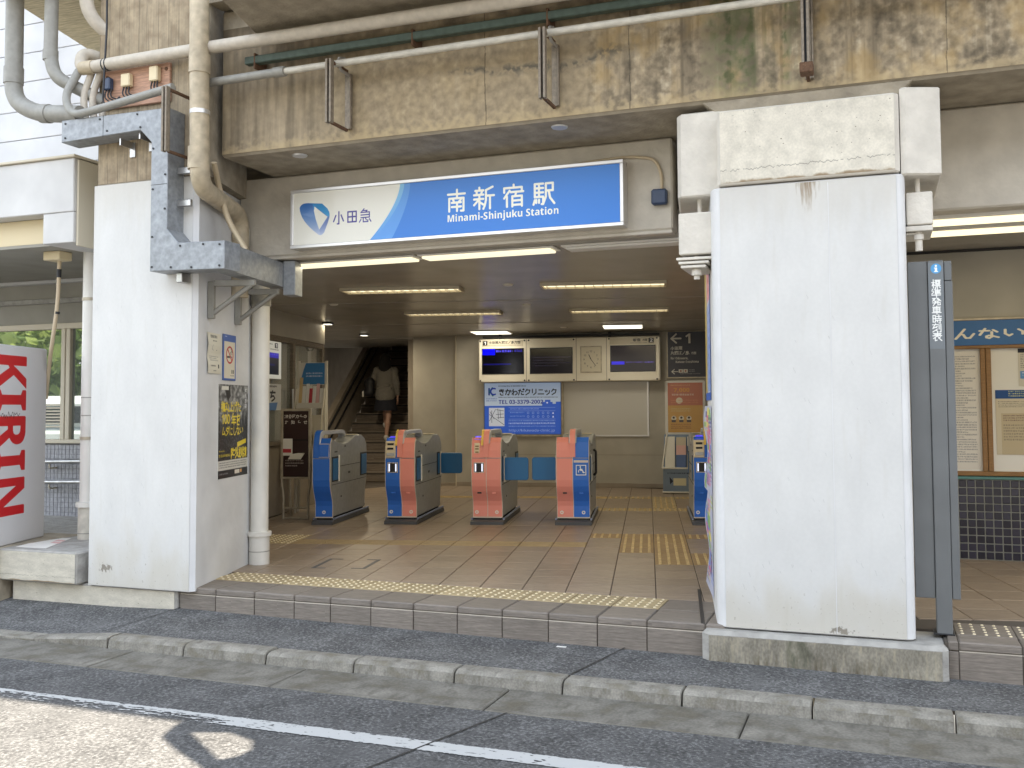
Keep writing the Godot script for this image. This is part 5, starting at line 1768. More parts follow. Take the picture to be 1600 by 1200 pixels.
# ---------------------------------------------------------------- the station sign
func station_sign() -> void:
	var s := thing("station_sign", "long blue and white station name sign on the lintel", "sign")
	var x0 := -4.368
	var x1 := -1.655
	var y0 := 2.558
	var y1 := 3.027
	var fr := mb()
	for q in [[x0, y0, x1, y0 + 0.028], [x0, y1 - 0.028, x1, y1], [x0, y0 + 0.028, x0 + 0.028, y1 - 0.028], [x1 - 0.028, y0 + 0.028, x1, y1 - 0.028]]:
		fr.box(v3(q[0], q[1], -6.605), v3(q[2], q[3], -6.492), 0.004)
	part("frame", fr, M.alu, s)
	var ppm := 620.0
	var w := int((x1 - x0 - 0.056) * ppm)
	var h := int((y1 - y0 - 0.056) * ppm)
	var cv := Cv.new(w, h, lin(0.024, 0.20, 0.66))
	var fx := func(x: float) -> float: return (x - x0 - 0.028) * ppm
	var fy := func(y: float) -> float: return (y1 - 0.028 - y) * ppm
	# white field with its curved edge, pale blue fringe, mid blue fringe
	var arc := func(xt: float, xb: float, bulge: float) -> PackedVector2Array:
		var p := PackedVector2Array([Vector2(0, 0)])
		for i in 25:
			var t := i / 24.0
			p.push_back(Vector2(lerpf(fx.call(xt), fx.call(xb), pow(t, 1.5)) + bulge * sin(t * PI) * 1.0, t * h))
		p.push_back(Vector2(0, h))
		return p
	cv.poly(arc.call(-3.315, -3.47, 3.0), lin(0.085, 0.30, 0.72), lin(0.10, 0.33, 0.78))
	cv.poly(arc.call(-3.365, -3.63, 6.0), lin(0.22, 0.52, 0.78), lin(0.09, 0.32, 0.76))
	cv.poly(arc.call(-3.40, -3.66, 4.0), lin(0.80, 0.79, 0.70))
	# emblem: rounded triangle ribbon
	var em := func(x: float, y: float) -> Vector2: return Vector2(fx.call(-4.287 + x * 0.272), fy.call(2.915 - y * 0.262))
	var outer := PackedVector2Array()
	var seg := [[Vector2(0.0, 0.13), Vector2(0.04, -0.02), Vector2(0.28, 0.0)], [Vector2(0.28, 0.0), Vector2(0.75, 0.06), Vector2(0.92, 0.22)], [Vector2(0.92, 0.22), Vector2(1.06, 0.36), Vector2(0.97, 0.56)], [Vector2(0.97, 0.56), Vector2(0.88, 0.80), Vector2(0.82, 0.92)], [Vector2(0.82, 0.92), Vector2(0.72, 1.06), Vector2(0.60, 0.95)], [Vector2(0.60, 0.95), Vector2(0.02, 0.52), Vector2(0.0, 0.13)]]
	for q in seg:
		for i in 8:
			var t := i / 8.0
			var pt: Vector2 = q[0].lerp(q[1], t).lerp(q[1].lerp(q[2], t), t)
			outer.push_back(em.call(pt.x, pt.y))
	cv.poly(outer, lin(0.03, 0.13, 0.40), lin(0.50, 0.56, 0.72))
	cv.poly(PackedVector2Array([em.call(0.28, 0.0), em.call(0.75, 0.05), em.call(0.93, 0.21), em.call(1.0, 0.36), em.call(0.97, 0.46), em.call(0.50, 0.12), em.call(0.47, 0.22), em.call(0.44, 0.05)]), lin(0.03, 0.22, 0.50), lin(0.07, 0.34, 0.62))
	cv.poly(PackedVector2Array([em.call(0.98, 0.44), em.call(0.95, 0.62), em.call(0.82, 0.93), em.call(0.70, 0.98), em.call(0.66, 0.83)]), lin(0.10, 0.15, 0.38), lin(0.42, 0.50, 0.70))
	cv.poly(PackedVector2Array([em.call(0.50, 0.12), em.call(0.93, 0.46), em.call(0.66, 0.83), em.call(0.54, 0.50), em.call(0.48, 0.25)]), lin(0.80, 0.79, 0.70))
	var navy := lin(0.045, 0.035, 0.24)
	var gx: float = fx.call(-3.985)
	for i in 3:
		cv.kana(GLYPHS, "小田急"[i], fx.call([-3.985, -3.865, -3.75][i]), fy.call(2.832), 0.100 * ppm, 7.0 if i < 2 else 5.5, navy)
	var wh := Color(0.97, 0.96, 0.90)
	for i in 4:
		cv.kana(GLYPHS, "南新宿駅"[i], fx.call([-3.012, -2.79, -2.562, -2.325][i]), fy.call(2.915), 0.158 * ppm, 10.5, wh)
	cv.latin("Minami-Shinjuku Station", fx.call(-3.005), fy.call(2.678), 0.052 * ppm, wh, true, 1.02)
	var m := print_mat(cv.tex(), 0.28)
	m.clearcoat_enabled = true
	m.clearcoat = 0.3
	m.metallic_specular = 0.35
	m.clearcoat_roughness = 0.03
	part("sign_face", mb().pic(x0 + 0.028, y0 + 0.028, x1 - 0.028, y1 - 0.028, -6.503), m, s)


# ---------------------------------------------------------------- ticket gates
const GATE_FRONT := [Vector2(-0.10, 0.085), Vector2(-0.10, 0.21), Vector2(-0.088, 0.27), Vector2(-0.06, 0.33), Vector2(-0.03, 0.385), Vector2(-0.01, 0.435), Vector2(0.0, 0.50), Vector2(0.0, 0.735)]
const GATE_TOP := [Vector2(0.0, 0.742), Vector2(-0.004, 0.82), Vector2(-0.018, 0.90), Vector2(-0.055, 0.945)]


func gate_solid(poly: Array, x0: float, x1: float, b := 0.004) -> MB:
	var g := mb()
	g.xf = Transform3D(Basis(Vector3.BACK, Vector3.UP, Vector3.LEFT), Vector3.ZERO)
	g.prism(PackedVector2Array(poly), -x1, -x0, b)
	g.xf = Transform3D.IDENTITY
	return g


func gate_shell(curve: Array, x0: float, x1: float, t0: float, t1: float) -> MB:
	var outer := []
	var inner := []
	for i in curve.size():
		var d: Vector2 = (curve[mini(i + 1, curve.size() - 1)] - curve[maxi(i - 1, 0)]).normalized()
		var nn := Vector2(d.y, -d.x)
		outer.append(curve[i] + nn * t1)
		inner.push_front(curve[i] + nn * t0)
	return gate_solid(outer + inner, x0, x1, 0.0)


func rounded_rect(x0: float, y0: float, x1: float, y1: float, r: float) -> PackedVector2Array:
	var p := PackedVector2Array()
	for c in [[x1 - r, y1 - r, 0.0], [x0 + r, y1 - r, 90.0], [x0 + r, y0 + r, 180.0], [x1 - r, y0 + r, 270.0]]:
		for k in 5:
			var a := deg_to_rad(c[2] + k * 22.5)
			p.push_back(Vector2(c[0] + cos(a) * r, c[1] + sin(a) * r))
	return p


func make_gate(label: String, where: Transform3D, wd: float, lc: String, rc: String, reader: bool, flap: String) -> Node3D:
	var o := thing("ticket_gate", label, "ticket gate", "row of automatic ticket gates", where)
	var h := wd / 2.0
	var body := []
	for p in GATE_FRONT + GATE_TOP:
		body.append(p + Vector2(0.02, 0))
	body += [Vector2(-0.14, 0.935), Vector2(-0.28, 0.905), Vector2(-0.45, 0.89), Vector2(-0.62, 0.90), Vector2(-0.78, 0.94), Vector2(-0.90, 0.972), Vector2(-1.16, 0.975), Vector2(-1.29, 0.93), Vector2(-1.365, 0.86), Vector2(-1.38, 0.74), Vector2(-1.38, 0.50), Vector2(-1.37, 0.44), Vector2(-1.33, 0.33), Vector2(-1.30, 0.21), Vector2(-1.30, 0.085)]
	part("body", gate_solid(body, -h, h, 0.006), M.gate_grey, o)
	part("plinth", gate_solid([Vector2(0.0, 0.0), Vector2(0.0, 0.035), Vector2(-0.04, 0.05), Vector2(-1.40, 0.05), Vector2(-1.44, 0.035), Vector2(-1.44, 0.0)], -h - 0.02, h + 0.02, 0.004), M.gate_base, o)
	part("foot", gate_solid([Vector2(-0.07, 0.051), Vector2(-0.07, 0.084), Vector2(-1.28, 0.084), Vector2(-1.28, 0.051)], -h + 0.02, h - 0.02, 0.0), M.black, o)
	for s in [-1.0, 1.0]:
		part("foot_rail", mb().tube([v3(s * (h + 0.012), 0.062, -0.06), v3(s * (h + 0.012), 0.062, -1.40)], 0.012, 8), M.gate_rail, o)
	# coloured front: lower panels, upper panels, pale edges
	var halves := [[-h + 0.006, -0.004, lc], [0.004, h - 0.006, rc]] if wd > 0.25 else [[-h + 0.006, h - 0.006, lc]]
	for q in halves:
		part("lower_front", gate_shell(GATE_FRONT, q[0], q[1], 0.0205, 0.032), M["gate_" + q[2]], o)
		part("upper_front", gate_shell(GATE_TOP, q[0], q[1], 0.0205, 0.032), M["gate_" + q[2]], o)
	var edges := [-h, h - 0.0055, -0.0035] if wd > 0.25 else [-h, h - 0.0055]
	for x in edges:
		part("edge_trim", gate_shell(GATE_FRONT + GATE_TOP, x, x + 0.0055 if x != -0.0035 else 0.0035, 0.0205, 0.0335), M.gate_trim, o)
	part("foot_trim", gate_shell([Vector2(-0.10, 0.072), Vector2(-0.10, 0.084)], -h, h, 0.0205, 0.035), M.gate_trim, o)
	if wd < 0.25:
		part("panel_frame", gate_shell([Vector2(0.0, 0.75), Vector2(-0.004, 0.82), Vector2(-0.018, 0.90)], -h + 0.03, h - 0.012, 0.0325, 0.0345), M.gate_trim, o)
		part("panel_inlay", gate_shell([Vector2(0.0, 0.757), Vector2(-0.004, 0.82), Vector2(-0.016, 0.892)], -h + 0.036, h - 0.018, 0.035, 0.037), M.gate_blue, o)
	# carrying arch with its coloured front end
	var hx := 0.0 if wd > 0.25 else -h + 0.045
	part("top_arch", gate_solid([Vector2(0.03, 0.90), Vector2(0.0, 0.99), Vector2(-0.03, 1.028), Vector2(-0.075, 1.045), Vector2(-0.80, 1.045), Vector2(-0.86, 1.03), Vector2(-0.90, 0.99), Vector2(-0.92, 0.955), Vector2(-0.86, 0.955), Vector2(-0.845, 0.985), Vector2(-0.80, 1.0), Vector2(-0.13, 1.0), Vector2(-0.09, 0.985), Vector2(-0.065, 0.94)], hx - 0.042, hx + 0.042, 0.006), M.gate_pale, o)
	part("arch_front", gate_solid([Vector2(0.040, 0.75), Vector2(0.038, 0.90), Vector2(0.008, 0.995), Vector2(-0.025, 1.036), Vector2(-0.075, 1.054), Vector2(-0.12, 1.054), Vector2(-0.075, 1.046), Vector2(-0.03, 1.029), Vector2(0.001, 0.99), Vector2(0.031, 0.895), Vector2(0.033, 0.75)], hx - 0.03, hx + 0.03, 0.0), M["gate_" + (lc if lc == rc else "pink")], o)
	# raised reader hood between arch and rear hump
	part("rear_plate", mb().box(v3(-h + 0.03, 0.9765, -1.10), v3(h - 0.03, 0.984, -0.90), 0.003), M.cream_edge, o)
	# side panels, folded flaps, seams, locks
	for s in [-1.0, 1.0]:
		var xa := minf(s * (h + 0.0005), s * (h + 0.004))
		var xb := maxf(s * (h + 0.0005), s * (h + 0.004))
		part("flap_slot", mb().box(v3(xa, 0.475, -0.26), v3(xb, 0.755, -0.03)), M.black, o)
		part("flap_slot", mb().box(v3(xa, 0.475, -1.36), v3(xb, 0.755, -1.10)), M.black, o)
		part("folded_flap", mb().box(v3(xa + (0.002 if s > 0 else -0.004), 0.49, -0.235), v3(xb + (0.004 if s > 0 else -0.002), 0.735, -0.05), 0.002), M.gate_flap, o)
		part("folded_flap", mb().box(v3(xa + (0.002 if s > 0 else -0.004), 0.49, -1.35), v3(xb + (0.004 if s > 0 else -0.002), 0.735, -1.14), 0.002), M.gate_flap, o)
		part("flap_post", mb().box(v3(xa, 0.47, -0.268), v3(xb + (0.012 if s > 0 else 0.0), 0.765, -0.245), 0.002), M.paper, o)
		for q in [[0.44, -1.34, -0.03], [0.635, -1.09, -0.28]]:
			part("panel_seam", mb().box(v3(xa, q[0], q[1]), v3(xb - (0.002 if s > 0 else -0.0), q[0] + 0.005, q[2])), M.rubber, o)
		for q in [[0.86, -0.50], [0.29, -0.36]]:
			part("lock", mb().cyl(v3(s * h, q[0], q[1]), v3(s * (h + 0.004), q[0], q[1]), 0.011, 10), M.black, o)
		part("vent_grille", mb().box(v3(xa, 0.80, -0.22), v3(xb - (0.002 if s > 0 else 0.0), 0.815, -0.12)), M.gate_base, o)
		part("name_plate", mb().box(v3(xa, 0.535, -0.70), v3(xb - (0.002 if s > 0 else 0.0), 0.56, -0.62)), M.gate_base, o)
	# small marks low on the front
	for q in halves:
		var xm: float = (q[0] + q[1]) / 2.0 + (0.0 if wd < 0.25 else (-0.04 if q[0] < -0.01 else 0.02))
		part("round_mark", mb().at(Transform3D(Basis(Vector3.RIGHT, PI / 2), v3(xm, 0.135, -0.0675))).lathe([Vector2(0.020, 0.0), Vector2(0.020, 0.003), Vector2(0.009, 0.003), Vector2(0.009, 0.0)], 14), M.paper, o)
		if wd > 0.25:
			part("small_slot", mb().box(v3((q[0] + q[1]) / 2.0 - 0.022, 0.345, -0.032), v3((q[0] + q[1]) / 2.0 + 0.022, 0.362, -0.005)), M.black if q[0] < 0 and lc == "pink" else M["gate_" + q[2]], o)
	if reader:
		if lc == "blue":
			var rd := part("reader", gate_solid([Vector2(0.036, 0.745), Vector2(0.040, 0.86), Vector2(0.010, 0.925), Vector2(-0.09, 0.972), Vector2(-0.13, 0.972), Vector2(-0.13, 0.75)], -h + 0.004, -0.05, 0.006), M.gate_reader, o)
			for y in [0.885, 0.835]:
				part("reader_slot", mb().box(v3(-h + 0.028, y, 0.018 if y > 0.85 else 0.03), v3(-0.072, y + 0.022, 0.036 if y > 0.85 else 0.043)), M.black, rd)
			part("reader_lip", mb().box(v3(-h + 0.02, 0.765, 0.03), v3(-0.06, 0.80, 0.05), 0.004), M.gate_pale, rd)
		else:
			part("sticker", gate_shell([Vector2(-0.002, 0.79), Vector2(-0.006, 0.83), Vector2(-0.018, 0.90)], -h + 0.035, -0.075, 0.033, 0.035), M.gate_reader, o)
			for y in [0.80, 0.835, 0.865]:
				part("sticker_print", mb().box(v3(-h + 0.045, y, 0.026), v3(-0.085, y + 0.012, 0.0345 - (0.005 if y > 0.86 else 0.0))), M.wood_frame, o)
		part("reader_screen", gate_solid([Vector2(-0.012, 0.945), Vector2(-0.085, 0.981), Vector2(-0.09, 0.975), Vector2(-0.012, 0.938)], -h + 0.03, -0.06, 0.0), M.screen_violet, o)
		part("yellow_strip", gate_solid([Vector2(0.046, 0.88), Vector2(0.016, 0.985), Vector2(-0.02, 1.04), Vector2(-0.055, 1.056), Vector2(-0.06, 1.046), Vector2(-0.028, 1.028), Vector2(0.004, 0.98), Vector2(0.034, 0.88)], -0.055, -0.0315, 0.002), M.gate_yellow, o)
		var tw := part("ticket_window", mb().box(v3(-h + 0.035, 0.585, 0.03), v3(-0.03, 0.685, 0.036), 0.003), M.black, o)
		for x in [-h + 0.042, -0.052]:
			part("led_bar", mb().box(v3(x, 0.592, 0.0365), v3(x + 0.014, 0.678, 0.0385)), M.led_white, tw)
		part("window_rim", mb().box(v3(-h + 0.028, 0.578, 0.0305), v3(-0.023, 0.692, 0.0335), 0.002), M.gate_trim, tw)
	# open flaps
	if flap != "":
		var zf := -0.13 if flap != "rear" else -1.27
		var sx := -1.0 if flap == "left" else 1.0
		var f := mb()
		f.prism(rounded_rect(minf(sx * (h + 0.005), sx * (h + 0.285)), 0.485, maxf(sx * (h + 0.005), sx * (h + 0.285)), 0.74, 0.03), zf - 0.012, zf + 0.012, 0.005)
		var fp := part("open_flap", f, M.gate_flap, o)
		part("flap_hinge", mb().cyl(v3(sx * (h + 0.012), 0.47, zf), v3(sx * (h + 0.012), 0.755, zf), 0.014, 10), M.gate_trim, fp)
	return o


func gates() -> void:
	make_gate("narrow all-blue ticket gate, leftmost, beside the notice stand", HALL * turned(-3.625, 0, -10.50), 0.205, "blue", "blue", false, "")
	var g2 := make_gate("ticket gate with blue left and pink right front and card reader", HALL * turned(-2.757, 0, -10.615), 0.34, "blue", "pink", true, "rear")
	make_gate("ticket gate with all-pink front and a ticket window", HALL * turned(-1.787, 0, -10.645), 0.335, "pink", "pink", true, "right")
	var g4 := make_gate("ticket gate with pink left and blue right front, wheelchair sign on it", HALL * turned(-0.83, 0, -10.67), 0.365, "pink", "blue", false, "left")
	make_gate("ticket gate half hidden behind the right pillar, blue front and reader", HALL * turned(0.655, 0, -10.77), 0.34, "blue", "blue", true, "")
	# wheelchair sign on the fourth gate
	var cv := Cv.new(128, 128, lin(0.03, 0.14, 0.52))
	var wh := Color(0.93, 0.93, 0.9)
	for q in [[6, 6, 122, 14], [6, 114, 122, 122], [6, 6, 14, 122], [114, 6, 122, 122]]:
		cv.rect(q[0], q[1], q[2], q[3], wh)
	cv.disc(Vector2(56, 28), 8, wh)
	cv.path([Vector2(57, 40), Vector2(59, 68), Vector2(82, 69), Vector2(92, 94), Vector2(102, 90)], 9, wh)
	cv.path([Vector2(58, 52), Vector2(78, 53)], 7, wh)
	for i in 22:
		var a := deg_to_rad(70 + i * 10.0)
		var b := deg_to_rad(80 + i * 10.0)
		cv.line(Vector2(60, 80) + Vector2(sin(a + PI), cos(a)) * 24, Vector2(60, 80) + Vector2(sin(b + PI), cos(b)) * 24, 7, wh)
	part("wheelchair_sign", mb().pic(0.03, 0.545, 0.155, 0.67, 0.0345), print_mat(cv.tex()), g4)
	part("pale_band", mb().box(v3(0.012, 0.69, 0.030), v3(0.17, 0.715, 0.0345), 0.001), M.gate_trim, g4)
	part("side_bar", mb().tube(rounded([v3(0.185, 0.80, -0.75), v3(0.215, 0.78, -0.75), v3(0.215, 0.52, -0.75), v3(0.185, 0.50, -0.75)], 0.03), 0.014, 8), M.black, g4)


# ---------------------------------------------------------------- stands in the hall
func hall_furniture() -> void:
	# notice stand
	var s := thing("notice_stand", "metal notice stand with a dark maroon board, left of the gates", "notice stand", "", HALL * turned(-4.135, 0, -11.05))
	var fr := mb()
	for q in [[-0.185, 0.47, -0.155, 1.30], [0.155, 0.47, 0.185, 1.30], [-0.155, 1.27, 0.155, 1.30], [-0.155, 0.47, 0.155, 0.495]]:
		fr.box(v3(q[0], q[1], -0.02), v3(q[2], q[3], 0.02), 0.004)
	part("frame", fr, M.alu_warm, s)
	var cv := Cv.new(372, 930, lin(0.035, 0.015, 0.014))
	var wh := Color(0.92, 0.9, 0.86)
	cv.kana(GLYPHS, "渋谷区からの", 18, 50, 48, 6.5, wh, 1.16)
	cv.kana(GLYPHS, "お知らせ", 22, 132, 50, 6.5, wh, 1.85)
	cv.small_print(30, 690, 300, 800, 3, wh, 4, 0.9)
	cv.rect(150, 400, 372, 420, Color(0.03, 0.02, 0.02))
	part("board", mb().box(v3(-0.154, 0.496, -0.012), v3(0.154, 1.269, 0.006)), M.board_maroon, s)
	part("board_print", mb().pic(-0.154, 0.496, 0.154, 1.269, 0.0065), print_mat(cv.tex(), 0.3), s)
	part("leaflet", mb().at(Transform3D(Basis.IDENTITY, v3(-0.105, 0.845, 0.012))).box(v3(-0.066, -0.10, 0), v3(0.066, 0.10, 0.004)), M.paper, s)
	part("leaflet_print", mb().at(Transform3D(Basis.IDENTITY, v3(-0.105, 0.80, 0.0165))).box(v3(-0.05, -0.02, 0), v3(0.05, 0.025, 0.001)), M.paper_red, s)
	part("leaflet", mb().at(Transform3D(Basis(Vector3.RIGHT, -0.9).rotated(Vector3.UP, -0.2), v3(0.02, 0.735, 0.05))).box(v3(-0.085, -0.05, 0), v3(0.085, 0.06, 0.004)), M.paper, s)
	for x in [-0.17, 0.17]:
		part("leg", mb().tube(rounded([v3(x, 0.47, 0), v3(x, 0.38, 0.0), v3(x - signf(x) * 0.02, 0.28, 0.0), v3(x - signf(x) * 0.02, 0.0, 0.0)], 0.05), 0.016, 8), M.alu_warm, s)
		part("leg", mb().tube([v3(x, 1.2, -0.02), v3(x * 1.1, 0.0, -0.36)], 0.014, 8), M.alu_warm, s)
	for y in [0.13, 0.012]:
		part("foot_bar", mb().cyl(v3(-0.15, y, 0), v3(0.15, y, 0), 0.013, 8), M.alu_warm, s)
	for x in [-0.07, 0.04]:
		part("upright", mb().cyl(v3(x, 0.13, 0), v3(x, 0.47, 0), 0.009, 8), M.alu_warm, s)
	# leaflet rack with a blue header
	var r := thing("leaflet_rack", "cream A-frame leaflet rack with a blue header panel, left", "leaflet rack", "", HALL * turned(-4.22, 0, -11.75))
	for x in [-0.19, 0.17]:
		part("side_post", mb().box(v3(x, 0.0, -0.10), v3(x + 0.03, 1.90, -0.07), 0.003), M.rack_cream, r)
		part("side_leg", mb().tube([v3(x + 0.015, 1.60, -0.06), v3(x + 0.10, 0.02, 0.26)], 0.016, 6), M.rack_cream, r)
		part("side_plate", gate_solid([Vector2(-0.07, 1.55), Vector2(-0.01, 1.55), Vector2(0.20, 0.80), Vector2(-0.07, 0.80)], x + 0.004, x + 0.016, 0.0), M.rack_cream, r)
	cv = Cv.new(256, 200, lin(0.04, 0.20, 0.45))
	cv.poly(PackedVector2Array([Vector2(0, 0), Vector2(60, 0), Vector2(36, 60), Vector2(8, 150), Vector2(0, 150)]), Color(0.85, 0.83, 0.78))
	cv.small_print(60, 90, 232, 142, 2, Color(0.9, 0.9, 0.95), 8, 1.0)
	part("header", mb().box(v3(-0.16, 1.60, -0.09), v3(0.17, 1.88, -0.075)), M.rack_cream, r)
	part("header_print", mb().pic(-0.155, 1.605, 0.165, 1.875, -0.0745), print_mat(cv.tex()), r)
	part("pocket", mb().box(v3(-0.16, 1.30, -0.07), v3(0.17, 1.33, 0.05), 0.003), M.rack_cream, r)
	part("pocket_front", mb().box(v3(-0.16, 1.33, 0.035), v3(0.17, 1.37, 0.045), 0.002), M.rack_cream, r)
	var kd := [M.paper_tan, M.paper, M.paper, M.paper_red, M.paper, M.paper_pink, M.paper]
	for k in 7:
		var x0 := -0.15 + k * 0.045
		part("leaflet", mb().at(Transform3D(Basis(Vector3.RIGHT, -0.18), v3(x0, 1.335, 0.0 + 0.004 * (k % 2)))).box(v3(0, 0, 0), v3(0.04, 0.36 if k == 0 else 0.22 + 0.03 * (k % 3), 0.008), 0.001), kd[k], r)
	part("shelf", mb().box(v3(-0.16, 0.90, -0.07), v3(0.20, 0.925, 0.14), 0.003), M.rack_cream, r)
	part("shelf_front", gate_solid([Vector2(0.06, 1.22), Vector2(0.075, 1.22), Vector2(0.175, 0.93), Vector2(0.16, 0.93)], -0.15, 0.19, 0.0), M.cream_edge, r)
	# departure panel behind the office window and papers on the wall
	var p := HALL * Transform3D(Basis(Vector3.UP, PI / 2), v3(-4.505, 0, -11.0))
	var d := thing("office_screen", "white departure panel with blue screen at the office window", "screen", "", p)
	cv = Cv.new(200, 380, Color(0.82, 0.82, 0.78))
	cv.small_print(10, 24, 90, 44, 1, Color(0.1, 0.1, 0.1), 3, 1.0)
	cv.rect(118, 14, 158, 66, Color(0.03, 0.03, 0.03))
	cv.latin("1", 130, 58, 36, Color(0.9, 0.9, 0.9))
	cv.small_print(10, 76, 170, 100, 1, Color(0.3, 0.3, 0.3), 5, 1.0)
	cv.rect(0, 116, 170, 340, Color(0.10, 0.10, 0.13))
	cv.rect(0, 116, 170, 168, Color(0.10, 0.06, 0.75))
	cv.small_print(30, 126, 160, 160, 1, Color(0.35, 0.32, 0.95), 6, 1.0)
	cv.rect(10, 230, 120, 250, Color(0.10, 0.09, 0.35))
	part("case", mb().box(v3(-0.02, 1.66, -0.05), v3(0.50, 2.12, 0.004), 0.004), M.paper, d)
	var em := print_mat(cv.tex(), 0.3)
	em.emission_enabled = true
	em.emission_texture = cv.tex()
	em.emission_operator = BaseMaterial3D.EMISSION_OP_MULTIPLY
	em.emission = Color.WHITE
	em.emission_energy_multiplier = 0.09
	part("screen_face", mb().pic(-0.015, 1.665, 0.495, 2.115, 0.0055), em, d)
	cv = Cv.new(160, 160, Color(0.84, 0.85, 0.86))
	cv.small_print(16, 10, 110, 30, 1, Color(0.15, 0.15, 0.2), 9, 1.0)
	cv.kana(GLYPHS, "ち", 30, 40, 64, 11, Color(0.1, 0.1, 0.16))
	cv.poly(PackedVector2Array([Vector2(20, 116), Vector2(120, 112), Vector2(100, 160), Vector2(20, 160)]), Color(0.35, 0.52, 0.75))
	solo("wall_poster", mb().pic(0.05, 1.28, 0.48, 1.60, 0.012), print_mat(cv.tex()), "pale poster with one large kana character beside the notice stand", "poster", "", p)
	var vs := thing("narrow_wall_sign", "narrow white upright sign on the wall behind the cream downpipe", "sign", "", HALL * Transform3D(Basis(Vector3.UP, PI / 2), v3(-4.44, 0, -10.78)))
	part("panel", mb().box(v3(-0.12, 0.93, -0.06), v3(0.10, 2.44, 0.0), 0.006), M.paper, vs)
	part("arrow_mark", mb().box(v3(-0.02, 2.14, 0.0005), v3(0.06, 2.21, 0.002)), M.black, vs)
	part("round_mark", mb().at(Transform3D(Basis(Vector3.RIGHT, PI / 2), v3(0.01, 2.34, 0.0005))).lathe([Vector2(0.0, 0.0015), Vector2(0.05, 0.0015), Vector2(0.05, 0.0)], 16), M.black, vs)
	part("blue_band", mb().box(v3(-0.10, 1.30, 0.0005), v3(0.09, 1.62, 0.002)), M.paper_blue, vs)
	part("fine_print", mb().box(v3(-0.08, 0.98, 0.0005), v3(0.07, 1.10, 0.002)), M.cream_edge, vs)
	# brochure stand beside the fifth gate
	var b := thing("brochure_stand", "blue-grey brochure stand against the back wall, right of the gates", "brochure stand", "", HALL * turned(0.21, 0, -14.62, -4.0))
	part("box", mb().box(v3(0, 0.03, -0.25), v3(0.53, 0.37, 0.0), 0.006), M.rack_blue, b)
	part("rim", mb().box(v3(-0.012, 0.368, -0.26), v3(0.54, 0.39, 0.012), 0.004), M.paper, b)
	part("foot_rim", mb().box(v3(-0.01, 0.012, -0.25), v3(0.54, 0.035, 0.01), 0.004), M.paper, b)
	for x in [-0.01, 0.53]:
		part("side_arm", mb().tube([v3(x, 0.38, 0.0), v3(x + 0.07, 0.90, -0.16)], 0.012, 6), M.paper, b)
	cv = Cv.new(260, 170, lin(0.20, 0.27, 0.38))
	cv.small_print(24, 24, 230, 44, 1, Color(0.15, 0.2, 0.3), 12, 1.0)
	cv.rect(70, 70, 170, 130, Color(0.85, 0.82, 0.70))
	cv.poly(PackedVector2Array([Vector2(40, 60), Vector2(70, 95), Vector2(44, 120)]), Color(0.08, 0.12, 0.22))
	part("box_print", mb().pic(0.02, 0.05, 0.51, 0.36, 0.001), print_mat(cv.tex()), b)
	part("back_plate", mb().at(Transform3D(Basis(Vector3.RIGHT, -0.3), v3(0, 0.38, -0.06))).box(v3(0.01, 0, -0.02), v3(0.53, 0.52, 0), 0.003), M.rack_blue, b)
	var cols := [M.paper, M.paper_blue, M.paper_tan, M.paper, M.paper_pink, M.paper_blue, M.paper, M.cream_edge, M.paper]
	for k in 9:
		part("brochure", mb().at(Transform3D(Basis(Vector3.RIGHT, -0.28), v3(0.03 + (k % 3) * 0.165, 0.39 + (k / 3) * 0.13, -0.03 - (k / 3) * 0.04))).box(v3(0, 0, 0), v3(0.145, 0.20 - 0.01 * (k % 2), 0.012), 0.002), cols[k], b)


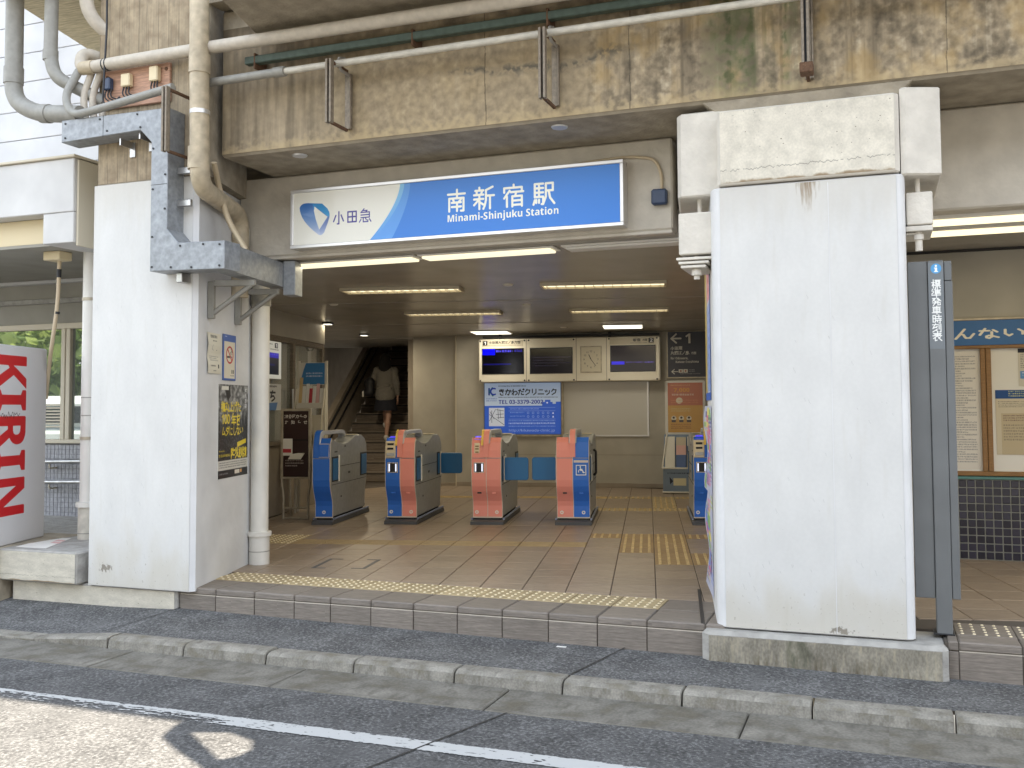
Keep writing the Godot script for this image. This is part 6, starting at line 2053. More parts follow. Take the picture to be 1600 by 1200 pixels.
# ---------------------------------------------------------------- on the back wall
func back_wall_things() -> void:
	var d := thing("departure_display", "long cream display case with three screens and a clock", "display", "", BACK)
	part("case", mb().prism(rounded_rect(-1.245, 1.71, 1.705, 2.415, 0.03), 0.06, 0.236, 0.01), M.display_case, d)
	for q in [[-0.45], [0.37], [0.86]]:
		part("case_joint", mb().box(v3(q[0] - 0.004, 1.715, 0.2365), v3(q[0] + 0.004, 2.41, 0.2385)), M.hall_dark, d)
	for x in [-1.22, -0.48, -0.41, 0.33, 0.90, 1.66]:
		for y in [1.735, 2.385]:
			part("corner_bolt", mb().cyl(v3(x, y, 0.236), v3(x, y, 0.243), 0.014, 8), M.black, d)
	for x in [-0.9, 0.9]:
		part("hanger", mb().box(v3(x - 0.02, 2.41, 0.10), v3(x + 0.02, 2.50, 0.18)), M.black, d)
	part("hanger_bar", mb().box(v3(-1.2, 2.44, 0.12), v3(1.7, 2.47, 0.16)), M.black, d)
	for i in 3:
		var q: Array = [[-1.18, 1.85, -0.50, 2.25], [-0.38, 1.85, 0.30, 2.25], [0.93, 1.865, 1.63, 2.265]][i]
		var cv := Cv.new(272, 160, Color(0.012, 0.012, 0.03))
		if i == 0:
			cv.rect(0, 0, 84, 38, Color(0.03, 0.03, 0.9))
			cv.small_print(90, 6, 200, 32, 1, Color(0.32, 0.30, 0.95), 3, 1.0)
			cv.small_print(214, 6, 264, 32, 1, Color(0.22, 0.20, 0.70), 4, 1.0)
			cv.rect(6, 94, 190, 104, Color(0.05, 0.05, 0.32))
		elif i == 1:
			cv.rect(0, 0, 272, 160, Color(0.075, 0.07, 0.09))
			cv.rect(0, 0, 272, 44, Color(0.05, 0.045, 0.035))
			cv.small_print(16, 54, 262, 126, 4, Color(0.16, 0.15, 0.22), 5, 0.9)
		else:
			cv.rect(0, 0, 272, 160, Color(0.10, 0.085, 0.10))
			cv.rect(4, 98, 84, 118, Color(0.16, 0.12, 0.8))
			cv.small_print(92, 100, 200, 116, 1, Color(0.30, 0.26, 0.62), 6, 0.9)
			cv.small_print(208, 100, 266, 118, 1, Color(0.34, 0.3, 0.7), 7, 1.0)
		var m := print_mat(cv.tex(), 0.12)
		m.emission_enabled = true
		m.emission_texture = cv.tex()
		m.emission_operator = BaseMaterial3D.EMISSION_OP_MULTIPLY
		m.emission = Color.WHITE
		m.emission_energy_multiplier = 0.14
		var sb := part("screen_bezel", mb().box(v3(q[0] - 0.012, q[1] - 0.012, 0.2362), v3(q[2] + 0.012, q[3] + 0.012, 0.2415), 0.002), M.black, d)
		part("screen", mb().pic(q[0], q[1], q[2], q[3], 0.242), m, sb)
	for i in 2:
		var cv := Cv.new(320, 56, Color(0.80, 0.77, 0.68))
		var bk := Color(0.05, 0.05, 0.05)
		var nx := 6 if i == 0 else 280
		cv.rect(nx, 4, nx + 36, 44, bk)
		cv.latin(str(i + 1), nx + 10, 38, 28, Color.WHITE)
		if i == 0:
			cv.kana(GLYPHS, "小田原片瀬江ノ島方面", 54, 8, 22, 3.0, bk, 1.12)
			cv.small_print(50, 42, 300, 50, 1, Color(0.3, 0.3, 0.3), 5, 0.8)
		else:
			cv.kana(GLYPHS, "新宿", 170, 8, 24, 3.0, bk, 1.1)
			cv.kana(GLYPHS, "方面", 236, 12, 16, 2.0, bk, 1.1)
			cv.small_print(150, 42, 270, 50, 1, Color(0.3, 0.3, 0.3), 6, 0.8)
		part("direction_print", mb().pic(-1.19 if i == 0 else 0.91, 2.29, -0.50 if i == 0 else 1.62, 2.395, 0.2372), print_mat(cv.tex()), d)
	# clock in the case
	var cf := part("clock_frame", mb().box(v3(0.435, 1.845, 0.2362), v3(0.785, 2.275, 0.246), 0.004), M.alu_warm, d)
	var ck := Cv.new(160, 200, Color(0.84, 0.81, 0.72))
	for k in 12:
		var a := TAU * k / 12.0
		var o := Vector2(80 + sin(a) * 58, 100 - cos(a) * 66)
		ck.latin(str(12 if k == 0 else k), o.x - (9 if k == 0 or k > 9 else 5), o.y + 7, 14, Color(0.15, 0.15, 0.15), false)
	ck.line(Vector2(80, 100), Vector2(62, 62), 5, Color(0.05, 0.05, 0.05))
	ck.line(Vector2(72, 90), Vector2(118, 152), 3.5, Color(0.05, 0.05, 0.05))
	part("clock_face", mb().pic(0.455, 1.865, 0.765, 2.255, 0.2465), print_mat(ck.tex()), cf)
	# clinic advertisement
	var cw := 640
	var ch := 424
	var blue := lin(0.035, 0.12, 0.62)
	var cv2 := Cv.new(cw, ch, Color(0.62, 0.70, 0.86))
	for y in 190:
		cv2.rect(0, y, cw, y + 1, Color(0.66, 0.74, 0.86).lerp(Color(0.74, 0.80, 0.88), y / 190.0))
	cv2.rect(0, 190, cw, ch, blue)
	cv2.poly(PackedVector2Array([Vector2(486, 190), Vector2(486, 160), Vector2(510, 160), Vector2(510, 142), Vector2(556, 142), Vector2(556, 160), Vector2(574, 160), Vector2(574, 176), Vector2(600, 176), Vector2(600, 158), Vector2(640, 158), Vector2(640, 190)]), blue)
	cv2.rect(520, 164, 536, 168, Color.WHITE)
	cv2.rect(526, 158, 530, 174, Color.WHITE)
	cv2.path([Vector2(38, 46), Vector2(38, 96)], 14, Color(0.08, 0.22, 0.55))
	cv2.path([Vector2(66, 40), Vector2(44, 70), Vector2(70, 104)], 13, Color(0.10, 0.42, 0.42))
	for i in 14:
		var a := deg_to_rad(60 + i * 17.0)
		var b := deg_to_rad(77 + i * 17.0)
		cv2.line(Vector2(78, 70) + Vector2(-cos(a + PI), sin(a)) * 26, Vector2(78, 70) + Vector2(-cos(b + PI), sin(b)) * 26, 12, Color(0.12, 0.2, 0.66))
	var ink := Color(0.06, 0.06, 0.10)
	cv2.small_print(118, 20, 350, 40, 1, Color(0.25, 0.28, 0.36), 2, 0.9)
	cv2.kana(GLYPHS, "きかわだクリニック", 120, 50, 50, 8.0, ink, 1.10)
	cv2.small_print(118, 116, 618, 132, 1, Color(0.25, 0.28, 0.36), 3, 0.9)
	cv2.latin("TEL 03-3379-2002", 120, 174, 32, Color(0.06, 0.14, 0.58), true, 1.05)
	cv2.small_print(14, 126, 104, 160, 2, Color(0.3, 0.4, 0.7), 5, 0.8)
	cv2.rect(36, 206, 168, 360, Color(0.80, 0.83, 0.88))
	for q in [[40, 316, 92, 220], [40, 262, 164, 348], [100, 222, 160, 232], [112, 214, 118, 300], [60, 230, 60, 330], [98, 262, 160, 258], [130, 222, 136, 290], [46, 240, 80, 300], [104, 290, 164, 286]]:
		cv2.line(Vector2(q[0], q[1]), Vector2(q[2], q[3]), 3.5, Color(0.2, 0.24, 0.34))
	var pale := Color(0.66, 0.74, 0.94)
	for y in [204, 232, 300]:
		cv2.rect(204, y, 596, y + 2, pale)
	cv2.small_print(216, 212, 580, 230, 1, pale, 31, 0.9)
	for j in 2:
		cv2.small_print(216, 242 + j * 30, 340, 260 + j * 30, 1, pale, 40 + j, 0.8)
		for i in 6:
			if i == 5:
				cv2.poly(PackedVector2Array([Vector2(570, 258 + j * 30), Vector2(577, 242 + j * 30), Vector2(584, 258 + j * 30)]), Color.WHITE)
			else:
				cv2.ring(Vector2(368 + i * 42, 250 + j * 30), 8, 2.5, pale)
	cv2.small_print(204, 310, 596, 326, 1, pale, 51, 0.9)
	cv2.small_print(204, 330, 596, 352, 1, Color(0.85, 0.9, 1.0), 52, 1.0)
	cv2.small_print(204, 356, 596, 374, 1, pale, 53, 0.8)
	cv2.latin("http://kikawada-clinic.jp", 206, 404, 20, pale, false, 1.3)
	var ad := thing("clinic_advertisement", "blue and white clinic advertisement panel below the display", "advertisement", "", BACK)
	part("panel", mb().box(v3(-1.215, 0.85, 0.001), v3(0.085, 1.705, 0.03), 0.004), M.paper_blue, ad)
	var cm := print_mat(cv2.tex(), 0.35)
	cm.emission_enabled = true
	cm.emission_texture = cv2.tex()
	cm.emission_operator = BaseMaterial3D.EMISSION_OP_MULTIPLY
	cm.emission = Color.WHITE
	cm.emission_energy_multiplier = 0.06
	part("sign_print", mb().pic(-1.20, 0.862, 0.075, 1.70, 0.0312), cm, ad)
	part("side_frame", mb().box(v3(0.086, 0.82, 0.001), v3(0.125, 1.71, 0.035), 0.004), M.alu_warm, ad)
	part("bottom_frame", mb().box(v3(-1.22, 0.818, 0.001), v3(0.085, 0.849, 0.035), 0.004), M.alu_warm, ad)
	var wb := thing("whiteboard", "blank glossy pale board to the right of the clinic advertisement", "board", "", BACK)
	part("panel", mb().box(v3(0.128, 0.845, 0.001), v3(1.478, 1.705, 0.016)), M.whiteboard, wb)
	for q in [[1.479, 0.82, 1.505, 1.70], [0.128, 0.82, 1.478, 0.844]]:
		part("frame", mb().box(v3(q[0], q[1], 0.001), v3(q[2], q[3], 0.028), 0.003), M.alu, wb)
	# platform 1 direction sign
	var gs := Cv.new(330, 400, lin(0.012, 0.013, 0.028))
	var wh := Color(0.80, 0.79, 0.74)
	gs.path([Vector2(110, 60), Vector2(34, 60)], 15, wh)
	gs.path([Vector2(72, 22), Vector2(30, 60), Vector2(72, 98)], 14, wh)
	gs.latin("1", 150, 104, 86, wh, true, 1.0)
	gs.kana(GLYPHS, "小田原", 24, 130, 30, 4.0, wh, 1.12)
	gs.kana(GLYPHS, "片瀬江ノ島", 24, 172, 30, 4.0, wh, 1.04)
	gs.kana(GLYPHS, "方面", 196, 180, 20, 2.6, wh, 1.1)
	gs.latin("for Odawara,", 24, 244, 20, wh, true, 0.85)
	gs.latin("Katase-Enoshima", 66, 276, 20, wh, true, 0.85)
	gs.path([Vector2(84, 352), Vector2(34, 352)], 7, wh)
	gs.path([Vector2(54, 332), Vector2(32, 352), Vector2(54, 372)], 7, wh)
	for x in [90, 130]:
		gs.rect(x, 332, x + 36, 362, wh)
		gs.disc(Vector2(x + 18, 347), 8, Color(0.55, 0.25, 0.15))
	gs.small_print(176, 334, 224, 360, 2, wh, 14, 0.9)
	gs.small_print(100, 368, 270, 380, 1, wh, 15, 0.9)
	var gd := thing("platform_sign", "dark navy platform 1 direction sign with a left arrow", "sign", "", BACK)
	part("panel", mb().box(v3(1.80, 1.745, 0.001), v3(2.46, 2.50, 0.05), 0.004), M.alu_warm, gd)
	part("sign_print", mb().pic(1.82, 1.765, 2.44, 2.49, 0.0512), print_mat(gs.tex(), 0.3), gd)
	# framed orange poster
	var op := Cv.new(230, 350, lin(0.50, 0.15, 0.07))
	op.rect(0, 160, 230, 350, lin(0.60, 0.33, 0.06))
	op.small_print(20, 14, 150, 28, 1, Color(0.9, 0.75, 0.5), 3, 0.8)
	op.latin("7,000", 40, 66, 28, Color(0.86, 0.62, 0.22), true, 1.1)
	op.small_print(28, 78, 170, 100, 1, Color(0.9, 0.85, 0.78), 4, 1.0)
	op.disc(Vector2(76, 126), 22, Color(0.88, 0.84, 0.74))
	op.small_print(20, 120, 200, 150, 2, Color(0.85, 0.6, 0.4), 6, 0.7)
	op.small_print(20, 180, 150, 210, 2, Color(0.85, 0.8, 0.6), 7, 0.8)
	for i in 3:
		op.disc(Vector2(38 + i * 50, 250), 17, Color(0.88, 0.84, 0.74))
		op.disc(Vector2(38 + i * 50, 246), 8, Color(0.25, 0.16, 0.10))
		op.rect(24 + i * 50, 262, 52 + i * 50, 278, Color(0.3, 0.25, 0.2))
	op.small_print(20, 290, 150, 330, 3, Color(0.55, 0.30, 0.10), 8, 0.8)
	var fp := thing("framed_poster", "orange and yellow poster in a white frame under the platform sign", "poster", "", BACK)
	part("frame", mb().prism(rounded_rect(1.765, 0.845, 2.40, 1.71, 0.03), 0.002, 0.03, 0.006), M.paper, fp)
	part("poster_print", mb().pic(1.81, 0.885, 2.36, 1.675, 0.0312), print_mat(op.tex(), 0.2), fp)


# ---------------------------------------------------------------- posters on the pillars
func posters() -> void:
	var side := Transform3D(Basis(v3(-0.285, 0, -0.958), Vector3.UP, v3(0.958, 0, -0.285)), v3(-4.706, 0, -5.83))
	var cv := Cv.new(150, 190, Color(0.85, 0.83, 0.76))
	cv.small_print(36, 10, 116, 34, 1, Color(0.2, 0.2, 0.2), 1, 1.0)
	cv.small_print(54, 34, 96, 46, 1, Color(0.3, 0.3, 0.3), 2, 1.0)
	cv.path([Vector2(54, 56), Vector2(44, 74), Vector2(62, 82)], 1.5, Color(0.4, 0.4, 0.4))
	cv.disc(Vector2(98, 80), 2.5, Color(0.3, 0.3, 0.3))
	cv.small_print(26, 108, 124, 134, 3, Color(0.45, 0.45, 0.45), 3, 0.8)
	cv.small_print(30, 150, 84, 164, 1, Color(0.2, 0.2, 0.2), 4, 1.0)
	cv.rect(110, 146, 122, 164, Color(0.2, 0.2, 0.2))
	cv.small_print(60, 174, 92, 184, 1, Color(0.3, 0.3, 0.3), 5, 0.9)
	var n := thing("paper_notice", "curled white paper notice on the left pillar's hall side", "notice", "", side)
	var sh := mb()
	for i in 10:
		var y0 := 1.57 + i * 0.031
		var z0 := 0.006 + 0.006 * sin(i * 1.1)
		var z1 := 0.006 + 0.006 * sin((i + 1) * 1.1)
		sh.quad(v3(0.16, y0, z0 + 0.004), v3(0.435, y0, z0), v3(0.435, y0 + 0.031, z1), v3(0.16, y0 + 0.031, z1 + 0.004), [Vector2(0, 1 - i / 10.0), Vector2(1, 1 - i / 10.0), Vector2(1, 0.9 - i / 10.0), Vector2(0, 0.9 - i / 10.0)])
	part("sheet", sh, print_mat(cv.tex(), 0.7), n)
	cv = Cv.new(160, 240, Color(0.86, 0.83, 0.75))
	var bl := Color(0.20, 0.36, 0.66)
	cv.rect(0, 0, 160, 36, bl)
	cv.rect(0, 0, 12, 240, bl)
	cv.rect(148, 0, 160, 240, bl)
	cv.rect(0, 230, 160, 240, bl)
	cv.small_print(20, 8, 50, 16, 1, Color(0.9, 0.9, 0.95), 1, 1.0)
	cv.ring(Vector2(82, 106), 42, 9, Color(0.72, 0.08, 0.10))
	cv.rect(48, 112, 84, 122, Color(0.08, 0.08, 0.08))
	cv.rect(88, 112, 112, 122, Color(0.5, 0.5, 0.5))
	cv.path([Vector2(98, 106), Vector2(90, 94), Vector2(106, 84), Vector2(96, 72)], 4, Color(0.1, 0.1, 0.1))
	cv.path([Vector2(110, 104), Vector2(106, 94), Vector2(116, 86)], 4, Color(0.1, 0.1, 0.1))
	cv.line(Vector2(54, 74), Vector2(110, 138), 9, Color(0.72, 0.08, 0.10))
	cv.rect(106, 184, 116, 204, Color(0.15, 0.15, 0.15))
	cv.rect(124, 184, 134, 204, Color(0.15, 0.15, 0.15))
	cv.small_print(90, 212, 140, 222, 1, Color(0.3, 0.3, 0.3), 6, 0.9)
	var ns := thing("no_smoking_sign", "blue-edged no smoking sign on the left pillar's hall side", "sign", "", side)
	part("panel", mb().box(v3(0.47, 1.525, 0.002), v3(0.745, 1.89, 0.009), 0.002), M.paper_blue, ns)
	part("sign_print", mb().pic(0.472, 1.527, 0.743, 1.888, 0.0095), print_mat(cv.tex(), 0.4), ns)
	# dark disaster-drill poster
	var w := 280
	var h := 330
	cv = Cv.new(w, h, Color(0.07, 0.07, 0.07))
	var f := FastNoiseLite.new()
	f.seed = 9
	f.frequency = 0.03
	f.fractal_octaves = 4
	for y in 265:
		for x in w:
			var cloud := 0.55 + f.get_noise_2d(x, y * 1.2) * 0.5
			var k := lerpf(cloud * 0.85, 0.10 + maxf(0.0, f.get_noise_2d(x * 4.0, y * 2.2)) * 0.5, smoothstep(80.0, 135.0, y + f.get_noise_2d(x * 2.0, 3.0) * 50.0 - (w - x) * 0.1))
			cv.im.set_pixel(x, y, Color(k, k, k * 0.98))
	cv.poly(PackedVector2Array([Vector2(56, 6), Vector2(104, 4), Vector2(110, 40), Vector2(84, 62), Vector2(70, 40)]), Color(0.09, 0.09, 0.09))
	var yel := Color(0.90, 0.80, 0.12)
	cv.kana(GLYPHS, "積み上げた", 26, 62, 34, 5.0, yel, 1.1)
	cv.latin("100", 30, 140, 34, yel, true, 1.0)
	cv.kana(GLYPHS, "年を", 122, 104, 40, 6, yel, 1.08)
	cv.kana(GLYPHS, "ムダにしない", 34, 150, 30, 4.5, yel, 1.12)
	cv.poly(PackedVector2Array([Vector2(176, 208), Vector2(262, 196), Vector2(264, 212), Vector2(178, 226)]), yel)
	cv.small_print(10, 232, 60, 242, 1, yel, 3, 1.0)
	cv.small_print(8, 246, 110, 264, 1, yel, 4, 1.0)
	cv.kana(GLYPHS, "防災訓練", 118, 228, 36, 6, yel, 1.05)
	cv.kana(GLYPHS, "防災訓練", 250, 12, 16, 2.2, Color(0.9, 0.9, 0.9), 1.15, true)
	cv.rect(0, 268, w, 302, Color(0.80, 0.79, 0.75))
	cv.small_print(10, 274, 270, 298, 3, Color(0.3, 0.3, 0.3), 8, 0.8)
	cv.small_print(8, 312, 90, 322, 1, Color(0.8, 0.8, 0.8), 9, 0.8)
	cv.rect(154, 306, 200, 320, Color(0.88, 0.84, 0.78))
	cv.rect(206, 306, 222, 318, Color(0.85, 0.6, 0.3))
	cv.rect(28, 6, 92, 20, Color(0.86, 0.85, 0.8))
	var ps := thing("drill_poster", "dark poster with yellow lettering on the left pillar's hall side", "poster", "", side)
	part("sheet", mb().box(v3(0.395, 0.755, 0.001), v3(1.045, 1.495, 0.004)), M.paper, ps)
	part("poster_print", mb().pic(0.396, 0.757, 1.044, 1.494, 0.0048), print_mat(cv.tex(), 0.35), ps)
	# posters on the right pillar's hall side, seen edge-on
	var rs := Transform3D(Basis(v3(0.196, 0, 0.981), Vector3.UP, v3(-0.981, 0, 0.196)), v3(-0.945, 0, -5.85))
	var r := RandomNumberGenerator.new()
	r.seed = 44
	for i in 3:
		var q: Array = [[-1.15, 1.34, -0.42, 2.36], [-1.15, 0.72, -0.42, 1.30], [-1.12, 0.06, -0.46, 0.71]][i]
		var c2 := Cv.new(160, 240, Color(0.74, 0.76, 0.84))
		if i == 0:
			for e in [[0, 0, 160, 12], [0, 228, 160, 240], [148, 0, 160, 240]]:
				c2.rect(e[0], e[1], e[2], e[3], Color(0.14, 0.36, 0.72))
			c2.rect(0, 12, 60, 228, Color(0.72, 0.62, 0.34))
			c2.rect(62, 90, 150, 226, Color(0.55, 0.65, 0.85))
			c2.rect(70, 20, 146, 84, Color(0.85, 0.55, 0.62))
			c2.small_print(96, 30, 136, 80, 3, Color(0.7, 0.15, 0.25), 2, 1.0)
			c2.small_print(90, 100, 140, 220, 9, Color(0.3, 0.45, 0.75), 3, 0.7)
			c2.small_print(20, 40, 70, 200, 8, Color(0.75, 0.65, 0.25), 4, 0.8)
		else:
			for k in 44:
				var kc: Color = [Color(0.85, 0.45, 0.60), Color(0.45, 0.55, 0.85), Color(0.90, 0.85, 0.45), Color(0.55, 0.72, 0.45), Color(0.3, 0.3, 0.55)][r.randi() % 5]
				var o := Vector2(r.randf() * 130, r.randf() * 200)
				if k % 2:
					c2.rect(o.x, o.y, o.x + r.randf_range(15, 50), o.y + r.randf_range(10, 40), kc)
				else:
					c2.small_print(o.x, o.y, minf(o.x + 70, 158), o.y + 34, 3, kc, k, 0.9)
		var o2 := thing("pillar_poster", ["blue-framed poster high on the right pillar's hall side", "colourful handwritten poster halfway up the right pillar's hall side", "colourful curling poster low on the right pillar's hall side"][i], "poster", "posters on the right pillar's hall side", rs)
		var sb := mb()
		for k in 12:
			var y0 := lerpf(q[1], q[3], k / 12.0)
			var y1 := lerpf(q[1], q[3], (k + 1) / 12.0)
			var w0 := 0.004 + (0.006 * (1 + sin(k * 0.7 + i)) if i > 0 else 0.002)
			var w1 := 0.004 + (0.006 * (1 + sin((k + 1) * 0.7 + i)) if i > 0 else 0.002)
			sb.quad(v3(q[0], y0, w0 * 2.2), v3(q[2], y0, 0.004), v3(q[2], y1, 0.004), v3(q[0], y1, w1 * 2.2), [Vector2(0, 1 - k / 12.0), Vector2(1, 1 - k / 12.0), Vector2(1, 1 - (k + 1) / 12.0), Vector2(0, 1 - (k + 1) / 12.0)])
		part("sheet", sb, print_mat(c2.tex(), 0.5), o2)
	# notice boards in the bay
	var nb := thing("notice_board", "wood-framed notice board under the blue guide band, right edge", "notice board", "", turned(0, 0, -8.985))
	var bc := Cv.new(900, 140, lin(0.025, 0.135, 0.36))
	for i in 3:
		bc.kana(GLYPHS, "んない"[i], [2, 74, 148][i], 44, 58, 9, Color(0.93, 0.9, 0.83))
	for e in [[376, 8, 382, 110], [376, 8, 520, 14], [376, 104, 520, 110]]:
		bc.rect(e[0], e[1], e[2], e[3], Color(0.85, 0.86, 0.86))
	bc.small_print(392, 26, 510, 90, 2, Color(0.85, 0.86, 0.86), 3, 1.0)
	part("band", mb().box(v3(0.3, 1.80, 0.002), v3(3.2, 2.01, 0.045), 0.004), M.paper_blue, nb)
	part("band_print", mb().pic(0.59, 1.80, 2.94, 2.008, 0.0462), print_mat(bc.tex(), 0.4), nb)
	part("band_top", mb().box(v3(0.3, 2.011, 0.002), v3(3.2, 2.03, 0.05), 0.003), M.alu_warm, nb)
	for q in [[0.3, 1.77, 3.2, 1.798], [0.3, 0.703, 3.2, 0.74], [0.79, 0.741, 0.828, 1.769], [0.832, 0.741, 0.872, 1.769], [2.0, 0.741, 2.05, 1.769]]:
		part("frame", mb().box(v3(q[0], q[1], 0.004), v3(q[2], q[3], 0.05), 0.004), M.wood_frame, nb)
	part("backing", mb().box(v3(0.3, 0.74, 0.002), v3(3.2, 1.77, 0.010)), M.paper, nb)
	var c3 := Cv.new(240, 470, Color(0.86, 0.84, 0.80))
	c3.small_print(14, 20, 226, 450, 44, Color(0.35, 0.35, 0.38), 3, 0.7)
	part("notice_sheet", mb().pic(0.40, 0.76, 0.775, 1.755, 0.014), print_mat(c3.tex(), 0.6), nb)
	c3 = Cv.new(360, 300, Color(0.80, 0.76, 0.66))
	c3.rect(0, 0, 360, 40, Color(0.08, 0.28, 0.52))
	c3.small_print(50, 4, 320, 36, 3, Color(0.9, 0.85, 0.55), 5, 1.0)
	c3.small_print(10, 52, 340, 84, 4, Color(0.4, 0.38, 0.34), 6, 0.8)
	c3.rect(20, 108, 220, 300, Color(0.74, 0.68, 0.56))
	c3.rect(230, 108, 350, 220, Color(0.76, 0.70, 0.58))
	c3.small_print(28, 116, 190, 150, 3, Color(0.4, 0.3, 0.28), 7, 0.8)
	c3.small_print(28, 160, 200, 240, 6, Color(0.45, 0.42, 0.38), 8, 0.7)
	part("notice_sheet", mb().pic(0.90, 0.88, 1.62, 1.42, 0.014), print_mat(c3.tex(), 0.6), nb)
	c3 = Cv.new(150, 200, Color(0.80, 0.78, 0.72))
	c3.rect(0, 0, 150, 22, Color(0.06, 0.07, 0.16))
	c3.small_print(8, 30, 140, 110, 7, Color(0.4, 0.4, 0.4), 9, 0.8)
	c3.rect(6, 120, 144, 160, Color(0.36, 0.55, 0.75))
	c3.small_print(12, 126, 130, 154, 2, Color(0.9, 0.9, 0.95), 10, 1.0)
	part("notice_sheet", mb().pic(1.08, 1.45, 1.42, 1.765, 0.014), print_mat(c3.tex(), 0.6), nb)


# ---------------------------------------------------------------- timetable pillar sign and vending machine
func totem() -> void:
	var t := thing("timetable_sign", "tall grey timetable sign beside the right pillar", "sign", "", turned(0, 0, -6.0))
	part("post", mb().box(v3(0.268, 0.0, -0.10), v3(0.352, 2.13, 0.0), 0.004), M.totem, t)
	part("side_panel", mb().box(v3(0.16, 0.20, -0.085), v3(0.266, 2.13, -0.012), 0.003), M.totem, t)
	part("side_panel", mb().box(v3(0.3545, 0.20, -0.085), v3(0.398, 2.01, -0.008), 0.003), M.totem, t)
	part("side_panel", mb().box(v3(0.3545, 2.013, -0.085), v3(0.395, 2.125, -0.010), 0.003), M.totem, t)
	part("foot_plate", mb().box(v3(0.25, 0.0005, -0.12), v3(0.362, 0.008, 0.012), 0.002), M.black, t)
	var cv := Cv.new(80, 480, lin(0.17, 0.185, 0.195))
	cv.disc(Vector2(42, 34), 28, Color(0.32, 0.60, 0.80))
	cv.rect(36, 28, 48, 52, Color(0.95, 0.95, 0.95))
	cv.disc(Vector2(42, 19), 6, Color(0.95, 0.95, 0.95))
	cv.rect(32, 28, 44, 33, Color(0.95, 0.95, 0.95))
	cv.rect(31, 48, 53, 53, Color(0.95, 0.95, 0.95))
	cv.kana(GLYPHS, "標準発車時刻表", 17, 96, 46, 5.6, Color(0.92, 0.92, 0.90), 1.06, true)
	part("sign_print", mb().pic(0.2695, 1.62, 0.3505, 2.118, 0.0008), print_mat(cv.tex(), 0.5), t)


func vending() -> void:
	var v := thing("vending_machine", "grey vending machine seen from the side with red KIRIN lettering", "vending machine", "", turned(-6.73, 0.222, -6.393, 17.3))
	part("cabinet", mb().box(v3(-1.1, 0.0, 0.0), v3(-0.001, 1.602, 0.80), 0.012), M.vending, v)
	var cv := Cv.new(376, 752, lin(0.58, 0.57, 0.56))
	var red := Color(0.74, 0.05, 0.09)
	for e in [[0, 0], [3, 3]]:
		cv.latin("KIRIN", 30 + e[0], 34 + e[1], 196, red, true, 0.84, true)
	# scribbled tag across the second letter
	var r := RandomNumberGenerator.new()
	r.seed = 3
	var pts := []
	for i in 26:
		pts.append(Vector2(58 + i * 5.2, 262 + r.randf_range(-13, 13)))
	cv.path(pts, 2.0, Color(0.12, 0.03, 0.04))
	var m := print_mat(cv.tex(), 0.4)
	part("side_print", mb().quad_uv(v3(0.0005, 0.012, 0.785), v3(0.0005, 0.012, 0.012), v3(0.0005, 1.59, 0.012), v3(0.0005, 1.59, 0.785)), m, v)


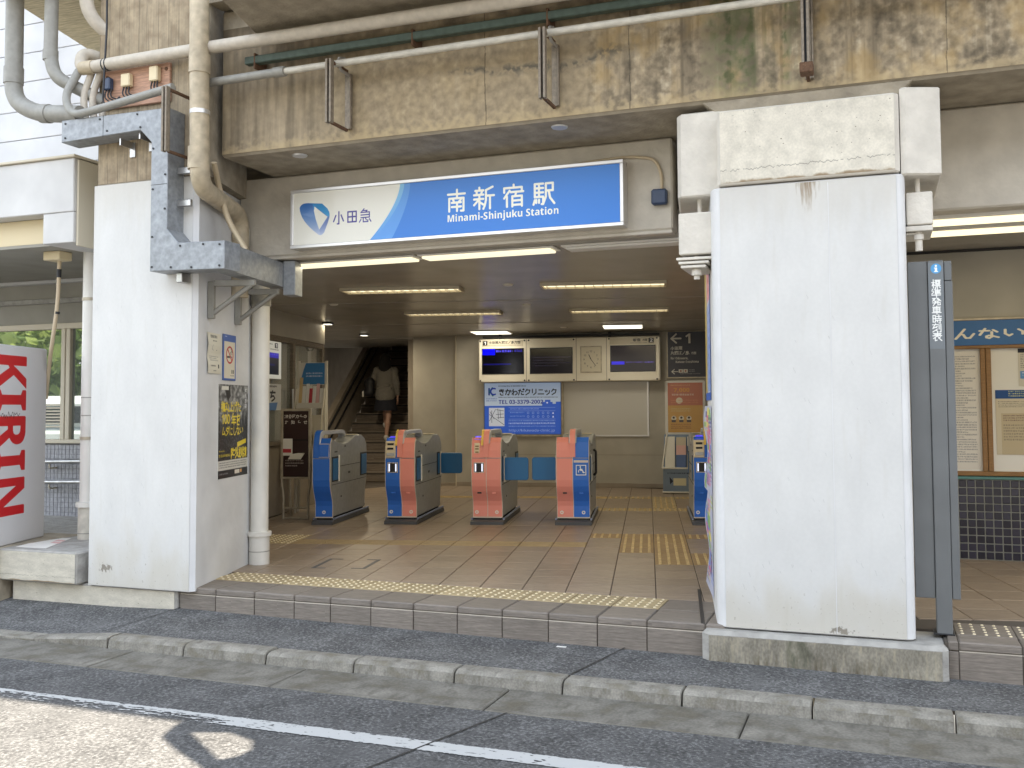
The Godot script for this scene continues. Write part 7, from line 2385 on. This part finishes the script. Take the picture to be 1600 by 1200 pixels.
# ---------------------------------------------------------------- the woman on the stairs
func blob(b: MB, bones: Array, cell: float, k: float) -> void:
	# the smooth union of tapered capsules [a, b, ra, rb, depth squash], meshed as surface nets
	var lo := Vector3.ONE * 1e9
	var hi := -lo
	for q in bones:
		for e in [[q[0], q[2]], [q[1], q[3]]]:
			lo = lo.min(e[0] - Vector3.ONE * (e[1] + cell * 3 + k))
			hi = hi.max(e[0] + Vector3.ONE * (e[1] + cell * 3 + k))
	var n := Vector3i(((hi - lo) / cell).ceil()) + Vector3i.ONE
	var f := PackedFloat32Array()
	f.resize(n.x * n.y * n.z)
	f.fill(1.0)
	for q in bones:
		var a: Vector3 = q[0]
		var d: Vector3 = q[1] - a
		var l2 := maxf(d.length_squared(), 1e-9)
		var s: float = q[4]
		var rm := maxf(q[2], q[3]) + k + cell * 2
		var i0 := Vector3i(((a.min(q[1]) - Vector3.ONE * rm - lo) / cell).max(Vector3.ZERO))
		var i1 := Vector3i(((a.max(q[1]) + Vector3.ONE * rm - lo) / cell).ceil()).min(n - Vector3i.ONE)
		for z in range(i0.z, i1.z + 1):
			for y in range(i0.y, i1.y + 1):
				for x in range(i0.x, i1.x + 1):
					var p := lo + Vector3(x, y, z) * cell
					var t := clampf((p - a).dot(d) / l2, 0.0, 1.0)
					var o := p - a - d * t
					o.z /= s
					var e := (o.length() - lerpf(q[2], q[3], t)) * minf(1.0, s + 0.2)
					var j := (z * n.y + y) * n.x + x
					var g := f[j]
					var hh := clampf(0.5 + 0.5 * (g - e) / k, 0.0, 1.0)
					f[j] = lerpf(g, e, hh) - k * hh * (1.0 - hh)
	var at := {}
	var vs := []
	var offs := []
	for c in 8:
		offs.append(((c >> 2) & 1) * n.y * n.x + ((c >> 1) & 1) * n.x + (c & 1))
	for z in n.z - 1:
		for y in n.y - 1:
			for x in n.x - 1:
				var j := (z * n.y + y) * n.x + x
				var neg := 0
				for c in 8:
					if f[j + offs[c]] < 0.0:
						neg += 1
				if neg == 0 or neg == 8:
					continue
				var acc := Vector3.ZERO
				var cnt := 0
				for e in [[0, 1], [2, 3], [4, 5], [6, 7], [0, 2], [1, 3], [4, 6], [5, 7], [0, 4], [1, 5], [2, 6], [3, 7]]:
					var fa := f[j + offs[e[0]]]
					var fb := f[j + offs[e[1]]]
					if (fa < 0.0) != (fb < 0.0):
						var t := fa / (fa - fb)
						var pa := Vector3(e[0] & 1, (e[0] >> 1) & 1, (e[0] >> 2) & 1)
						var pb := Vector3(e[1] & 1, (e[1] >> 1) & 1, (e[1] >> 2) & 1)
						acc += pa.lerp(pb, t)
						cnt += 1
				var g := Vector3(f[j + offs[1]] - f[j], f[j + offs[2]] - f[j], f[j + offs[4]] - f[j])
				var p := lo + (Vector3(x, y, z) + acc / cnt) * cell
				at[j] = b.vert(p, g.normalized() if g.length() > 1e-9 else Vector3.UP, Vector2(p.x, p.y))
	var st := [1, n.x, n.x * n.y]
	for j in at:
		for ax in 3:
			var u: int = st[(ax + 1) % 3]
			var w: int = st[(ax + 2) % 3]
			var fa := f[j]
			var fb := f[j + st[ax]]
			if (fa < 0.0) == (fb < 0.0) or not (at.has(j - u) and at.has(j - w) and at.has(j - u - w)):
				continue
			var q := [at[j], at[j - u], at[j - u - w], at[j - w]]
			if fa < 0.0:
				b.ix.append_array([q[0], q[2], q[1], q[0], q[3], q[2]])
			else:
				b.ix.append_array([q[0], q[1], q[2], q[0], q[2], q[3]])


func hand(b: MB, wrist: Vector3, dir: Vector3, palm_n: Vector3, thumb_side: Vector3, curl: float) -> void:
	var bones := []
	var knuck := wrist + dir * 0.085
	for i in 4:
		var o := thumb_side * (0.026 - i * 0.0185)
		bones.append([wrist + o * 0.5, knuck + o, 0.014, 0.011, 1.0])
		var p := knuck + o
		var l: float = [0.070, 0.078, 0.072, 0.056][i]
		var dd := dir
		for s in 3:
			dd = (dd + palm_n * curl * (0.35 + 0.15 * s)).normalized()
			var q: Vector3 = p + dd * l * [0.45, 0.32, 0.23][s]
			bones.append([p, q, 0.0095 - 0.0008 * s, 0.009 - 0.0008 * s, 1.0])
			p = q
	var t0 := wrist + dir * 0.025 + thumb_side * 0.022
	var t1 := t0 + (dir * 0.6 + thumb_side * 0.6 + palm_n * 0.3).normalized() * 0.042
	bones.append([t0, t1, 0.013, 0.010, 1.0])
	bones.append([t1, t1 + (dir * 0.9 + palm_n * 0.5).normalized() * 0.032, 0.010, 0.008, 1.0])
	blob(b, bones, 0.004, 0.006)


func walker() -> void:
	var where := HALL * turned(-4.90, 0.691, -17.74)
	var o := thing("person", "person with long dark hair, cream jacket and dark skirt climbing the stairs", "person", "", where)
	var b := mb()
	var hip_r := v3(0.075, 0.84, 0.0)
	var kn_r := v3(0.055, 0.455, -0.01)
	var an_r := v3(0.035, 0.075, 0.06)
	var hip_l := v3(-0.075, 0.84, -0.01)
	var kn_l := v3(-0.075, 0.62, -0.33)
	var an_l := v3(-0.055, 0.31, -0.20)
	var sh_r := v3(0.165, 1.30, -0.01)
	var el_r := v3(0.225, 1.06, 0.02)
	var wr_r := v3(0.225, 0.83, -0.04)
	var sh_l := v3(-0.165, 1.305, -0.01)
	var el_l := v3(-0.27, 1.09, -0.03)
	var wr_l := v3(-0.205, 1.235, -0.15)
	blob(b, [
		[v3(0, 0.86, 0), v3(0, 1.02, 0.0), 0.150, 0.118, 0.72], [v3(0, 1.02, 0), v3(0, 1.24, 0.0), 0.118, 0.145, 0.68], [sh_l, sh_r, 0.062, 0.062, 0.9],
		[v3(0, 1.28, 0), v3(0, 1.40, -0.02), 0.055, 0.048, 1.0], [v3(0, 1.475, -0.03), v3(0, 1.535, -0.02), 0.072, 0.086, 1.12], [v3(0, 1.46, -0.10), v3(0, 1.47, -0.125), 0.02, 0.012, 1.0],
		[v3(-0.085, 1.49, -0.01), v3(-0.09, 1.52, -0.005), 0.014, 0.016, 1.0], [v3(0.085, 1.49, -0.01), v3(0.09, 1.52, -0.005), 0.014, 0.016, 1.0],
		[hip_r, kn_r, 0.088, 0.052, 1.0], [kn_r, kn_r.lerp(an_r, 0.35) + v3(0, 0, 0.015), 0.05, 0.052, 1.0], [kn_r.lerp(an_r, 0.35) + v3(0, 0, 0.015), an_r, 0.052, 0.033, 1.0],
		[hip_l, kn_l, 0.088, 0.052, 1.0], [kn_l, kn_l.lerp(an_l, 0.35) + v3(0, 0, 0.015), 0.05, 0.052, 1.0], [kn_l.lerp(an_l, 0.35) + v3(0, 0, 0.015), an_l, 0.052, 0.033, 1.0],
		[an_r, an_r + v3(0.005, -0.04, -0.15), 0.032, 0.026, 1.0], [an_l, an_l + v3(-0.005, -0.06, -0.13), 0.032, 0.026, 1.0],
		[sh_r, el_r, 0.046, 0.038, 1.0], [el_r, wr_r, 0.036, 0.025, 1.0], [sh_l, el_l, 0.046, 0.038, 1.0], [el_l, wr_l, 0.036, 0.025, 1.0],
	], 0.013, 0.025)
	hand(b, wr_r, v3(0.0, -1, -0.12).normalized(), v3(-1, 0, 0), v3(0, -0.1, -1).normalized(), 0.35)
	hand(b, wr_l, v3(0.25, 0.85, -0.3).normalized(), v3(0.5, -0.2, 0.8).normalized(), v3(0.8, 0, -0.5).normalized(), 0.9)
	part("body", b, M.skin, o)
	b = mb()
	blob(b, [[v3(0, 1.50, 0.0), v3(0, 1.555, -0.01), 0.094, 0.092, 1.08], [v3(0, 1.50, 0.03), v3(0.0, 1.34, 0.075), 0.095, 0.085, 0.62], [v3(-0.07, 1.47, 0.02), v3(-0.085, 1.33, 0.05), 0.045, 0.038, 0.8], [v3(0.07, 1.47, 0.02), v3(0.09, 1.32, 0.05), 0.045, 0.03, 0.8], [v3(0.05, 1.40, 0.07), v3(0.06, 1.27, 0.085), 0.03, 0.014, 0.7], [v3(-0.02, 1.40, 0.075), v3(-0.035, 1.29, 0.09), 0.04, 0.018, 0.7]], 0.009, 0.02)
	part("hair", b, M.hair, o)
	b = mb()
	blob(b, [[v3(0, 0.86, 0.01), v3(0, 1.04, 0.01), 0.195, 0.165, 0.74], [v3(0, 1.04, 0.01), v3(0, 1.24, 0.0), 0.165, 0.175, 0.70], [sh_l, sh_r, 0.078, 0.078, 0.95], [v3(0, 1.30, 0.0), v3(0, 1.37, 0.0), 0.085, 0.072, 0.9],
		[sh_r, el_r, 0.066, 0.058, 1.0], [el_r, wr_r + v3(0, 0.05, 0), 0.056, 0.046, 1.0], [sh_l, el_l, 0.066, 0.058, 1.0], [el_l, wr_l.lerp(el_l, 0.25), 0.056, 0.046, 1.0],
		[v3(-0.12, 0.98, 0.12), v3(0.10, 1.03, 0.13), 0.02, 0.016, 1.0], [v3(0.02, 0.93, 0.135), v3(0.13, 0.97, 0.11), 0.016, 0.014, 1.0]], 0.012, 0.03)
	part("jacket", b, M.jacket, o)
	b = mb()
	var prof := [[0.84, 0.175, 0.13], [0.76, 0.195, 0.15], [0.66, 0.212, 0.165], [0.56, 0.225, 0.18]]
	for i in 3:
		for k in 24:
			var ps := []
			var ns := []
			for q in [[i, k], [i + 1, k], [i + 1, k + 1], [i, k + 1]]:
				var a: float = TAU * q[1] / 24.0
				var pleat: float = 1.0 + 0.03 * sin(a * 9.0) * (q[0] / 3.0)
				var e: Array = prof[q[0]]
				ps.append(v3(cos(a) * e[1] * pleat, e[0], sin(a) * e[2] * pleat - 0.02))
				ns.append(v3(cos(a), 0.1, sin(a)))
			b.smooth_quad([ps[3], ps[2], ps[1], ps[0]], [ns[3], ns[2], ns[1], ns[0]], [Vector2.ZERO, Vector2.ZERO, Vector2.ZERO, Vector2.ZERO])
	part("skirt", b, M.skirt, o)
	for q in [[an_r, v3(0.005, -0.045, -0.16)], [an_l, v3(-0.005, -0.065, -0.14)]]:
		b = mb()
		blob(b, [[q[0] + v3(0, -0.012, 0.02), q[0] + q[1], 0.045, 0.034, 1.0], [q[0] + v3(0, -0.045, 0.02), q[0] + q[1] + v3(0, -0.012, 0), 0.03, 0.026, 1.0]], 0.008, 0.012)
		part("shoe", b, M.shoe, o)
	# shoulder bag
	var g := thing("shoulder_bag", "large black shoulder bag hanging at the person's left side", "bag", "", where)
	b = mb()
	blob(b, [[v3(-0.30, 0.92, 0.02), v3(-0.40, 0.90, 0.02), 0.085, 0.07, 0.9], [v3(-0.29, 1.10, 0.02), v3(-0.345, 1.08, 0.02), 0.085, 0.07, 0.8], [v3(-0.30, 0.92, 0.02), v3(-0.30, 1.10, 0.02), 0.09, 0.085, 0.85]], 0.013, 0.03)
	part("pouch", b, M.bag, g)
	part("strap", mb().tube(rounded([v3(-0.30, 1.10, 0.10), v3(-0.24, 1.30, 0.06), v3(-0.18, 1.392, -0.01), v3(-0.22, 1.30, -0.10), v3(-0.28, 1.10, -0.07)], 0.1, 6), 0.012, 6, true, 0.6), M.bag, g)
	part("charm", mb().box(v3(-0.43, 0.82, 0.06), v3(-0.395, 0.93, 0.085), 0.006), M.paper, g)
